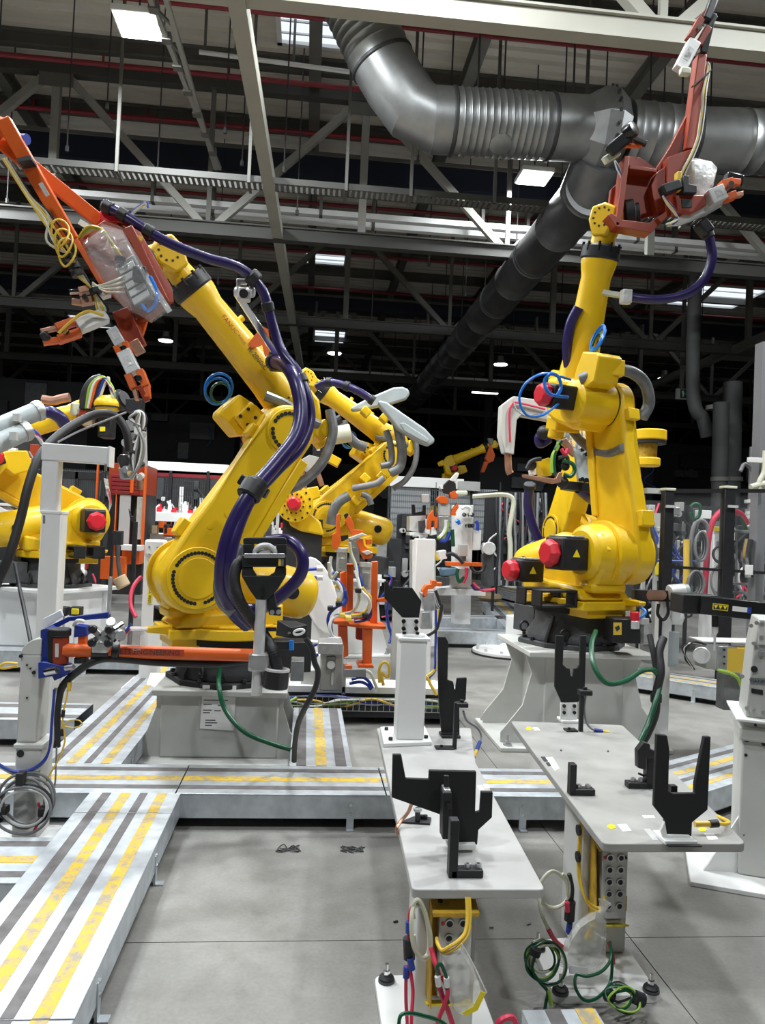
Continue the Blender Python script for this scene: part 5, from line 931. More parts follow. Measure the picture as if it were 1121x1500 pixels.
cable('thick black cable clipped under the orange torque arm', [(372, 966, 3.78), (320, 972, 3.72), (240, 971, 3.66), (170, 965, 3.6), (140, 968, 3.58), (112, 985, 3.57), (92, 1005, 3.57), (85, 1030, 3.57), (83, 1060, 3.57), (83, 1094, 3.58)], .017, 'rubber', GL, n=10)
cable('grey cable hanging from the blue bracket beside the post', [(82, 1008, 3.56), (79, 1040, 3.56), (77, 1080, 3.56), (72, 1108, 3.55), (60, 1124, 3.54), (40, 1133, 3.53), (20, 1133, 3.53), (0, 1122, 3.53), (-15, 1110, 3.53)], .008, 'cable_white', GL, n=8)
cable('blue cable sweeping across the post under the tie', [(80, 1010, 3.555), (76, 1060, 3.555), (72, 1100, 3.55), (58, 1120, 3.53), (36, 1130, 3.52), (14, 1128, 3.52), (-8, 1116, 3.52)], .007, 'cable_blue', GL, n=8)
t = thing('cable_coil', at(38, 1170, 3.52), 'grey cable coil tied with black straps on the lower grey post', 'cable', 'cable coils')
for k, (r1, r2, dx) in enumerate(((.118, .115, 0), (.104, .10, 3), (.088, .108, -2), (.112, .088, 1), (.094, .076, 2), (.122, .10, -1))):
    c = at(39+dx, 1170+k*2, 3.52); ob('turn', M().tube([c+V((r1*cos(u), -.012*k+.012*sin(2*u), r2*sin(u))) for u in (2*pi*i/14 for i in range(14))], .0062, 8, 4, True), ['cable_grey', 'galv_dark', 'cable_grey', 'rubber', 'cable_white', 'cable_grey'][k], t)
for x, y, s in ((31, 1140, 1), (8, 1186, .6), (62, 1188, .7)): p = at(x, y, 3.48); ob('strap', M().box(p, (.022*s+.01, .05, .055*s)), 'black', t, bev=.005)
cable('thin red and green lead ends below the coil', [(56, 1176, 3.5), (60, 1192, 3.5), (56, 1206, 3.5), (48, 1220, 3.5)], .006, 'cable_red', GL)
cable('thin yellow sensor lead hanging beside the grey post', [(100, 1000, 3.55), (98, 1020, 3.55), (93, 1042, 3.55), (92, 1062, 3.55), (95, 1085, 3.55), (86, 1112, 3.55), (72, 1136, 3.54), (66, 1150, 3.53)], .004, 'cable_yellow', GL, extra=[('plug', (93, 1040, 3.55), (92, 1050, 3.55), .008, 'black'), ('plug', (91, 1068, 3.55), (91, 1078, 3.55), .008, 'black'), ('plug', (103, 1000, 3.55), (101, 1012, 3.55), .008, 'cable_yellow')])
cable('thin yellow loop hooked beside the black cable', [(90, 1066, 3.55), (100, 1056, 3.55), (115, 1055, 3.55), (120, 1062, 3.55), (108, 1066, 3.55), (94, 1064, 3.55)], .003, 'cable_yellow', GL)
cable('thin grey lead looping right of the coil', [(83, 1094, 3.56), (82, 1120, 3.55), (80, 1150, 3.55), (70, 1172, 3.54), (60, 1186, 3.53)], .004, 'cable_grey', GL)
cable('yellow and black cable loop at the left edge behind the grey post', [(26, 972, 3.9), (10, 971, 3.9), (2, 974, 3.9), (3, 979, 3.9), (26, 976, 3.9)], .006, 'cable_yellow', GL)
# handle, pole, cylinder
yh = 3.72
t = thing('tool_grip', at(385, 1000, yh), 'black tool handle head on a scratched aluminium pole at the end of the orange arm', 'handle')
def hp(name, pts, dy=0., th=.02, mt='black', bev=.004): return ob(name, M().prism(quad_px(c8(pts), yh+dy), (0, th, 0)), mt, t, bev=bev)
hp('top_bar', [(90, 110), (105, 95), (430, 95), (446, 112), (446, 150), (90, 150)]); hp('side_bar', [(90, 150), (182, 150), (176, 235), (90, 240)]); hp('side_bar', [(358, 150), (446, 150), (446, 240), (362, 235)])
hp('cross_bar', [(82, 240), (440, 240), (440, 338), (82, 338)], -.03, .05); hp('cheek', [(80, 338), (165, 338), (172, 365), (200, 408), (76, 408)], -.02, .04); hp('cheek', [(355, 338), (440, 338), (440, 408), (300, 408), (345, 380)], -.02, .04)
hp('lower_plate', [(76, 408), (440, 408), (372, 520), (292, 602), (198, 602), (140, 520)], -.02, .03); hp('side_foot', [(290, 600), (345, 545), (365, 660), (398, 668), (398, 735), (300, 728), (292, 660)], -.01, .03)
for x, y in ((325, 708), (378, 705), (248, 520), (246, 585), (262, 245)): p = at(*c8([(x, y)])[0], yh-.03); ob('screw', M().cyl(p, p+V((0, .03, 0)), .011 if x > 300 else .007, n=12), 'steel' if x > 300 else 'black_gloss', t)
ob('grip_ring', M().tube([at(*c8([(268+85*cos(a), 225-70*sin(a))])[0], yh-.01) for a in (pi*k/8 for k in range(9))], .010, 8), 'alu', t); ob('grip_ring', M().tube([at(*c8([(268+62*cos(a), 240-48*sin(a))])[0], yh-.01) for a in (pi*k/8 for k in range(9))], .006, 8), 'chrome', t); ob('lever', M().beam(at(*c8([(100, 243)])[0], yh-.05), at(*c8([(430, 243)])[0], yh-.05), .012, .02), 'steel', t, bev=.003)
for x in (388, 410): p = at(*c8([(x, 300)])[0], yh-.04); ob('button', M().box(p, (.012, .01, .03)), 'cable_yellow' if x == 388 else 'galv_dark', t)
ob('pole', M().cyl(at(383, 878, yh), at(376, 1018, yh), .0265, n=24), 'alu', t); ob('pole_clamp', M().box(at(379, 969, yh), (.092, .085, .082)), 'steel', t, bev=.008)
for s in (-1, 1):
    for q in (-1, 1): p = at(379, 969, yh-.043)+V((s*.037, 0, q*.033)); ob('screw', M().cyl(p, p+V((0, -.006, 0)), .006, n=8), 'chrome', t)
hose('corrugated_hose', [(356, 818, yh+.02), (346, 832, yh), (344, 855, yh-.02), (352, 882, yh-.03), (366, 903, yh-.0), (378, 918, yh+.05), (393, 940, yh+.04), (402, 960, yh), (407, 985, yh)], .024, 'rubber', 'black corrugated hose bowing left of the handle down to the round canister', 'hose', 'hoses at the tool handle')
r = COL.objects.get('corrugated_hose'); q = spline(path_px([(356, 818, yh+.02), (346, 832, yh), (344, 855, yh-.02), (352, 882, yh-.03), (366, 903, yh), (378, 918, yh+.05), (393, 940, yh+.04), (402, 960, yh), (407, 985, yh)]), 8)
m = M()
for i in range(4, len(q)-1):
    for u in (0, .5): d = (q[i+1]-q[i]).normalized(); m.cyl(q[i]+(q[i+1]-q[i])*u-d*.003, q[i]+(q[i+1]-q[i])*u+d*.003, .0275, n=12)
ob('corrugation', m, 'rubber', r, kind='stuff')
t = thing('canister', at(403, 1015, yh-.02), 'black round canister with a silver top beside the aluminium pole', 'canister'); a = at(403, 1008, yh-.02); b = at(406, 981, yh-.02)
ob('body', M().cyl(a, b, .060, n=32), 'black_gloss', t, bev=.006); ob('top_ring', M().lathe(b, b-a, [(-.004, .061), (.006, .061), (.008, .05), (.002, .048)], 28), 'alu', t); ob('top_disc', M().cyl(b, b+(b-a)*.03, .047, n=24), 'steel', t)
t = thing('sensor_box', at(428, 925, yh+.05), 'black sheet-metal sensor box with a white-rimmed slot right of the aluminium pole', 'sensor')
def sx(x, y, dy): return at(*c8([(x, y)])[0], yh+dy)
ob('housing', M().add([sx(368, 768, .12), sx(525, 776, .2), sx(615, 806, .02), sx(482, 832, -.02), sx(355, 895, .10), sx(520, 900, .2), sx(610, 915, .02), sx(482, 918, -.02)], [(0, 3, 2, 1), (4, 5, 6, 7), (0, 1, 5, 4), (1, 2, 6, 5), (2, 3, 7, 6), (3, 0, 4, 7)]), 'black', t, bev=.003)
ob('slot_rim', M().tube([sx(545+42*cos(a)*(1 if abs(cos(a)) > .2 else .9), 866+20*sin(a)-8*cos(a), -.018) for a in (2*pi*k/16 for k in range(16))], .006, 6, 2, True), 'white', t); ob('slot_screw', M().cyl(sx(462, 874, -.03), sx(468, 874, -.02), .006, n=8), 'steel', t); ob('mount', M().prism([sx(278, 830, .03), sx(360, 830, .03), sx(360, 860, .03), sx(278, 860, .03)], (0, .02, 0)), 'black', t)
hose('sensor_cable', [(448, 935, yh), (457, 950, yh), (461, 970, yh), (466, 985, yh+.02), (462, 1008, yh+.05), (448, 1035, yh+.1), (437, 1060, yh+.2), (432, 1090, yh+.3), (431, 1115, yh+.35)], .014, 'rubber', 'black cable curling from the sensor box down to the walkway', 'cable', GL)
# tall white telescopic post with arm
yw = 4.3
t = thing('telescopic_post', V((X_(60, 1125, yw), yw+.06, 0)), 'tall white telescopic square post with a short arm at its top', 'post')
a, b = X_(51, 930, yw), X_(81, 930, yw); zs = Z_(66, 749, yw); ob('lower_tube', M().bb((a, yw, .0), (b, yw+.115, zs)), 'white', t, bev=.006)
a2, b2 = X_(59, 700, yw), X_(83, 700, yw); zt = Z_(62, 649, yw); ob('upper_tube', M().bb((a2, yw+.012, zs), (b2, yw+.10, zt)), 'white', t, bev=.005); ob('step_collar', M().bb((a-.004, yw-.004, zs-.012), (b+.004, yw+.119, zs+.004)), 'white', t, bev=.003)
xe = X_(158, 662, yw); ob('arm', M().beam(V((a2-.004, yw+.053, zt-.043)), V((xe, yw+.053, zt-.050)), .094, .092), 'white', t, bev=.005); ob('arm_end', M().bb((xe, yw+.0, zt-.11), (xe+.01, yw+.11, zt+.002)), 'white', t, bev=.002)
ob('arm_pin', M().cyl(V((xe-.02, yw+.05, zt-.13)), V((xe-.02, yw+.05, zt-.09)), .008, n=8), 'steel', t); ob('slot', M().prism(quad_px([(63, 755), (66, 755), (66, 767), (63, 767)], yw-.001), (0, .002, 0)), 'galv_dark', t); ob('foot_plate', M().bb((a-.08, yw-.08, 0), (b+.08, yw+.2, .015)), 'white', t)
hose('arched_hose', [(-8, 862, 5.2), (14, 812, 5.2), (30, 760, 5.25), (42, 710, 5.3), (58, 668, 5.4), (85, 638, 5.6), (120, 615, 5.8), (150, 605, 5.9), (172, 612, 6.0), (185, 632, 6.0), (189, 662, 6.0)], .030, 'rubber', 'thick black hose arching over the left back robot to the grey gun', 'hose', 'hoses at the left')
hose('thin_hose', [(22, 826, 5.3), (28, 858, 5.2), (38, 905, 5.0), (44, 935, 4.8), (47, 955, 4.7)], .012, 'rubber', 'thin black cable hanging left of the white telescopic post', 'cable', 'hoses at the left')
cable('thin cable along the arch of the thick hose', [(84, 648, 5.55), (115, 632, 5.75), (150, 618, 5.85), (185, 604, 5.95)], .008, 'cable_grey', GL)
# white post with yellow label
yq = 6.4
t = thing('marked_post', V((X_(222, 930, yq), yq, 0)), 'white post with a vertical yellow label and bolted head plate behind the orange arm', 'post')
x0, x1 = X_(209, 860, yq), X_(236, 860, yq); zt = Z_(225, 796, yq)
ob('column', M().bb((x0, yq, .0), (x1, yq+.16, zt)), 'white', t, bev=.006); ob('head_plate', M().bb((X_(212, 800, yq)-.0, yq-.02, Z_(225, 815, yq)), (X_(243, 800, yq), yq+.1, zt+.03)), 'white', t, bev=.02); ob('foot', M().bb((x0-.1, yq-.15, 0), (x1+.25, yq+.3, .12)), 'white', t, bev=.01)
for x, y in ((219, 801), (231, 802), (219, 812), (227, 810)): p = at(x, y, yq-.02); ob('screw', M().cyl(p, p+V((0, -.006, 0)), .009, n=8), 'steel', t)
ob('label_plate', M().prism(quad_px([(218.5, 842), (225, 842), (223, 885), (216, 885)], yq-.003), (0, .003, 0)), 'yellow_label', t); lettering('LEAK TEST 1 BAR', at(221, 863, yq-.004), V((.05, 0, 1)), V((-1, 0, .05)), .030, 'ink', t)
hose('red_hose', [(207, 845, yq+.05), (198, 855, yq), (192, 870, yq-.05), (192, 888, yq-.1), (199, 904, yq-.15)], .016, 'cable_red', 'red and white hose bowing left of the marked white post', 'hose', 'hoses at the left')
t = thing('plastic_tub', at(235, 918, 6.1), 'white folded sheet lying at the foot of the marked post', 'sheet'); ob('sheet', M().prism([V((X_(222, 920, 6.2), 6.05, .125)), V((X_(252, 920, 6.2), 6.05, .16)), V((X_(250, 910, 6.4), 6.35, .20)), V((X_(226, 910, 6.4), 6.35, .20))], (0, 0, .02)), 'white', t)
# ================================================================ RIGHT FOREGROUND
yl = 3.2
t = thing('lifting_column', V((X_(1112, 1250, yl), yl+.2, 0)), 'pale grey lifting column with bolted head and dark labels at the right edge', 'column')
xa = X_(1086, 1120, yl); w = .34; zf = Z_(1095, 1050, yl); zh = Z_(1105, 906, yl)
LTX = TR(xa, yl, 0) @ RZ(radians(-24))
ob('lower_column', M(LTX).bb((0, 0, .02), (w, .3, zf-.01)), 'offwhite', t, bev=.01); ob('collar', M(LTX).bb((-.012, -.02, zf-.10), (w+.02, .32, zf-.04)), 'offwhite', t, bev=.01); ob('shelf_plate', M(LTX).bb((-.03, -.05, zf-.012), (w+.05, .35, zf)), 'white', t, bev=.003)
ob('head', M(LTX).prism([(.012, 0, zf), (w, 0, zf), (w, 0, zh), (.055, 0, zh), (.035, 0, zh-.12)], (0, .26, 0)), 'pedestal_grey', t, bev=.006)
ob('top_block', M(LTX).bb((.05, -.012, zh-.11), (w, 0, zh)), 'offwhite', t, bev=.004)
def onl(x, y):                                        # where the sight line meets the turned front face
    n = (LTX.to_3x3() @ V((0, -1, 0))); o = V((xa, yl, 0)); d = ray(x, y); return CP+d*((o-CP).dot(n)/d.dot(n)), n
for x, y in ((1108, 912), (1116, 913), (1115, 933), (1104, 942), (1112, 956), (1119, 957), (1087, 990), (1094, 1037), (1104, 1040), (1118, 1043), (1100, 916)): p, nl = onl(x, y); ob('bolt', M().cyl(p, p+nl*.016, .009, n=8), 'steel', t)
for x, y, r in ((1105, 980, .014), (1094, 1082, .014), (1120, 1088, .014), (1093, 1106, .007), (1116, 1074, .006), (1107, 1062, .006)): p, nl = onl(x, y); ob('bolt', M().cyl(p, p+nl*(.008 if r > .01 else .002), r, n=12), 'black', t)
def pl4(pts): return [onl(*q)[0] for q in pts]
ob('name_plate', M().prism(pl4([(1099, 992), (1124, 994), (1124, 1003), (1099, 1001)]), nl*.003), 'galv_dark', t); lettering('VIANMI', onl(1111, 998)[0]+nl*.004, LTX.to_3x3() @ V((1, 0, 0)), V((0, 0, 1)), .022, 'ink', t); ob('data_plate', M().prism(pl4([(1101, 1008), (1118, 1011), (1118, 1018), (1101, 1015)]), nl*.003), 'black', t)
ob('foot_gusset', M(LTX).prism([(0, .02, .02), (-.14, -.02, .02), (-.12, -.02, .05), (0, .02, .26)], (0, .02, 0)), 'white', t); ob('foot_plate', M(LTX).bb((-.20, -.16, 0), (w+.2, .5, .02)), 'white', t, bev=.003)
yb_ = 4.3
t = thing('black_beam', at(1060, 885, yb_), 'black square beam with a triangle warning label entering from the right edge', 'beam')
A, B = at(1024, 885, yb_), at(1180, 902, yb_-.15); ob('beam', M().beam(A, B, .11, .105), 'black_gloss', t, bev=.004); ob('end_block', M().bb(at(1000, 899, yb_-.02), at(1033, 869, yb_+.14)), 'black', t, bev=.006)
d = (B-A).normalized(); nn = d.cross(V((0, 0, 1))).normalized(); cc = A+d*.105+nn*.0565; uu = V((0, 0, 1)); uu = (uu-d*uu.dot(d)).normalized()
ob('warning_label', M().prism([cc+d*a+uu*b for a, b in ((-.042, -.018), (.042, -.018), (.042, .018), (-.042, .018))], nn*.001), 'yellow_label', t); ob('label_field', M().prism([cc+nn*.001+d*a+uu*b for a, b in ((-.038, -.014), (.038, -.014), (.038, .014), (-.038, .014))], nn*.0005), 'ink', t)
for k in (-1, 0, 1): ob('warning_triangle', M().prism([cc+nn*.0015+d*(k*.025+a)+uu*b for a, b in ((-.011, .010), (.011, .010), (0, -.011))], nn*.0005), 'yellow_label', t)
ob('sticker', M().prism([cc+d*(.105+a)+uu*b for a, b in ((-.04, -.014), (.04, -.014), (.04, .014), (-.04, .014))], nn*.001), 'paper', t); ob('sticker_end', M().prism([cc+d*(.157+a)+uu*b for a, b in ((-.010, -.017), (.010, -.017), (.010, .017), (-.010, .017))], nn*.001), 'cable_blue', t)
ob('hang_tool', M().cyl(at(1048, 897, yb_), at(1048, 918, yb_), .02, n=12), 'black', t); ob('tool_tip', M().lathe(at(1048, 918, yb_), (0, 0, -1), [(0, .018), (.03, .018), (.05, .008), (.14, .006)], 12), 'alu', t)
ym = 4.9
t = thing('drive_unit', V((X_(1050, 1000, ym), ym, 0)), 'grey drive unit with an amber side panel and round motor behind the lifting column', 'machine')
ob('amber_panel', M().bb(at(1064, 985, ym), at(1090, 946, ym+.1)), 'cable_yellow', t, bev=.004); ob('gearbox', M().bb(at(1051, 983, ym), at(1064, 943, ym+.14)), 'steel', t, bev=.004); ob('housing', M().bb(at(1034, 980, ym+.01), at(1051, 938, ym+.16)), 'pedestal_grey', t, bev=.006); ob('top_rail', M().bb(at(1030, 941, ym), at(1095, 935, ym+.2)), 'white', t, bev=.003)
ob('motor', M().cyl(at(1028, 960, ym-.04), at(1028, 960, ym+.16), .055, n=24), 'alu', t, bev=.006); ob('stand', M().bb(at(1060, 1040, ym+.1), at(1085, 985, ym+.2)), 'galv_dark', t)
for y in (952, 962, 972): p = at(1061, y, ym); ob('screw', M().cyl(p, p+V((0, -.006, 0)), .007, n=8), 'black', t)
for k in range(4): cable(['thin black lead curling over the round motor', 'second black lead looped behind the round motor', 'white lead dropping beside the round motor', 'third black lead by the round motor'][k], [(1035-3*k, 944, ym-.05), (1018-3*k, 940+k, ym-.06), (1006-2*k, 950, ym-.06), (1004+k, 965, ym-.06), (1012+2*k, 975+k*2, ym-.05)], .005, ['rubber', 'rubber', 'cable_white', 'rubber'][k], 'leads at the drive unit')
hose('green_cable', [(1052, 982, ym-.05), (1066, 985, ym-.08), (1080, 992, ym-.1), (1086, 1005, ym-.1), (1090, 1022, ym-.1)], .012, 'cable_lime', 'bright green cable sagging below the amber panel', 'cable', 'green floor cables', 8)
hose('black_cable_bundle', [(972, 935, 4.6), (966, 955, 4.55), (968, 985, 4.5), (962, 1015, 4.5), (960, 1045, 4.48), (948, 1075, 4.45), (934, 1098, 4.42)], .026, 'rubber', 'thick black cable bundle falling right of the right pedestal', 'cable', 'cables at the right pedestal', bands=(.55,))
hose('black_cable', [(952, 930, 4.6), (957, 955, 4.55), (962, 985, 4.52)], .018, 'rubber', 'black cable joining the bundle right of the right pedestal', 'cable', 'cables at the right pedestal')
yt = 5.3
t = thing('tool_stand', V((X_(975, 980, yt), yt, 0)), 'white tool stand with hooks and a round grey motor right of the right robot base', 'stand')
ob('post', M().bb((X_(966, 930, yt), yt, 0), (X_(984, 930, yt), yt+.08, Z_(975, 872, yt))), 'white', t, bev=.004); ob('bracket_arm', M().bb(at(930, 880, yt-.02), at(986, 865, yt+.04)), 'black', t, bev=.004); ob('motor', M().cyl(at(980, 868, yt-.03), at(1002, 866, yt-.03), .055, n=20), 'alu', t, bev=.006); ob('motor_cap', M().cyl(at(1001, 866, yt-.03), at(1007, 866, yt-.03), .05, n=20), 'gun_grey', t)
ob('hook', M().tube(path_px([(965, 885, yt-.03), (964, 900, yt-.04), (972, 908, yt-.04), (979, 898, yt-.04), (978, 880, yt-.03)]), .012, 8), 'black', t); ob('hook_rod', M().beam(at(968, 905, yt-.03), at(967, 935, yt-.03), .012, .02), 'black', t); ob('wrapped_grip', M().loft([[at(965+12*sin(k*.8+.3)*cos(a)-14+7*k, 872+7*sin(a), yt-.06+.03*sin(a)) for a in (2*pi*j/8 for j in range(8))] for k in range(4)]), 'copper', t); ob('arm', M().tube(path_px([(944, 880, yt), (948, 900, yt), (952, 912, yt)]), .016, 8), 'black', t)
ob('blue_tube', M().cyl(at(986, 925, yt+.02), at(984, 975, yt+.02), .045, n=14), 'gun_grey', t); ob('bag', M().loft([[at(992+9*cos(a)*s, y, yt+.03+.05*sin(a)*s) for a in (2*pi*j/10 for j in range(10))] for y, s in ((875, .6), (890, 1), (905, 1.3), (915, .9))]), 'milky', t, sm=60)
# pneumatic unit on the right robot base
t = thing('air_service_unit', at(920, 930, 4.92), 'black air service unit with red knob and clear bowl on the right robot base', 'valve unit')
ob('valve_box', M().bb(at(898, 942, 4.92), at(928, 903, 5.1)), 'black', t, bev=.006); ob('knob', M().cyl(at(930, 912, 4.93), at(930, 896, 4.93), .030, n=16), 'red', t, bev=.006); ob('regulator', M().cyl(at(930, 921, 4.93), at(930, 909, 4.93), .032, n=16), 'alu', t, bev=.004); ob('bowl', M().cyl(at(944, 943, 4.93), at(943, 912, 4.93), .032, n=18), 'clear_plastic', t); ob('bowl_cap', M().cyl(at(943, 914, 4.93), at(943, 906, 4.93), .036, n=18), 'pedestal_grey', t); ob('warning_label', M().prism(quad_px([(899, 912), (911, 912), (911, 930), (899, 930)], 4.915), (0, .003, 0)), 'cable_yellow', t); ob('label_mark', M().prism(quad_px([(901, 919), (907, 916), (909, 921), (904, 925)], 4.913), (0, .002, 0)), 'ink', t)
hose('blue_air_hose', [(938, 906, 4.92), (946, 898, 4.92), (942, 892, 4.95), (930, 886, 5.0)], .009, 'blue_hose', 'short blue air hose at the air service unit', n=8)
t = thing('air_service_unit', at(425, 965, 4.3), 'black valve block with blue fitting behind the sensor box', 'valve unit'); ob('valve_box', M().bb(at(425, 998, 4.3), at(446, 962, 4.45)), 'galv_dark', t, bev=.005); ob('fitting', M().cyl(at(427, 952, 4.28), at(427, 938, 4.28), .014, n=10), 'blue_hose', t); ob('connector', M().beam(at(400, 945, 4.3), at(424, 945, 4.3), .04, .05), 'black', t, bev=.005)
# ================================================================ MIDDLE GROUND
def px2(name, pts, Y, th, mt, par, bev=.004): return ob(name, M().prism(quad_px(pts, Y), (0, th, 0)), mt, par, bev=bev)
def bx(name, x0, y0, x1, y1, Y, th, mt, par, bev=.004):          # upright box seen as a picture rectangle, th deep
    return ob(name, M().bb(at(x0, y1, Y), V((at(x1, y0, Y).x, Y+th, at(x1, y0, Y).z))), mt, par, bev=bev)
# ---- middle robot, behind, with grey welding gun
def robot_from_j2(label, x, y, Y, h, t2, ph, wr, base, **k):
    p = at(x, y, Y); fwd = V((cos(h), sin(h), 0)); lat = V((-sin(h), cos(h), 0)); b = p-fwd*.312-lat*k.pop('lat', .3); return robot(label, b.x, b.y, p.z-.67, h, t2, ph, wr, base=base, **k)
RM = robot_from_j2('yellow robot in the middle behind the orange fixture, carrying a grey welding gun', 477, 758, 8.6, 3.40, -.80, .52, (-1, -.2, -.1), 'cast_grey')
bM = OFF[RM.t.name]; pedestal('white pedestal of the middle robot, hidden behind the fixtures', bM.x, bM.y, .25, bM.z, .3, 'white')
g = thing('gearbox_drive', at(432, 738, 8.0), 'yellow bolted gearbox disc with red motor cap left of the middle robot', 'drive')
c = at(432, 738, 8.0); ax = V((-.15, -1, 0)).normalized(); ob('disc', M().lathe(c, ax, [(-.2, .15), (-.04, .16), (-.03, .19), (.02, .19), (.03, .12), (.04, .12)], 32), 'yellow', g, sm=30); ob('disc_bolt', M().bolts(c+ax*.02, ax, .165, 14, .012, .012).bolts(c+ax*.04, ax, .10, 12, .010, .01), 'black', g, kind='stuff'); ob('motor_cap', M().lathe(c, ax, [(.04, .075), (.10, .07), (.12, .05)], 12), 'red', g, sm=20)
ob('bracket', M().prism(quad_px([(416, 745), (425, 770), (440, 778), (475, 785), (470, 765), (452, 748)], 8.1), (0, .2, 0)), 'yellow', g, bev=.02); ob('side_box', M().prism(quad_px([(449, 715), (466, 712), (470, 728), (454, 734)], 8.0), (0, .15, 0)), 'yellow', g, bev=.01)
ob('stand', M().bb(V((c.x-.12, 8.15, 0)), V((c.x+.30, 8.4, c.z-.15))), 'machine_dark', g)
c4b = cz(4.31, 400, 540)
gun = thing('welding_gun', at(590, 600, 8.3), 'long grey welding gun with two rounded arms above the middle robot', 'welding gun', 'welding guns')
def gpl(name, pts, Y, th, mt): return ob(name, M().prism(quad_px(c4b(pts), Y), (0, th, 0)), mt, gun, bev=.03, seg=3)
gpl('upper_arm_shell', [(490, 245), (600, 185), (760, 117), (820, 113), (858, 130), (866, 160), (845, 190), (740, 225), (560, 260), (500, 268)], 8.6, .12, 'gun_grey'); gpl('lower_arm_shell', [(672, 196), (720, 210), (960, 375), (1020, 440), (1022, 465), (985, 486), (930, 468), (850, 420), (790, 380), (720, 290), (660, 220)], 8.2, .14, 'gun_grey')
gpl('arm_recess', [(800, 345), (830, 340), (960, 425), (990, 450), (975, 470), (920, 445), (830, 395)], 8.19, .02, 'gun_grey')
hose('dress_hose', [(465, 566, 8.4), (480, 560, 8.3), (500, 563, 8.25), (523, 572, 8.2), (548, 588, 8.2)], .042, 'purple', 'purple hose leading into the grey welding gun above the middle robot', bands=(.3, .6, .97))
t = thing('gun_transformer', at(500, 640, 8.4), 'pale gun plate with copper electrodes left of the middle robot', 'welding gun', 'welding guns')
px2('gun_plate', c4b([(150, 590), (230, 545), (300, 560), (320, 610), (300, 650), (150, 650)]), 8.3, .1, 'pedestal_grey', t); ob('electrode', M().tube([at(*p, 8.25) for p in c4b([(182, 580), (185, 680), (200, 760), (225, 830)])], .03, 10), 'copper', t); ob('electrode', M().tube([at(*p, 8.25) for p in c4b([(262, 620), (290, 680), (310, 740)])], .028, 10), 'copper', t)
px2('black_unit', c4b([(252, 395), (320, 395), (318, 540), (250, 545)]), 8.3, .15, 'black', t); px2('unit_slot', c4b([(275, 430), (300, 430), (298, 520), (275, 520)]), 8.29, .02, 'alu', t); ob('motor', M().cyl(at(*c4b([(340, 430)])[0], 8.4), at(*c4b([(490, 405)])[0], 8.4), .10, n=20), 'cable_cream', t, bev=.01); ob('motor_ring', M().cyl(at(*c4b([(325, 435)])[0], 8.4), at(*c4b([(355, 428)])[0], 8.4), .115, n=20), 'cast_grey', t)
ob('yellow_link', M().beam(at(*c4b([(310, 540)])[0], 8.4), at(*c4b([(420, 600)])[0], 8.4), .12, .1), 'yellow', t, bev=.01); ob('black_hose', M().tube([at(*p, 8.4) for p in c4b([(250, 380), (320, 370), (400, 330), (430, 315)])], .05, 10), 'rubber', t)
for k, pts in enumerate(([(745, 290), (780, 340), (800, 420), (815, 530), (800, 620), (740, 660)], [(715, 390), (735, 450), (750, 540), (740, 600), (680, 615)], [(440, 330), (460, 400), (520, 470), (590, 500)], [(700, 690), (650, 725), (560, 745), (500, 755)], [(480, 800), (420, 840), (380, 900), (365, 985)], [(560, 790), (600, 810), (620, 860)])):
    hose('grey_sleeve', [(*p, 8.42 if k not in (2,) else 8.6) for p in c4b(pts)], .055 if k in (0, 2, 4) else .036, 'grey_sleeve' if k != 3 else 'cable_grey', ['wide grey sleeve hanging over the middle robot elbow', 'second grey sleeve inside the middle robot elbow', 'grey sleeve under the middle robot forearm', 'brown-grey cable along the middle robot upper arm', 'grey sleeve over the lower joint of the middle robot', 'short dark hose on the middle robot balancer'][k], 'sleeve', 'grey sleeves on the middle robot')
for k, p in enumerate(((710, 305), (585, 690), (690, 680), (590, 265), (530, 830))):
    q = at(*c4b([p])[0], 8.45); ob('cable_bracket', M().box(q+V((0, .12, 0)), (.10, .2, .085), MX.Rotation(.7, 3, 'Y')), 'yellow', label=['yellow cable bracket on top of the middle robot elbow', 'yellow cable bracket in the middle of the middle robot upper arm', 'upper yellow cable bracket on the middle robot upper arm', 'yellow cable bracket under the middle welding gun', 'yellow bracket at the middle robot balancer'][k], cat='bracket', group='yellow cable brackets', bev=.01)
# ---- orange clamping fixture
yo = 6.7
fx_ = thing('clamp_fixture', V((X_(520, 1000, yo), yo, 0)), 'orange clamping fixture tower with grey cylinders and cable bundles in the middle', 'fixture')
def ox(name, pts, dy, th, mt): return px2(name, c3(pts), yo+dy, th, mt, fx_)
ox('tower_post', [(258, 530), (300, 510), (302, 790), (290, 850), (275, 850)], .1, .12, 'orange'); ox('tower_post', [(300, 470), (345, 470), (340, 785), (300, 785)], .0, .14, 'orange'); ox('tower_post', [(465, 455), (503, 452), (498, 870), (455, 870), (460, 690)], .05, .1, 'orange')
ox('cross_shelf', [(208, 838), (305, 838), (320, 858), (555, 872), (552, 892), (390, 885), (215, 856)], -.1, .3, 'orange'); ox('lower_post', [(246, 872), (306, 872), (312, 1062), (275, 1078), (248, 990)], -.02, .12, 'orange'); ox('lower_post', [(408, 890), (468, 890), (462, 1125), (405, 1125)], -.08, .12, 'orange'); ox('rear_post', [(362, 880), (410, 885), (405, 965), (360, 955)], .2, .1, 'orange_red'); ox('foot', [(378, 1120), (470, 1120), (478, 1142), (372, 1142)], -.15, .25, 'orange')
ox('side_rail', [(345, 780), (455, 780), (460, 860), (350, 860)], .22, .05, 'orange_red'); ox('side_arm', [(500, 695), (580, 680), (582, 715), (500, 716)], .02, .06, 'orange')
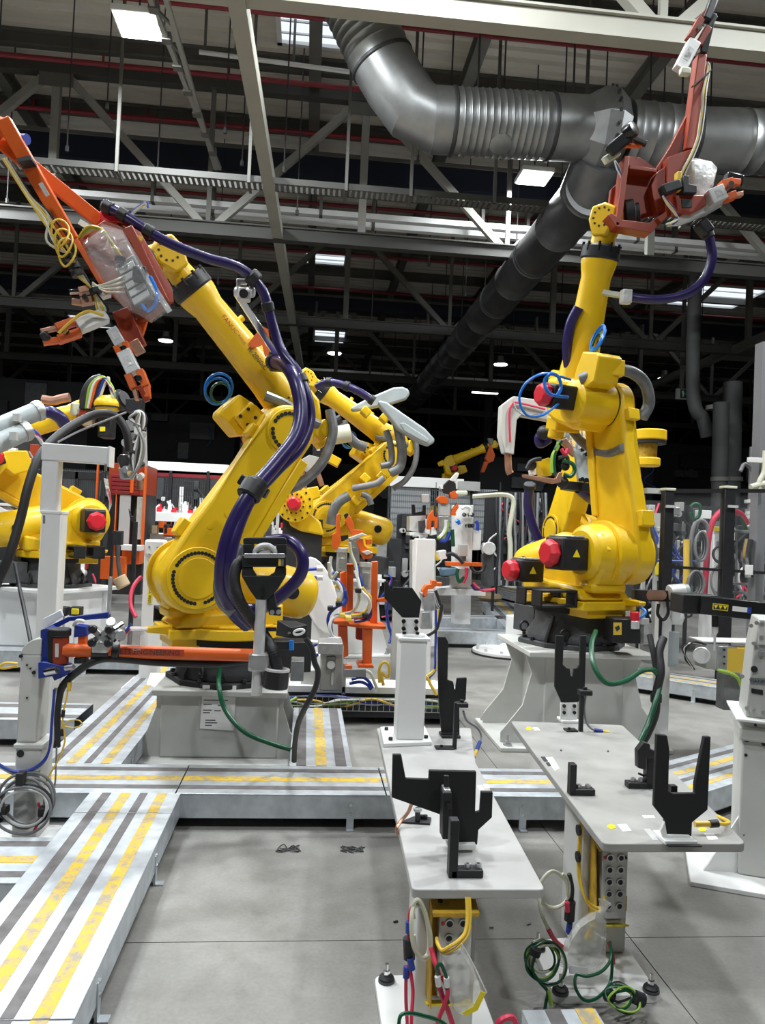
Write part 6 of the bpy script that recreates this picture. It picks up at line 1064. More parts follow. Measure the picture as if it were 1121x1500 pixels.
for k, (x0, y0, x1, y1) in enumerate(((235, 385, 305, 515), (320, 318, 388, 465), (392, 480, 460, 632))):
    q = bx('clamp_cylinder', *c3([(x0, y0)])[0], *c3([(x1, y1)])[0], yo-.12, .12, 'pedestal_grey', fx_, .008); bx('cylinder_cap', *c3([(x0-4, y0-18)])[0], *c3([(x1+4, y0+8)])[0], yo-.13, .14, 'alu', q); bx('cylinder_plate', *c3([(x0+14, y0+45)])[0], *c3([(x1-14, y1-22)])[0], yo-.126, .02, 'steel', q)
for pts in ([(210, 275), (232, 265), (236, 150), (255, 140), (262, 320), (240, 375), (208, 370)], [(290, 190), (315, 150), (350, 215), (345, 245), (405, 250), (400, 275), (345, 290), (320, 260)], [(360, 320), (405, 305), (415, 350), (470, 395), (462, 430), (410, 440), (385, 385)], [(425, 310), (465, 305), (462, 340), (430, 345)]): ox('clamp_jaw', pts, -.14, .10, 'orange')
for pts in ([(280, 150), (305, 135), (345, 200), (330, 225), (300, 190)], [(262, 285), (310, 280), (312, 305), (268, 325)]): ox('clamp_lever', pts, -.12, .06, 'black')
ox('clamp_arm', [(310, 300), (400, 268), (440, 285), (400, 285), (330, 315)], -.16, .03, 'alu'); ox('clamp_arm', [(395, 390), (440, 380), (470, 395), (430, 412)], -.16, .05, 'alu')
for k, (pts, mt) in enumerate((([(215, 520), (232, 570), (275, 610), (290, 660), (280, 720), (235, 745), (190, 790), (180, 850), (210, 930)], 'cable_blue'), ([(200, 420), (195, 480), (225, 560), (262, 620), (270, 680), (255, 730), (205, 760)], 'cable_white'), ([(355, 510), (375, 570), (395, 640), (440, 690), (452, 740), (430, 790), (350, 810), (270, 805), (210, 820), (190, 880), (215, 940), (260, 950)], 'cable_white'), ([(370, 480), (385, 560), (420, 640), (448, 690), (446, 760), (400, 800), (320, 815), (240, 800), (200, 850), (205, 930)], 'cable_blue'), ([(350, 620), (380, 660), (370, 730), (330, 780), (250, 790)], 'cable_cream'), ([(400, 620), (430, 660), (455, 690), (440, 750), (400, 790), (330, 800)], 'cable_yellow'), ([(225, 610), (260, 630), (280, 660), (262, 690), (240, 700)], 'cable_yellow'), ([(320, 330), (330, 400), (360, 480), (370, 560)], 'cable_cream'), ([(450, 730), (455, 800), (420, 830), (350, 840)], 'purple'), ([(205, 930), (180, 960), (120, 980), (60, 1010), (0, 1040)], 'cable_blue'), ([(250, 950), (200, 950), (130, 975), (40, 965)], 'cable_white'), ([(290, 640), (300, 700), (280, 740)], 'cable_blue'), ([(575, 700), (560, 780), (570, 860), (590, 930), (575, 980)], 'cable_blue'), ([(240, 520), (210, 560), (190, 540), (185, 460)], 'cable_cream'))):
    ob('cable_run', M().tube([at(*p, yo-.16+.04*sin(k*2.3)+.03*sin(k+i)) for i, p in enumerate(c3(pts))], .014, 7), mt, fx_)
for x, y in ((248, 725), (195, 755), (375, 640), (270, 800), (420, 800), (310, 822)): p = at(*c3([(x, y)])[0], yo-.2); ob('cable_tie', M().box(p, (.05, .08, .04)), 'black' if x not in (270, 310) else 'cable_yellow', fx_, bev=.008)
# ---- base frame under the fixture with cable tray
fb = thing('fixture_bench', V((X_(520, 1050, 5.9), 6.2, 0)), 'long white-topped fixture base with a wire tray of cables along its front', 'machine base')
a, b = X_(412, 1030, 5.75), X_(652, 1030, 5.75); z = Z_(520, 1008, 5.75)
ob('top_beam', M().bb((a, 5.8, z-.05), (b+.1, 6.1, z)), 'white', fb, bev=.004); ob('front_beam', M().bb((a, 5.85, z-.24), (b+.1, 6.0, z-.05)), 'cast_grey', fb); ob('lower_beam', M().bb((a, 5.72, .05), (b+.08, 6.4, .12)), 'machine_dark', fb)
for k in range(5): x = a+.1+k*(b-a)/4.3; ob('foot', M().bb((x-.04, 5.9, 0), (x+.04, 6.3, .06)), 'machine_dark', fb)
m = M()
for k in range(28): x = a+.03+k*(b-a)/27; m.bb((x-.002, 5.70, z-.16), (x+.002, 5.704, z-.06)); m.bb((x-.002, 5.70, z-.16), (x+.002, 5.8, z-.156))
for q in (z-.16, z-.11, z-.06): m.bb((a, 5.699, q), (b+.08, 5.705, q+.004))
ob('wire_tray', m, 'steel', fb, kind='stuff')
for k, mt in enumerate(('cable_green', 'cable_blue', 'cable_white', 'cable_yellow', 'cable_lime', 'cable_blue', 'cable_cream')):
    r = random.Random(k); ob('cable_run', M().tube([V((a+.02+(b-a+.06)*i/6, 5.74+.02*r.random(), z-.15+.09*r.random())) for i in range(7)], .010, 6), mt, fb)
t = thing('clamp_block', V((X_(480, 985, 5.8), 5.8, z)), 'grey cast clamp block with a square socket on the fixture base', 'clamp'); bx('body', 468, 946, 504, 1012, 5.78, .22, 'pedestal_grey', t, .01); bx('top_plate', 466, 943, 503, 958, 5.74, .28, 'steel', t); bx('socket', 478, 962, 492, 982, 5.765, .05, 'galv_dark', t); ob('dial', M().cyl(at(485, 974, 5.76), at(485, 974, 5.74), .03, n=16), 'alu', t); bx('side_block', 440, 982, 470, 1010, 5.85, .2, 'offwhite', t, .008); bx('piston', 485, 985, 489, 1004, 5.76, .02, 'alu', t); bx('side_flange', 500, 972, 508, 1018, 5.8, .2, 'steel', t)
ob('valve', M().beam(at(504, 985, 5.7), at(536, 985, 5.7), .06, .06), 'cable_grey', t, bev=.006); ob('valve_cap', M().beam(at(505, 978, 5.7), at(516, 978, 5.7), .04, .04), 'orange', t, bev=.005)
for k, (pts, mt, lb) in enumerate((([(515, 995), (530, 992), (540, 998), (546, 1008)], 'cable_blue', 'blue tube pair curling on the fixture base'), ([(512, 1001), (528, 999), (538, 1003), (544, 1010)], 'cable_blue', 'second blue tube on the fixture base'), ([(528, 980), (542, 985), (548, 998), (552, 1008)], 'cable_cream', 'cream cable bending down to the fixture base'), ([(556, 1000), (556, 980), (562, 970), (570, 975), (568, 992), (558, 985), (562, 1004)], 'cable_yellow', 'yellow cable loop on the fixture base beside the white post'), ([(600, 1000), (622, 990), (632, 1005), (640, 1018)], 'cable_yellow', 'yellow cable right of the white post on the fixture base'), ([(420, 955), (445, 958), (460, 962), (466, 958)], 'cable_blue', 'blue hose left of the grey clamp block'))):
    cable(lb, [(x, y, 5.75) for x, y in pts], .012, mt, 'cables on the fixture base')
for k in range(4): cable(['green wire end splayed at the walkway stub', 'second green wire end at the walkway stub', 'white wire end at the walkway stub', 'black wire end at the walkway stub'][k], [(434, 1022+3*k, 5.55), (424-3*k, 1028, 5.5), (414-2*k, 1038+3*k, 5.45), (408+k, 1050, 5.4)], .009, ['cable_lime', 'cable_green', 'cable_white', 'rubber'][k], 'wire ends by the walkway stub')
# ---- white fixture columns behind the front post
def fixcol(label, x0, y0, x1, y1, Y, mt='white', head=True, seed=1):
    r = random.Random(seed); p0 = at(x0, y1, Y); p1 = at(x1, y0, Y); t = thing('fixture_column', V(((p0.x+p1.x)/2, Y, 0)), label, 'fixture', 'white fixture columns')
    ob('column', M().bb((p0.x, Y, 0), (p1.x, Y+(p1.x-p0.x), p1.z)), mt, t, bev=.006); ob('foot_plate', M().bb((p0.x-.1, Y-.1, 0), (p1.x+.1, Y+.3, .03)), mt, t)
    if head:
        w = p1.x-p0.x; c = V(((p0.x+p1.x)/2, Y, p1.z)); ob('head_plate', M().bb((p0.x-.02, Y-.02, p1.z), (p1.x+.02, Y+w, p1.z+.02)), 'steel', t)
        clamp_unit('clamp_cylinder', t, c+V((w*.35, -.05, .0-.15)), c+V((w*.35+.05, -.05, .30)), .09, 'orange', (0, 1, 0)); ob('sensor', M().box(c+V((-w*.3, 0, .07)), (.05, .05, .12)), 'black', t, bev=.005)
        for k in range(3): ob('cable_run', M().tube([c+V((w*.5+.02*k, -.06, -.1)), c+V((w*.55+.05*k, -.08, -.3)), c+V((w*.45+.03*k, -.05, -.6)), c+V((w*.5, -.04, -1.)), c+V((w*.52+.02*k, -.03, -c.z+.1))], .012, 6), ['cable_white', 'cable_blue', 'cable_yellow'][k], t)
    return t
fixcol('tall grey fixture column standing left behind the front white post', 572, 888, 593, 1008, 6.3, 'pedestal_grey', False)
t = fixcol('white fixture column with an orange hook and grey cylinder right behind the black plate', 604, 790, 638, 960, 7.0, 'white', False)
px2('orange_hook', c3([(790, 640), (815, 605), (850, 600), (850, 575), (880, 575), (885, 590), (920, 590), (915, 612), (870, 615), (860, 630), (825, 632), (820, 680), (790, 690)]), 6.6, .1, 'orange', t); px2('mount', c3([(780, 655), (870, 650), (868, 770), (800, 775)]), 6.6, .12, 'steel', t); px2('cylinder', c3([(778, 765), (855, 765), (855, 890), (778, 890)]), 6.6, .12, 'pedestal_grey', t, .01); px2('cylinder_face', c3([(788, 780), (838, 780), (836, 868), (788, 868)]), 6.59, .02, 'steel', t)
for k in range(4): ob('cable_run', M().tube([at(*p, 6.55-.02*k) for p in c3([(875, 640), (885+6*k, 720), (915, 780-10*k), (895, 850), (860+4*k, 900), (800, 945)])], .014, 6), ['cable_white', 'cable_blue', 'cable_cream', 'rubber'][k], t)
for k in range(3): ob('cable_run', M().tube([at(*p, 6.5) for p in c3([(880+5*k, 760), (882, 900), (876+4*k, 1040), (872, 1150), (830-12*k, 1210), (850, 1260-15*k)])], .014, 6), ['cable_blue', 'cable_white', 'cable_yellow'][k], t)
c1 = cz(5.605, 600, 640)
t = thing('clamp_fixture', at(625, 840, 8.6), 'white stepped fixture with black cut-out and orange clamp left of the far pneumatic panel', 'fixture')
for pts, th, mt, Y in (([(25, 850), (130, 830), (210, 1010), (205, 1720), (20, 1720)], .25, 'white', 8.6), ([(135, 1000), (215, 1010), (215, 1270), (130, 1260)], .2, 'offwhite', 8.5), ([(0, 650), (135, 645), (130, 790), (0, 770)], .25, 'white', 8.7), ([(0, 780), (150, 790), (150, 820), (0, 810)], .3, 'white', 8.65), ([(45, 848), (75, 848), (80, 880), (100, 885), (105, 950), (75, 950), (72, 915), (55, 910)], .02, 'black', 8.58), ([(20, 555), (45, 555), (50, 620), (110, 610), (112, 560), (135, 560), (135, 640), (25, 645)], .05, 'black', 8.7), ([(80, 690), (130, 680), (135, 740), (110, 790), (85, 780)], .1, 'cast_grey', 8.6), ([(100, 470), (160, 470), (160, 540), (100, 540)], .06, 'alu', 8.8)): px2('block', c1(pts), Y, th, mt, t)
for pts in ([(150, 690), (160, 640), (195, 600), (200, 650), (230, 665), (230, 750), (205, 750), (205, 690), (180, 690), (175, 760), (150, 760)], [(225, 510), (250, 485), (300, 490), (325, 525), (310, 550), (250, 545)], [(330, 460), (370, 440), (400, 480), (385, 510), (340, 500)], [(340, 640), (360, 590), (400, 540), (405, 580), (380, 620), (385, 645)]): px2('clamp_jaw', c1(pts), 8.5, .1, 'orange', t)
for pts, mt in (([(250, 545), (330, 550), (335, 650), (250, 645)], 'pedestal_grey'), ([(240, 650), (320, 650), (320, 780), (240, 780)], 'steel'), ([(180, 745), (215, 740), (225, 800), (175, 810)], 'white'), ([(270, 410), (330, 350), (380, 380), (385, 440), (330, 470), (290, 460)], 'black'), ([(330, 360), (390, 290), (410, 300), (380, 370)], 'white'), ([(250, 400), (275, 395), (280, 425), (258, 430)], 'white'), ([(160, 860), (220, 850), (220, 1010), (165, 1015)], 'pedestal_grey')): px2('clamp_cylinder', c1(pts), 8.52, .1, mt, t)
for k, (pts, mt) in enumerate((([(300, 680), (300, 740), (280, 790), (245, 830)], 'cable_white'), ([(310, 690), (300, 770), (270, 810), (235, 835)], 'cable_lime'), ([(330, 780), (300, 850), (250, 850)], 'cable_blue'), ([(190, 900), (210, 970), (240, 1010)], 'cable_yellow'), ([(350, 760), (355, 820), (360, 900)], 'cable_green'), ([(300, 970), (350, 960), (410, 1000), (440, 1040)], 'rubber'))): ob('cable_run', M().tube([at(*p, 8.45) for p in c1(pts)], .022, 6), mt, t)
t = thing('pneumatic_panel', at(680, 850, 10.), 'white pneumatic panel with silver regulators and an orange bar far behind the middle post', 'panel')
for pts, th, mt, Y in (([(375, 560), (525, 560), (500, 1540), (370, 1540)], .25, 'white', 10.), ([(525, 770), (590, 765), (585, 930), (515, 930)], .2, 'white', 10.), ([(245, 1080), (500, 1080), (500, 1240), (350, 1240)], .2, 'white', 9.9), ([(200, 1245), (625, 1255), (625, 1305), (210, 1300)], .6, 'white', 9.8), ([(240, 940), (300, 930), (310, 1000), (250, 1010)], .2, 'white', 9.9)): px2('panel_plate', c1(pts), Y, th, mt, t)
px2('orange_bar', c1([(305, 1025), (600, 1035), (600, 1065), (310, 1060)]), 9.7, .15, 'orange', t); px2('motor', c1([(260, 1080), (390, 1070), (390, 1130), (360, 1140), (270, 1150)]), 9.7, .2, 'motor_blue', t, .02); px2('motor_foot', c1([(230, 1150), (330, 1150), (330, 1220), (240, 1230)]), 9.7, .2, 'cast_grey', t)
ob('round_motor', M().cyl(at(*c1([(655, 915)])[0], 9.7), at(*c1([(655, 915)])[0], 9.95), .085, n=20), 'alu', t, bev=.01); ob('round_motor_body', M().cyl(at(*c1([(600, 915)])[0], 9.9), at(*c1([(655, 915)])[0], 9.9), .075, n=20), 'pedestal_grey', t); ob('motor_post', M().beam(at(*c1([(640, 960)])[0], 9.9), at(*c1([(640, 1220)])[0], 9.9), .14, .14), 'cast_grey', t)
for k in range(4):
    for j in range(2): p = at(*c1([(440+k*22, 640+j*90)])[0], 9.95); ob('regulator', M().cyl(p, p+V((0, -.08, 0)), .028, n=12), ['chrome', 'alu', 'steel', 'cast_grey'][(k+j) % 4], t)
for k, (pts, mt) in enumerate((([(430, 590), (460, 575), (500, 590), (500, 640)], 'cable_white'), ([(380, 700), (400, 690), (410, 720)], 'blue_hose'), ([(545, 690), (560, 720), (555, 770)], 'cable_blue'), ([(400, 1080), (390, 1130), (410, 1190), (450, 1150)], 'cable_green'), ([(470, 1075), (465, 1140), (440, 1200)], 'cable_red'), ([(500, 1060), (540, 1110), (600, 1100), (625, 1050)], 'rubber'), ([(520, 490), (640, 480), (760, 475), (830, 490), (855, 540), (840, 640), (820, 780), (830, 900), (825, 1150)], 'cable_cream'), ([(520, 1200), (560, 1240), (610, 1260), (700, 1250)], 'cable_red'), ([(510, 1210), (540, 1250), (600, 1245)], 'purple'))): ob('cable_run', M().tube([at(*p, 9.7) for p in c1(pts)], .022 if k != 6 else .03, 6), mt, t)
px2('clear_cylinder', c1([(410, 885), (480, 885), (478, 980), (410, 980)]), 9.85, .1, 'pedestal_grey', t); px2('cylinder_rod', c1([(425, 980), (465, 980), (465, 1020), (425, 1020)]), 9.85, .08, 'cast_grey', t); px2('header_pipe', c1([(385, 440), (480, 440), (480, 480), (385, 480)]), 9.9, .1, 'cable_cream', t, .02)
t = thing('debris_bag', G(718, 881), 'brown crumpled paper on the floor beside the far walkway', 'paper'); ob('paper', M().ball(G(718, 881)+V((0, 0, .10)), (.28, .14, .10), 10), 'cardboard', t)
# white round base disc
c = G(748, 958); t = thing('round_base', c, 'white round base plate with bolts on the floor left of the right pedestal', 'base'); ob('disc', M().cyl(c, c+V((0, 0, .05)), .46, n=48), 'white', t, bev=.004); ob('rubber_ring', M().cyl(c, c+V((0, 0, .02)), .475, n=48), 'rubber', t); ob('column', M().cyl(c+V((.12, .1, .05)), c+V((.12, .1, .45)), .16, n=28), 'white', t); ob('step', M().cyl(c+V((.12, .1, .05)), c+V((.12, .1, .09)), .22, n=28), 'white', t)
for k in range(12): a = 2*pi*k/12; p = c+V((.41*cos(a), .41*sin(a), .05)); ob('bolt', M().cyl(p, p+V((0, 0, .03)), .018, n=6), 'alu', t)
t = thing('oval_cover', at(475, 880, 7.6), 'white slanted oval cover plate left of the orange fixture', 'cover'); ob('plate', M().prism([at(468+34*cos(u)*.75-22*sin(u)*.6, 872-56*sin(u), 7.6) for u in (2*pi*k/24 for k in range(24))], (0, .06, 0)), 'white', t, bev=.01); ob('stand', M().bb(at(455, 955, 7.7), V((X_(485, 860, 7.7), 7.8, Z_(485, 860, 7.7)))), 'white', t); ob('foot', M().bb((X_(440, 990, 7.7), 7.5, 0), (X_(500, 990, 7.7), 8.0, Z_(480, 955, 7.7))), 'white', t, bev=.01)
t = thing('cylinder_pair', at(462, 845, 7.4), 'pair of blue-rodded cylinders left of the white oval cover', 'cylinder')
for y in (833, 846): ob('rod', M().cyl(at(440, y+2, 7.4), at(468, y, 7.4), .016, n=10), 'cable_blue', t); ob('head', M().cyl(at(464, y, 7.4), at(473, y, 7.4), .03, n=12), 'alu', t)
ob('block', M().bb(at(436, 855, 7.4), at(446, 828, 7.6)), 'pedestal_grey', t, bev=.01)
# ---- robot behind the right robot with its gun
RC = robot_from_j2('yellow robot mostly hidden behind the right front robot, with a copper-tipped gun', 812, 778, 8.2, 1.75, -.42, .5, (.3, .9, .2), 'cast_grey', detail=False, motors=False)
bC = OFF[RC.t.name]; pedestal('white pedestal behind the right front robot', bC.x, bC.y, .3, bC.z, .26, 'white', .34, .3)
hose('dress_hose', [(776, 712, 7.8), (774, 740, 7.9), (779, 765, 7.9), (787, 785, 7.9), (794, 797, 7.9)], .05, 'purple', 'purple hose hanging left of the right robot lower arm', bands=(.02, .9)); hose('dress_hose', [(773, 825, 7.9), (776, 805, 7.9), (788, 795, 7.9), (806, 797, 8.)], .05, 'purple', 'purple hose stub curving left of the right robot shoulder motor', bands=(.03,))
hose('dress_hose', [(805, 642, 7.2), (792, 650, 7.2), (790, 640, 7.2), (800, 632, 7.2)], .045, 'purple', 'short purple hose bend at the clear gun plates'); hose('dress_hose', [(848, 716, 7.4), (862, 728, 7.5), (876, 738, 7.7)], .05, 'purple', 'purple hose end seen behind the right robot upper arm')
c2b = cz(5.095, 740, 520)
gun = thing('gun_unit', at(830, 690, 7.2), 'gun unit of clear and silver plates behind the right robot, with copper electrode bar', 'welding gun', 'welding guns')
for pts, mt, Y, th in (([(380, 510), (560, 515), (625, 570), (640, 600), (545, 650), (520, 720), (390, 630)], 'clear_plastic', 7.2, .06), ([(545, 650), (660, 600), (690, 640), (750, 715), (740, 750), (590, 770), (540, 720)], 'gun_grey', 7.25, .08), ([(520, 690), (560, 740), (640, 770), (635, 945), (550, 940)], 'gun_grey', 7.2, .05), ([(390, 515), (465, 515), (450, 610), (385, 610)], 'cable_lime', 7.3, .02), ([(560, 670), (740, 720), (738, 740), (560, 700)], 'alu', 7.15, .05), ([(140, 890), (380, 925), (400, 880), (430, 870), (420, 950), (370, 960), (145, 910)], 'copper', 7.0, .08), ([(400, 640), (460, 620), (510, 690), (520, 760), (490, 740), (450, 680)], 'copper', 7.1, .06), ([(240, 790), (330, 765), (360, 800), (350, 900), (290, 900)], 'yellow', 7.3, .2), ([(190, 860), (230, 850), (235, 895), (195, 895)], 'cable_white', 7.1, .08), ([(460, 940), (700, 960), (740, 1040), (460, 1000)], 'black', 7.3, .2)): px2('gun_plate', c2b(pts), Y, th, mt, gun)
for k, (pts, mt) in enumerate((([(370, 900), (360, 800), (380, 700), (420, 640)], 'cable_green'), ([(350, 880), (355, 760), (390, 690), (400, 650)], 'cable_lime'), ([(430, 790), (500, 810), (520, 860), (490, 905), (440, 890)], 'cable_green'), ([(400, 770), (460, 760), (470, 800)], 'rubber'), ([(160, 850), (190, 800), (230, 780), (270, 775)], 'rubber'), ([(420, 700), (450, 740), (470, 700)], 'cable_red'))): ob('cable_run', M().tube([at(*p, 7.05) for p in c2b(pts)], .02, 7), mt, gun)
for k, (x, y) in enumerate(((605, 660), (565, 710), (660, 715), (595, 745), (565, 930), (595, 935), (625, 935))): p = at(*c2b([(x, y)])[0], 7.19); ob('bolt', M().cyl(p, p+V((0, -.05, 0)), .022, n=10), 'chrome', gun)
for k, (x, y, r) in enumerate(((430, 950, .06), (450, 830, .045), (200, 820, .05), (680, 890, .05), (290, 580, .07))): p = at(*c2b([(x, y)])[0], 7.1); ob('knob', M().ball(p, r, 10), 'black', gun)
gun = thing('welding_gun', at(770, 620, 7.3), 'white L-shaped welding gun cover with a thin red line and copper electrode', 'welding gun', 'welding guns')
cg = cz(2.33, 640, 560)
q = ob('cover', M().prism(quad_px(cg([(217, 180), (222, 78), (262, 47), (400, 68), (400, 132), (290, 112), (274, 128), (264, 246), (232, 240)]), 7.3), (0, .14, 0)), 'offwhite', gun, bev=.008); ob('red_line', M().tube([at(*p, 7.28) for p in cg([(250, 205), (248, 110), (258, 76), (278, 70), (370, 92)])], .010, 6), 'cable_red', gun); px2('window', cg([(238, 150), (245, 110), (260, 108), (256, 160), (250, 180)]), 7.29, .02, 'clear_sheet', gun)
ob('electrode', M().tube([at(*p, 7.35) for p in cg([(243, 240), (244, 275), (246, 300), (252, 312)])], .035, 10), 'copper', gun)
hose('hose_loop', [(752, 587, 7.2), (757, 600, 7.15), (770, 609, 7.1), (790, 606, 7.0)], .006, 'cable_grey', 'thin grey wire along the white welding gun cover', 'cable', 'leads at the right robot')
# yellow tool changer stack right of the right robot arm
t = thing('tool_changer', at(952, 655, 7.), 'yellow two-disc tool changer right of the right robot upper arm', 'tool changer')
for y, r, h in ((638, .155, .10), (677, .115, .08)): p = at(952 if y < 650 else 949, y, 7.); ob('disc', M().cyl(p-V((0, 0, h/2)), p+V((0, 0, h/2)), r, n=28), 'yellow', t, bev=.012)
p = at(952, 646, 7.); ob('rubber_ring', M().cyl(p-V((0, 0, .03)), p, .15, n=28), 'black', t); ob('body', M().cyl(at(948, 680, 7.), at(950, 645, 7.), .085, n=20), 'yellow_worn', t); ob('arm', M().beam(RC.w, at(946, 660, 7.05), .10, .12), 'yellow', t)
# ---- far small robot with orange gripper
RF = robot('small yellow robot far at the back with an orange gripper raised', X_(640, 740, 20), 20, Z_(640, 735, 20)-.9, -.05, .05, .42, (1, 0, -.3), detail=False, sc=1.0)
bF = OFF[RF.t.name]; pedestal('far pedestal under the small back robot', bF.x, bF.y, 0, max(.3, bF.z), .3, 'machine_dark')
t = thing('gripper', at(717, 668, 19.8), 'orange gripper of the far small robot', 'gripper', 'robot grippers'); cfa = c1
for pts in ([(640, 130), (660, 60), (670, 60), (705, 150), (690, 200), (650, 215), (625, 180)], [(620, 200), (650, 210), (615, 290), (590, 290)]): px2('frame_plate', c1(pts), 19.8, .15, 'orange', t)
px2('hook', c1([(645, 10), (690, 15), (680, 60), (660, 70)]), 19.8, .1, 'cable_grey', t)
# ================================================================ LEFT BACK CELL
RB = robot_from_j2('yellow robot at the left back behind the white telescopic post', 138, 762, 7.9, .5, -1.07, .38, (.8, -.4, .3), 'cast_grey', lat=-.3, detail=False)
bB = OFF[RB.t.name]; pedestal('white pedestal with curved gussets under the left back robot', bB.x, bB.y, -.5, bB.z, .36, 'white', .46, .66)
t = thing('welding_gun', at(195, 650, 6.6), 'silver welding gun full of valves hanging above the orange cabinet at left', 'welding gun', 'welding guns')
c6b = cz(3.75, 0, 560)
for pts, mt, Y, th in (([(735, 215), (800, 250), (805, 460), (770, 460), (735, 400)], 'alu', 6.7, .05), ([(640, 420), (660, 395), (700, 395), (715, 430), (705, 470), (660, 475)], 'chrome', 6.5, .12), ([(690, 210), (740, 205), (745, 250), (700, 260)], 'steel', 6.7, .1), ([(675, 330), (705, 340), (700, 400), (672, 395)], 'black', 6.6, .1), ([(650, 470), (720, 470), (715, 530), (660, 530)], 'steel', 6.6, .1), ([(690, 90), (780, 90), (775, 150), (690, 160)], 'black', 6.8, .15)): px2('gun_plate', c6b(pts), Y, th, mt, t)
r = random.Random(5)
for k in range(14): p = at(*c6b([(712+r.random()*80, 240+k*21)])[0], 6.55); ob('valve', M().cyl(p, p+V((.05*r.uniform(-1, 1), -.06, .05*r.uniform(-1, 1))), .022+.012*r.random(), n=10), ['chrome', 'alu', 'black', 'steel'][k % 4], t)
for k in range(6): ob('cable_run', M().tube([at(*p, 6.5-.01*k) for p in c6b([(740+6*k, 240), (750-8*k, 160+8*k), (790-6*k, 170), (800-10*k, 230), (740+10*k, 330), (720+12*k, 430), (760-8*k, 530)])], .012, 6), ['rubber', 'cable_white', 'cable_grey', 'rubber', 'cable_cream', 'cable_grey'][k], t)
ob('electrode', M().cyl(at(*c6b([(768, 540)])[0], 6.6), at(*c6b([(770, 590)])[0], 6.6), .03, n=12), 'copper', t)
for k, (y0, y1, Y, lb) in enumerate(((628, 604, 6.1, 'upper grey gun sleeve tube entering from the left edge'), (652, 634, 6.0, 'lower grey gun sleeve tube entering from the left edge'))):
    t = thing('gun_tube', at(-20, y0, Y), lb, 'tube', 'grey gun sleeve tubes'); a = at(-40, y0+14, Y); b = at(60-k*20, y1-4+k*0, Y+.3); d = (b-a).normalized(); ob('tube', M().cyl(a, b, .075, n=20), 'gun_grey', t); ob('end_ring', M().lathe(b-d*.05, d, [(0, .082), (.04, .085), (.06, .078)], 20), 'steel', t, sm=30)
    p = at(25-k*5, (y0+y1)/2-4, Y+.1); ob('clip', M().box(p, (.05, .05, .06)), 'alu', t)
hose('dress_hose', [(62, 603, 6.4), (75, 604, 6.4), (88, 612, 6.45), (95, 622, 6.5)], .05, 'purple', 'purple hose leaving the upper grey sleeve tube at left')
for k, mt in enumerate(('cable_blue', 'cable_red', 'cable_white')): cable(['blue wire from the lower grey sleeve tube', 'red wire from the lower grey sleeve tube', 'white wire from the lower grey sleeve tube'][k], [(38, 630+k*2, 6.3), (48, 630+k*2, 6.3), (57, 638+k*2, 6.3), (62, 650, 6.35)], .014, mt, 'wires at the left back robot')
t = thing('electrode_gun', at(130, 590, 8.0), 'wrapped copper electrode gun above the left back robot', 'welding gun', 'welding guns')
ob('electrode', M().tube(path_px([(62, 585, 7.8), (78, 587, 7.8), (90, 584, 7.8), (102, 582, 7.8)]), .045, 10), 'copper', t); ob('wrist_ball', M().ball(at(156, 593, 7.8), (.12, .12, .095), 16), 'yellow', t); ob('wrist_ring', M().cyl(at(156, 598, 7.8), at(156, 596, 7.8), .122, n=24), 'black', t); ob('wrist_base', M().bb(at(142, 640, 7.8), at(172, 602, 8.0)), 'black', t, bev=.02)
px2('label', [(146, 625), (154, 625), (154, 632), (146, 632)], 7.79, .005, 'yellow_label', t); ob('gun_body', M().tube(path_px([(124, 600, 7.9), (128, 575, 7.9), (138, 560, 7.9), (150, 556, 7.9)]), .06, 10), 'black', t)
for k, mt in enumerate(('cable_lime', 'cable_white', 'orange', 'rubber', 'cable_blue', 'cable_cream')): ob('cable_run', M().tube(path_px([(126+k*3, 598, 7.8), (132+k*5, 565-k*2, 7.75), (150+k*2, 552+k*2, 7.75), (165, 568+k*3, 7.75), (168-k*2, 590, 7.8)]), .014, 6), mt, t)
for k in range(3): ob('block', M().box(at(112+k*9, 600+k*8, 7.9), (.10, .08, .12)), ['cable_cream', 'orange_red', 'cardboard'][k], t, bev=.01)
# orange cabinet
yc_ = 9.5
t = thing('orange_cabinet', V((X_(190, 850, yc_), yc_, 0)), 'tall orange machine cabinet with grey door panels at left behind the fence', 'cabinet')
def ob2(n, x0, y0, x1, y1, dy, th, mt): return bx(n, x0, y0, x1, y1, yc_+dy, th, mt, t)
ob2('upper_box', 158, 680, 212, 724, 0, .8, 'orange_red'); ob2('frame_post', 163, 718, 171, 860, -.02, .1, 'orange'); ob2('frame_post', 206, 680, 214, 800, -.02, .1, 'orange'); ob2('frame_post', 190, 700, 196, 722, -.03, .05, 'orange'); ob2('door_panel', 172, 721, 192, 800, .0, .03, 'fence_grey'); ob2('door_panel', 198, 728, 211, 790, .0, .03, 'galv'); ob2('plinth', 178, 800, 205, 826, -.3, .5, 'orange'); ob2('side_plate', 146, 816, 184, 848, -.5, .1, 'orange'); ob2('body', 160, 724, 213, 870, .1, .7, 'machine_dark'); ob2('left_post', 139, 676, 144, 740, -.05, .06, 'orange')
for k in range(5): ob2('louvre', 163, 696+k*6, 205, 699+k*6, -.02, .02, 'red_pipe')
ob2('paper_stack', 177, 799, 206, 806, -.5, .2, 'paper')
t = thing('plastic_curtain', at(157, 730, 8.9), 'torn clear plastic strip hung beside the orange cabinet', 'plastic'); ob('strip', M().prism(quad_px([(152, 700), (158, 702), (162, 725), (164, 738), (159, 752), (160, 735), (155, 718)], 9.44), (0, .01, 0)), 'bag_plastic', t); ob('red_edge', M().prism(quad_px([(158, 715), (161, 722), (164, 738), (162, 738)], 9.43), (0, .01, 0)), 'cable_red', t)
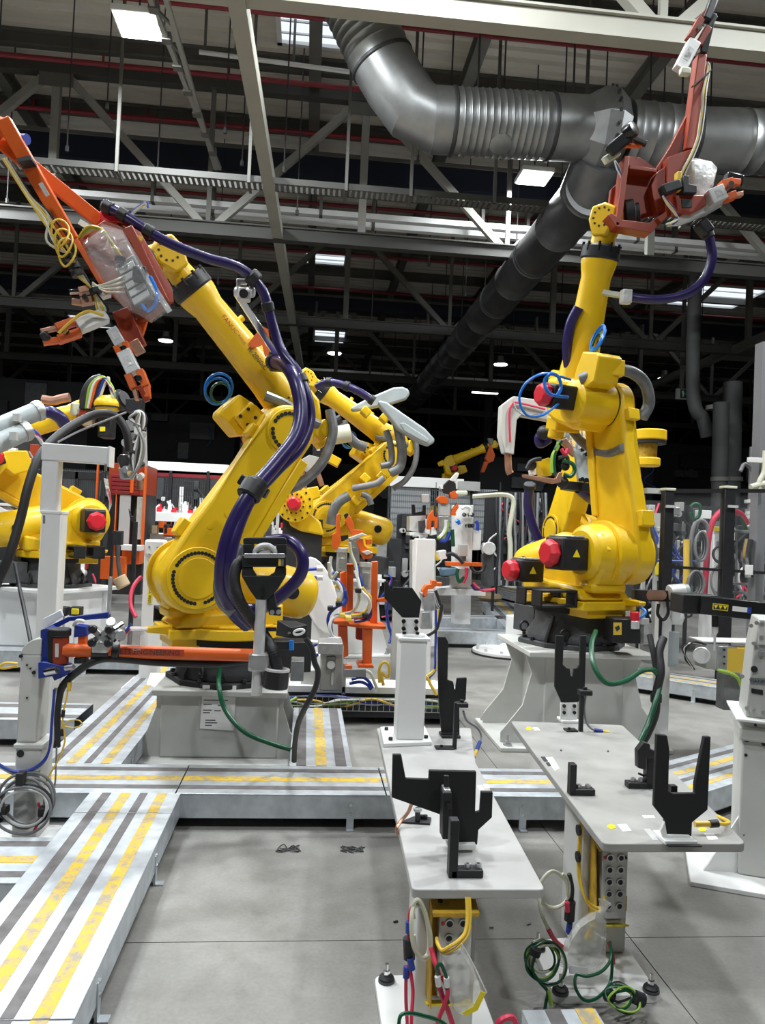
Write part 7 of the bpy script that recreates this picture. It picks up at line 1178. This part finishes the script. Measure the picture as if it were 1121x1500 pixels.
t = thing('push_button_post', at(160, 830, 7.6), 'black post with switch box and hanging brush in front of the orange cabinet', 'post'); bx('post', 158, 780, 163, 945, 7.6, .06, 'black', t); bx('switch_box', 164, 778, 178, 798, 7.55, .1, 'black', t); ob('handle', M().tube(path_px([(173, 798, 7.55), (173, 820, 7.55), (176, 845, 7.55)]), .02, 8), 'cast_grey', t); ob('brush', M().cyl(at(174, 845, 7.55), at(182, 860, 7.55), .065, n=14), 'cardboard', t, bev=.01); bx('lower_post', 156, 845, 163, 900, 7.55, .06, 'steel', t)
t = thing('fork_stand', at(193, 760, 8.), 'small black two-pronged stand before the orange cabinet', 'stand'); px2('fork', [(188, 745), (190, 750), (192, 756), (195, 756), (197, 749), (199, 746), (198, 758), (194, 766), (190, 758)], 8., .04, 'black', t); bx('rod', 191.5, 764, 195, FY(193, 8.), 8., .03, 'black', t)
# left fence, shelf and workbench behind the left robot
t = thing('safety_fence', at(270, 760, 11.5), 'dark safety fence with a white top rail and shelf behind the left front robot', 'fence', 'safety fences'); yf = 11.5
bx('top_rail', 216, 681, 335, 692, yf, .1, 'white', t); bx('red_strip', 216, 693, 335, 697, yf, .05, 'red_pipe', t); bx('shelf', 222, 754, 330, 763, yf-.2, .4, 'white', t)
for x in (222, 245, 300): bx('fence_post', x-3, 690, x+3, FY(x, yf), yf-.02, .08, 'black', t)
m = M()
for k in range(36): x = X_(222+k*3, 760, yf); m.bb((x-.003, yf+.02, 1.0), (x+.003, yf+.026, Z_(260, 692, yf)))
for k in range(8): z = 1.0+.16*k; m.bb((X_(222, 760, yf), yf+.02, z), (X_(332, 760, yf), yf+.026, z+.006))
ob('mesh_panel', m, 'cast_grey', t, kind='stuff')
r = random.Random(11)
LBL = ['white bottle', 'red and white clamp', 'silver fitting', 'white bracket', 'red valve', 'grey fitting', 'white nozzle', 'red bracket', 'silver clamp', 'white valve', 'orange fitting', 'dark clamp']
for k in range(12):
    p = at(226+k*7.5, 753, yf-.05); h = .08+.16*r.random(); w = .03+.04*r.random(); t = thing('small_part', p, LBL[k]+' on the white shelf behind the left robot, number %d from the left' % (k+1) if 0 else LBL[k]+' on the white fence shelf behind the left front robot', 'part', 'small parts on the fence shelf')
    ob('body', M().lathe(p, (0, 0, 1), [(0, w), (h*.6, w*.9), (h*.7, w*.4), (h, w*.3)], 10), ['white', 'red', 'alu', 'white', 'red', 'steel', 'white', 'red', 'alu', 'white', 'orange', 'black'][k], t); ob('arm', M().beam(p+V((0, 0, h*.5)), p+V((r.uniform(-.09, .09), -.02, h*.9)), .025, .025), ['white', 'red', 'cast_grey'][k % 3], t)
t = thing('assembly_bench', at(245, 792, 10.), 'white bench with orange and white clamps behind the marked post', 'bench'); bx('bench_top', 198, 785, 300, 794, 10., .8, 'white', t); bx('bench_body', 215, 794, 300, FY(257, 10.2), 10.2, .6, 'pedestal_grey', t)
for k, (x, y, w, h, mt) in enumerate(((212, 778, 12, 14, 'white'), (226, 776, 8, 12, 'cardboard'), (236, 768, 8, 10, 'orange'), (250, 779, 22, 10, 'orange'), (243, 775, 6, 14, 'black'), (262, 772, 8, 14, 'alu'), (246, 796, 12, 18, 'steel'), (205, 800, 10, 8, 'cable_cream'), (255, 797, 10, 16, 'galv_dark'))): bx('clamp_block', x-w/2, y-h/2, x+w/2, y+h/2, 9.9, .15, mt, t)
t = thing('worker_vest', at(297, 740, 14.), 'yellow-green high-visibility vest seen far behind the fence beside a grey column', 'vest'); ob('vest', M().loft([[at(297+w*cos(a), y, 14.)+V((0, .1*sin(a), 0)) for a in (2*pi*j/10 for j in range(10))] for y, w in ((752, 5), (742, 5.5), (734, 4.5), (731, 2))]), 'shirt', t, sm=60); bx('grey_column', 300, 718, 312, 760, 14.2, .2, 'cable_grey', t)
t = thing('paper_stand', at(404, 738, 9.6), 'white sign board on a thin post behind the left robot elbow hose', 'sign'); bx('board', 394, 722, 410, 750, 9.6, .03, 'paper', t); bx('board_lower', 395, 728, 408, 749, 9.58, .01, 'fence_grey', t); bx('post', 401, 750, 405, FY(403, 9.6), 9.6, .04, 'alu', t)
t = thing('parts_table', at(385, 775, 10.5), 'white table with orange box and black device behind the left robot', 'table'); bx('table_top', 355, 776, 470, 784, 10.5, .8, 'white', t); bx('orange_box', 370, 755, 396, 764, 10.6, .3, 'orange', t); bx('white_box', 366, 764, 400, 777, 10.6, .3, 'offwhite', t); bx('black_device', 384, 768, 398, 786, 10.4, .2, 'cast_grey', t); bx('table_body', 360, 784, 470, FY(415, 10.7), 10.7, .6, 'pedestal_grey', t)
for k in range(6): bx('fitting', 402+k*9, 770-(k % 3)*4, 407+k*9, 777, 10.5, .05, ['alu', 'red', 'steel', 'motor_blue', 'alu', 'black'][k], t)
# ================================================================ FAR BACKGROUND
def rack(label, name, x0, y0, x1, y1, Y, seed, mts, n, cat='machine', group=None, frame='machine_dark', dep=.8):
    """a machine bay: dark carcass with individually built panels, boxes and pipes on its front"""
    r = random.Random(seed); a = at(x0, y1, Y); b = at(x1, y0, Y); t = thing(name, V(((a.x+b.x)/2, Y, 0)), label, cat, group); W_, H_ = b.x-a.x, b.z-a.z
    ob('carcass', M().bb((a.x, Y+.1, max(0, min(a.z, b.z)-.0)), (b.x, Y+dep, b.z)), frame, t)
    if a.z > .05:
        for x in (a.x+.04, b.x-.08): ob('leg', M().bb((x, Y+.2, 0), (x+.04, Y+.24, a.z)), frame, t)
    for k in range(n):
        w = W_*r.uniform(.06, .22); h = H_*r.uniform(.06, .22); x = r.uniform(a.x, b.x-w); z = r.uniform(a.z+.05, b.z-h)
        if r.random() < .3: ob('round_unit', M().cyl((x, Y-.05, z), (x, Y+.12, z), min(w, h)*.45, n=14), r.choice(mts), t, bev=.006)
        else: ob('unit', M().bb((x, Y+r.uniform(-.1, .05), z), (x+w, Y+.12, z+h)), r.choice(mts), t, bev=.006)
    for k in range(n//3):
        x = r.uniform(a.x, b.x); z = r.uniform(a.z+.2, b.z); ob('cable_run', M().tube([(x, Y-.08, z), (x+r.uniform(-.2, .2), Y-.12, z-.2), (x+r.uniform(-.3, .3), Y-.1, max(a.z, z-.5)), (x+r.uniform(-.3, .3), Y-.05, max(a.z, z-.7))], .015, 6), r.choice(['rubber', 'cable_grey', 'cable_white', 'cable_red', 'cable_blue', 'rubber']), t)
    return t
LT_ = ['white', 'pedestal_grey', 'steel', 'machine_dark', 'black', 'alu', 'cast_grey']
DK = ['machine_dark', 'black', 'cast_grey', 'steel', 'cast_grey', 'orange_red', 'white']
rack('dim machinery bay at the left edge behind the left back robot', 'machine_bay', -30, 640, 60, 830, 13, 1, DK, 26, group='machine bays')
rack('dim machinery bay between the white post and the orange cabinet', 'machine_bay', 60, 690, 160, 860, 12.5, 2, DK, 20, group='machine bays')
rack('dark machinery bay behind the fence shelf', 'machine_bay', 215, 700, 345, 860, 13.5, 3, DK, 26, group='machine bays')
rack('machinery bay behind the middle robot balancer', 'machine_bay', 440, 790, 590, 900, 12, 4, LT_, 40, group='machine bays')
rack('grey machinery bay left of the far pneumatic panel', 'machine_bay', 585, 755, 640, 880, 13, 5, LT_, 24, group='machine bays')
rack('dark hose-hung bay left of the right robot', 'machine_bay', 722, 722, 800, 860, 12, 6, ['machine_dark', 'black', 'cast_grey', 'black', 'steel'], 26, group='machine bays')
rack('machinery bay at the right behind the black fence', 'machine_bay', 940, 735, 1010, 900, 9.5, 7, LT_+['machine_dark', 'black', 'black', 'cast_grey'], 60, group='machine bays')
rack('cabinet bay at the right edge behind the black fence', 'machine_bay', 1010, 745, 1130, 890, 9.8, 8, ['pedestal_grey', 'steel', 'cast_grey', 'machine_dark', 'black', 'machine_dark', 'black', 'white'], 60, group='machine bays')
rack('white equipment far right beside the right robot arm', 'machine_bay', 948, 752, 982, 820, 8.8, 9, ['white', 'pedestal_grey', 'white', 'steel'], 10, group='machine bays', frame='pedestal_grey', dep=.4)
# vertical cables hung in the dark bay
for k in range(14):
    r = random.Random(40+k); x = 728+k*5.5; cable(['black', 'dark', 'dusty black', 'grey'][k % 4]+' hanging cable in the dark bay, '+['first', 'second', 'third', 'fourth', 'fifth', 'sixth', 'seventh', 'eighth', 'ninth', 'tenth', 'eleventh', 'twelfth', 'thirteenth', 'last'][k]+' from its left', [(x, 722, 11.6), (x+r.uniform(-3, 3), 760, 11.55), (x+r.uniform(-4, 4), 800, 11.55), (x+r.uniform(-3, 3), 858, 11.6)], .025, ['rubber', 'galv_dark', 'rubber', 'cable_grey'][k % 4], 'cables in the dark bay')
# pale back panels and fence behind the middle robot
t = thing('safety_fence', at(640, 745, 13.5), 'grey mesh safety fence with a white top beam behind the middle robot', 'fence', 'safety fences'); yf = 13.8
bx('top_beam', 555, 702, 680, 711, yf, .15, 'white', t); bx('beam_end', 672, 706, 704, 718, yf-.1, .3, 'pedestal_grey', t); bx('panel', 570, 711, 632, 790, yf+.05, .03, 'fence_grey', t); bx('panel', 640, 711, 690, 790, yf+.05, .03, 'fence_grey', t); bx('panel', 690, 718, 730, 792, yf+.05, .03, 'fence_grey', t)
for x in (567, 636, 689, 731): bx('post', x-2.5, 706, x+2.5, 870, yf, .08, 'machine_dark', t)
m = M()
for k in range(54): x = X_(570+k*3, 750, yf); m.bb((x-.004, yf+.03, Z_(600, 790, yf)), (x+.004, yf+.036, Z_(600, 712, yf)))
for k in range(9): z = Z_(600, 788, yf)+k*.11; m.bb((X_(570, 750, yf), yf+.03, z), (X_(728, 750, yf), yf+.036, z+.008))
ob('mesh_wire', m, 'galv_dark', t, kind='stuff')
# right fence: black posts, rails, clear panes
yf = 7.4
t = thing('safety_fence', V((X_(1030, 880, yf), yf, 0)), 'black-post safety fence with clear panes and hoses behind, at the right edge', 'fence', 'safety fences')
def post(x0, y0, x1, y1, w): ob('fence_post', M().bb((X_(x1, y1, yf)-w, yf, 0), (X_(x1, y1, yf)+w, yf+.09, Z_(x0, y0, yf))), 'black', t, bev=.006); p = V((X_(x1, y1, yf), yf+.045, Z_(x0, y0, yf))); ob('post_cap', M().bb(p-V((w+.01, .055, .005)), p+V((w+.01, .055, .02))), 'cable_cream', t, bev=.005)
post(985, 718, 979, 800, .050); post(1076, 715, 1068, 800, .058); post(1160, 715, 1152, 800, .058)
for y0, y1, h in ((719, 719, .02), (830, 842, .014)): ob('rail', M().beam(at(980, y0, yf+.03), at(1160, y1, yf+.03), h, h*2), 'black', t)
for a_, b_ in ((984, 1066), (1077, 1150)): ob('pane', M().bb((X_(a_, 800, yf), yf+.04, .25), (X_(b_, 800, yf), yf+.048, Z_(1030, 720, yf))), 'clear_sheet', t)
for x in (983, 1074): ob('clip', M().box(at(x, 742, yf-.01), (.10, .03, .025)), 'alu', t)
ob('pale_rail', M().bb(at(948, 722, yf+.1), at(978, 717, yf+.2)), 'pedestal_grey', t)
yh2 = 8.2
for k, (pts, rr, mt, lb) in enumerate((([(1032, 870, yh2), (1035, 830, yh2), (1038, 790, yh2), (1044, 765, yh2), (1056, 750, yh2), (1070, 748, yh2), (1085, 753, yh2), (1095, 768, yh2)], .034, 'cable_red', 'thick red hose arching behind the black fence post'), ([(1050, 762, yh2), (1056, 752, yh2), (1066, 746, yh2), (1078, 748, yh2), (1088, 760, yh2), (1092, 775, yh2)], .025, 'cable_green', 'green hose just inside the red hose arch'), ([(1012, 870, yh2), (1012, 830, yh2), (1013, 790, yh2), (1018, 768, yh2), (1027, 762, yh2), (1036, 770, yh2), (1040, 790, yh2)], .024, 'cable_grey', 'grey hose arch behind the fence'), ([(1085, 690, yh2), (1092, 680, yh2), (1106, 692, yh2), (1112, 692, yh2)], .022, 'cable_grey', 'thin grey hose bend above the fence at the right edge'), ([(1006, 790, yh2), (1006, 830, yh2), (1005, 865, yh2)], .035, 'cable_yellow', 'vertical yellow hose behind the fence'), ([(1012, 742, yh2), (1018, 738, yh2), (1026, 742, yh2), (1024, 756, yh2), (1016, 760, yh2), (1012, 750, yh2)], .02, 'cable_green', 'small green cable loop high behind the fence'))):
    hose('fence_hose', pts, rr, mt, lb, 'hose', 'hoses behind the right fence')
for k, (x, y, ax_, bx_, lb) in enumerate(((1020, 855, .09, .14, 'grey cable coil low behind the fence at left'), (1056, 850, .11, .18, 'black and grey cable coil low behind the right fence post'), (1058, 812, .10, .10, 'black cable coil hung on the cabinet behind the fence'), (1028, 800, .07, .16, 'dark cable loop hung between the grey hose'))):
    c = at(x, y, yh2-.1); t = thing('cable_coil', c, lb, 'cable', 'cable coils')
    for q in range(5): ob('turn', M().tube([c+V((ax_*(1-.07*q)*cos(u), .015*q, bx_*(1-.05*q)*sin(u))) for u in (2*pi*i/12 for i in range(12))], .014, 6, 3, True), ['cable_grey', 'rubber', 'cable_grey', 'rubber', 'galv_dark'][q] if k != 2 else 'rubber', t)
t = thing('control_cabinet', at(1058, 810, 8.8), 'white control cabinet with a yellow notice behind the fence', 'cabinet'); bx('door', 1040, 778, 1068, FY(1050, 8.7), 8.7, .3, 'white', t, .01); bx('notice', 1044, 772, 1064, 778, 8.68, .02, 'yellow_label', t); bx('vent_grille', 1050, 793, 1064, 802, 8.68, .02, 'cable_grey', t); bx('notice', 960, 825, 972, 842, 8.6, .02, 'yellow_label', t)
t = thing('steel_pipe', V((X_(1106, 800, 8.5), 8.5, 0)), 'bright steel pipe stack with flanges at the right edge', 'pipe')
ob('pipe', M().cyl(at(1106, 775, 8.5), at(1110, 655, 8.5), .085, n=20), 'steel', t)
for y in (735, 752, 758, 770): p = at(1107, y, 8.5); ob('flange', M().cyl(p-V((0, 0, .02)), p+V((0, 0, .02)), .12 if y != 752 else .11, n=20), 'alu', t, bev=.005)
for k in range(3): ob('lower_pipe', M().tube(path_px([(1098, 790, 7.95), (1094, 815, 7.95), (1098, 845, 7.95)] if k == 0 else [(1110+k*3, 775, 8.), (1106+k*3, 800, 8.), (1106+k*3, 860, 8.)]), .05, 10), ['chrome', 'cable_grey', 'alu'][k], t)
t = thing('cable_column', V((X_(1117, 700, 7.9), 7.9, 0)), 'pale steel column with a bracket arm and cream fitting at the right edge', 'column'); ob('column', M().bb((X_(1112, 700, 7.9), 7.9, 0), (X_(1124, 700, 7.9), 8.05, Z_(1117, 500, 7.9))), 'cable_grey', t); bx('bracket_arm', 1098, 671, 1124, 677, 7.8, .05, 'white', t); ob('fitting', M().tube(path_px([(1100, 714, 7.8), (1110, 711, 7.8), (1124, 708, 7.8)]), .035, 10), 'cable_cream', t); ob('fitting_stem', M().tube(path_px([(1112, 722, 7.8), (1113, 706, 7.8), (1120, 690, 7.8), (1122, 660, 7.8)]), .03, 10), 'cable_cream', t); bx('tag_label', 1092, 828, 1104, 842, 7.3, .01, 'paper', t)
t = thing('wire_cage', V((X_(1095, 830, 8.2), 8.4, 0)), 'grey wire cage rack behind the right fence pane', 'rack')
for x in (1074, 1080, 1112, 1118): bx('upright', x-1.5, 778, x+1.5, 890, 8.35, .04, 'cable_grey', t)
for y in (778, 855, 868, 880): bx('rail', 1072, y, 1122, y+2, 8.34, .04, 'cable_grey', t)
# dark bulk along the back of the hall, with dim columns and pipes
t = thing('exit_sign', at(1003, 577, 20.), 'small dark green and white exit sign hung far back at right', 'sign'); bx('box', 992, 570, 1013, 584, 20., .1, 'offwhite', t); bx('field', 997, 571, 1012, 583, 19.98, .02, 'cable_green', t); px2('arrow', [(1005, 576), (1009, 576), (1009, 574), (1011.5, 577), (1009, 580), (1009, 578), (1005, 578)], 19.96, .01, 'paper', t); px2('running_figure', [(999, 573), (1002, 572), (1003, 576), (1002, 580), (1000, 582), (1000, 577)], 19.96, .01, 'paper', t); bx('hanger', 1002, FY(1002, 20., ZR), 1003, 570, 20., .02, 'roof_steel', t)
for k, (x, y0, y1, Y, r, lb) in enumerate(((1055, 590, 745, 15, .16, 'dim vertical pipe far back behind the right fence'), (1072, 560, 745, 16, .2, 'second dim vertical pipe behind the right fence'), (1045, 560, 640, 15.5, .14, 'dim slanted pipe end behind the right fence'))):
    t = thing('far_pipe', at(x, y1, Y), lb, 'pipe', 'dim far pipes'); ob('pipe', M().tube([at(x-8, y1, Y), at(x-14, 615, Y), at(x-30, y0, Y), V((at(x-30, y0, Y).x, Y, ZR-.6))], r, 14) if k == 2 else M().cyl(V((at(x, y1, Y).x, Y, 0)), V((at(x+2, y0, Y).x, Y, at(x, y0, Y).z)), r, n=16), 'roof_dark', t); ob('pipe_band', M().cyl(at(x, y1-46, Y), at(x, y1-40, Y), r*1.15, n=16), 'roof_steel', t)
for k, (x0, y0, x1, y1, Y, lb) in enumerate(((-60, 560, 130, 760, 23, 'dark equipment block far back at left'), (130, 610, 345, 740, 28, 'dark equipment block behind the left robot'), (345, 640, 470, 780, 23, 'dark equipment block behind the middle robot'), (460, 690, 720, 790, 28, 'dark equipment block far back in the middle'), (700, 680, 960, 800, 23.5, 'dark equipment block behind the right robot'), (950, 660, 1180, 800, 28, 'dark equipment block far back at right'))):
    rack(lb, 'equipment_block', x0, y0, x1, y1, Y, 60+k, ['machine_dark', 'roof_dark', 'cast_grey', 'black'], 14, group='far equipment blocks', frame='wall_dark', dep=3)
t = thing('cable_spool', at(80, 725, 12.2), 'white papers lying dim at the left edge behind the hose', 'paper'); ob('sheet', M().box(at(6, 739, 9.5), (.25, .3, .03)), 'paper', t); ob('sheet', M().box(at(12, 750, 9.5), (.2, .3, .06), MX.Rotation(.5, 3, 'Y')), 'paper', t); bx('stand', -6, 752, 20, 830, 9.5, .3, 'machine_dark', t)
t = thing('yellow_unit', at(33, 815, 9.), 'small yellow hoisting unit left of the white telescopic post', 'unit'); bx('top', 26, 799, 41, 808, 9., .2, 'yellow', t); bx('leg', 37, 806, 41, FY(39, 9.), 9., .1, 'yellow', t); bx('foot', 26, 810, 37, 824, 9.1, .1, 'black', t); bx('lamp', 29, 814, 31, 816, 8.98, .03, 'white', t)
for k, (x, y0, y1, Y) in enumerate(((56, 470, 660, 16.), )): pass
t = thing('safety_fence', at(100, 740, 11.), 'dark mesh fence behind the left back robot', 'fence', 'safety fences')
for x in (107, 146, 20): bx('fence_post', x-3, 690, x+3, FY(x, 11.), 11., .08, 'black', t)
bx('rail', -10, 692, 150, 696, 11., .06, 'black', t); m = M()
for k in range(50): x = X_(0+k*3, 740, 11.); m.bb((x-.003, 11.02, .9), (x+.003, 11.026, 2.1))
ob('mesh_wire', m, 'cast_grey', t, kind='stuff')
for k in range(4):
    t = thing('switch_box', at(88+k*15, 885, 7.), ['black', 'yellow and black', 'small black', 'grey'][k]+' switch box at the foot of the left back pedestal', 'switch') if k < 2 else None
    if t: bx('post', 89+k*17, 902, 92+k*17, FY(90+k*17, 6.9), 6.95, .04, 'alu', t); bx('box', 84+k*17, 890, 98+k*20, 902, 6.9, .1, 'black', t); bx('face', 87+k*17, 892, 95+k*20, 900, 6.88, .03, 'yellow_label' if k == 1 else 'cast_grey', t)
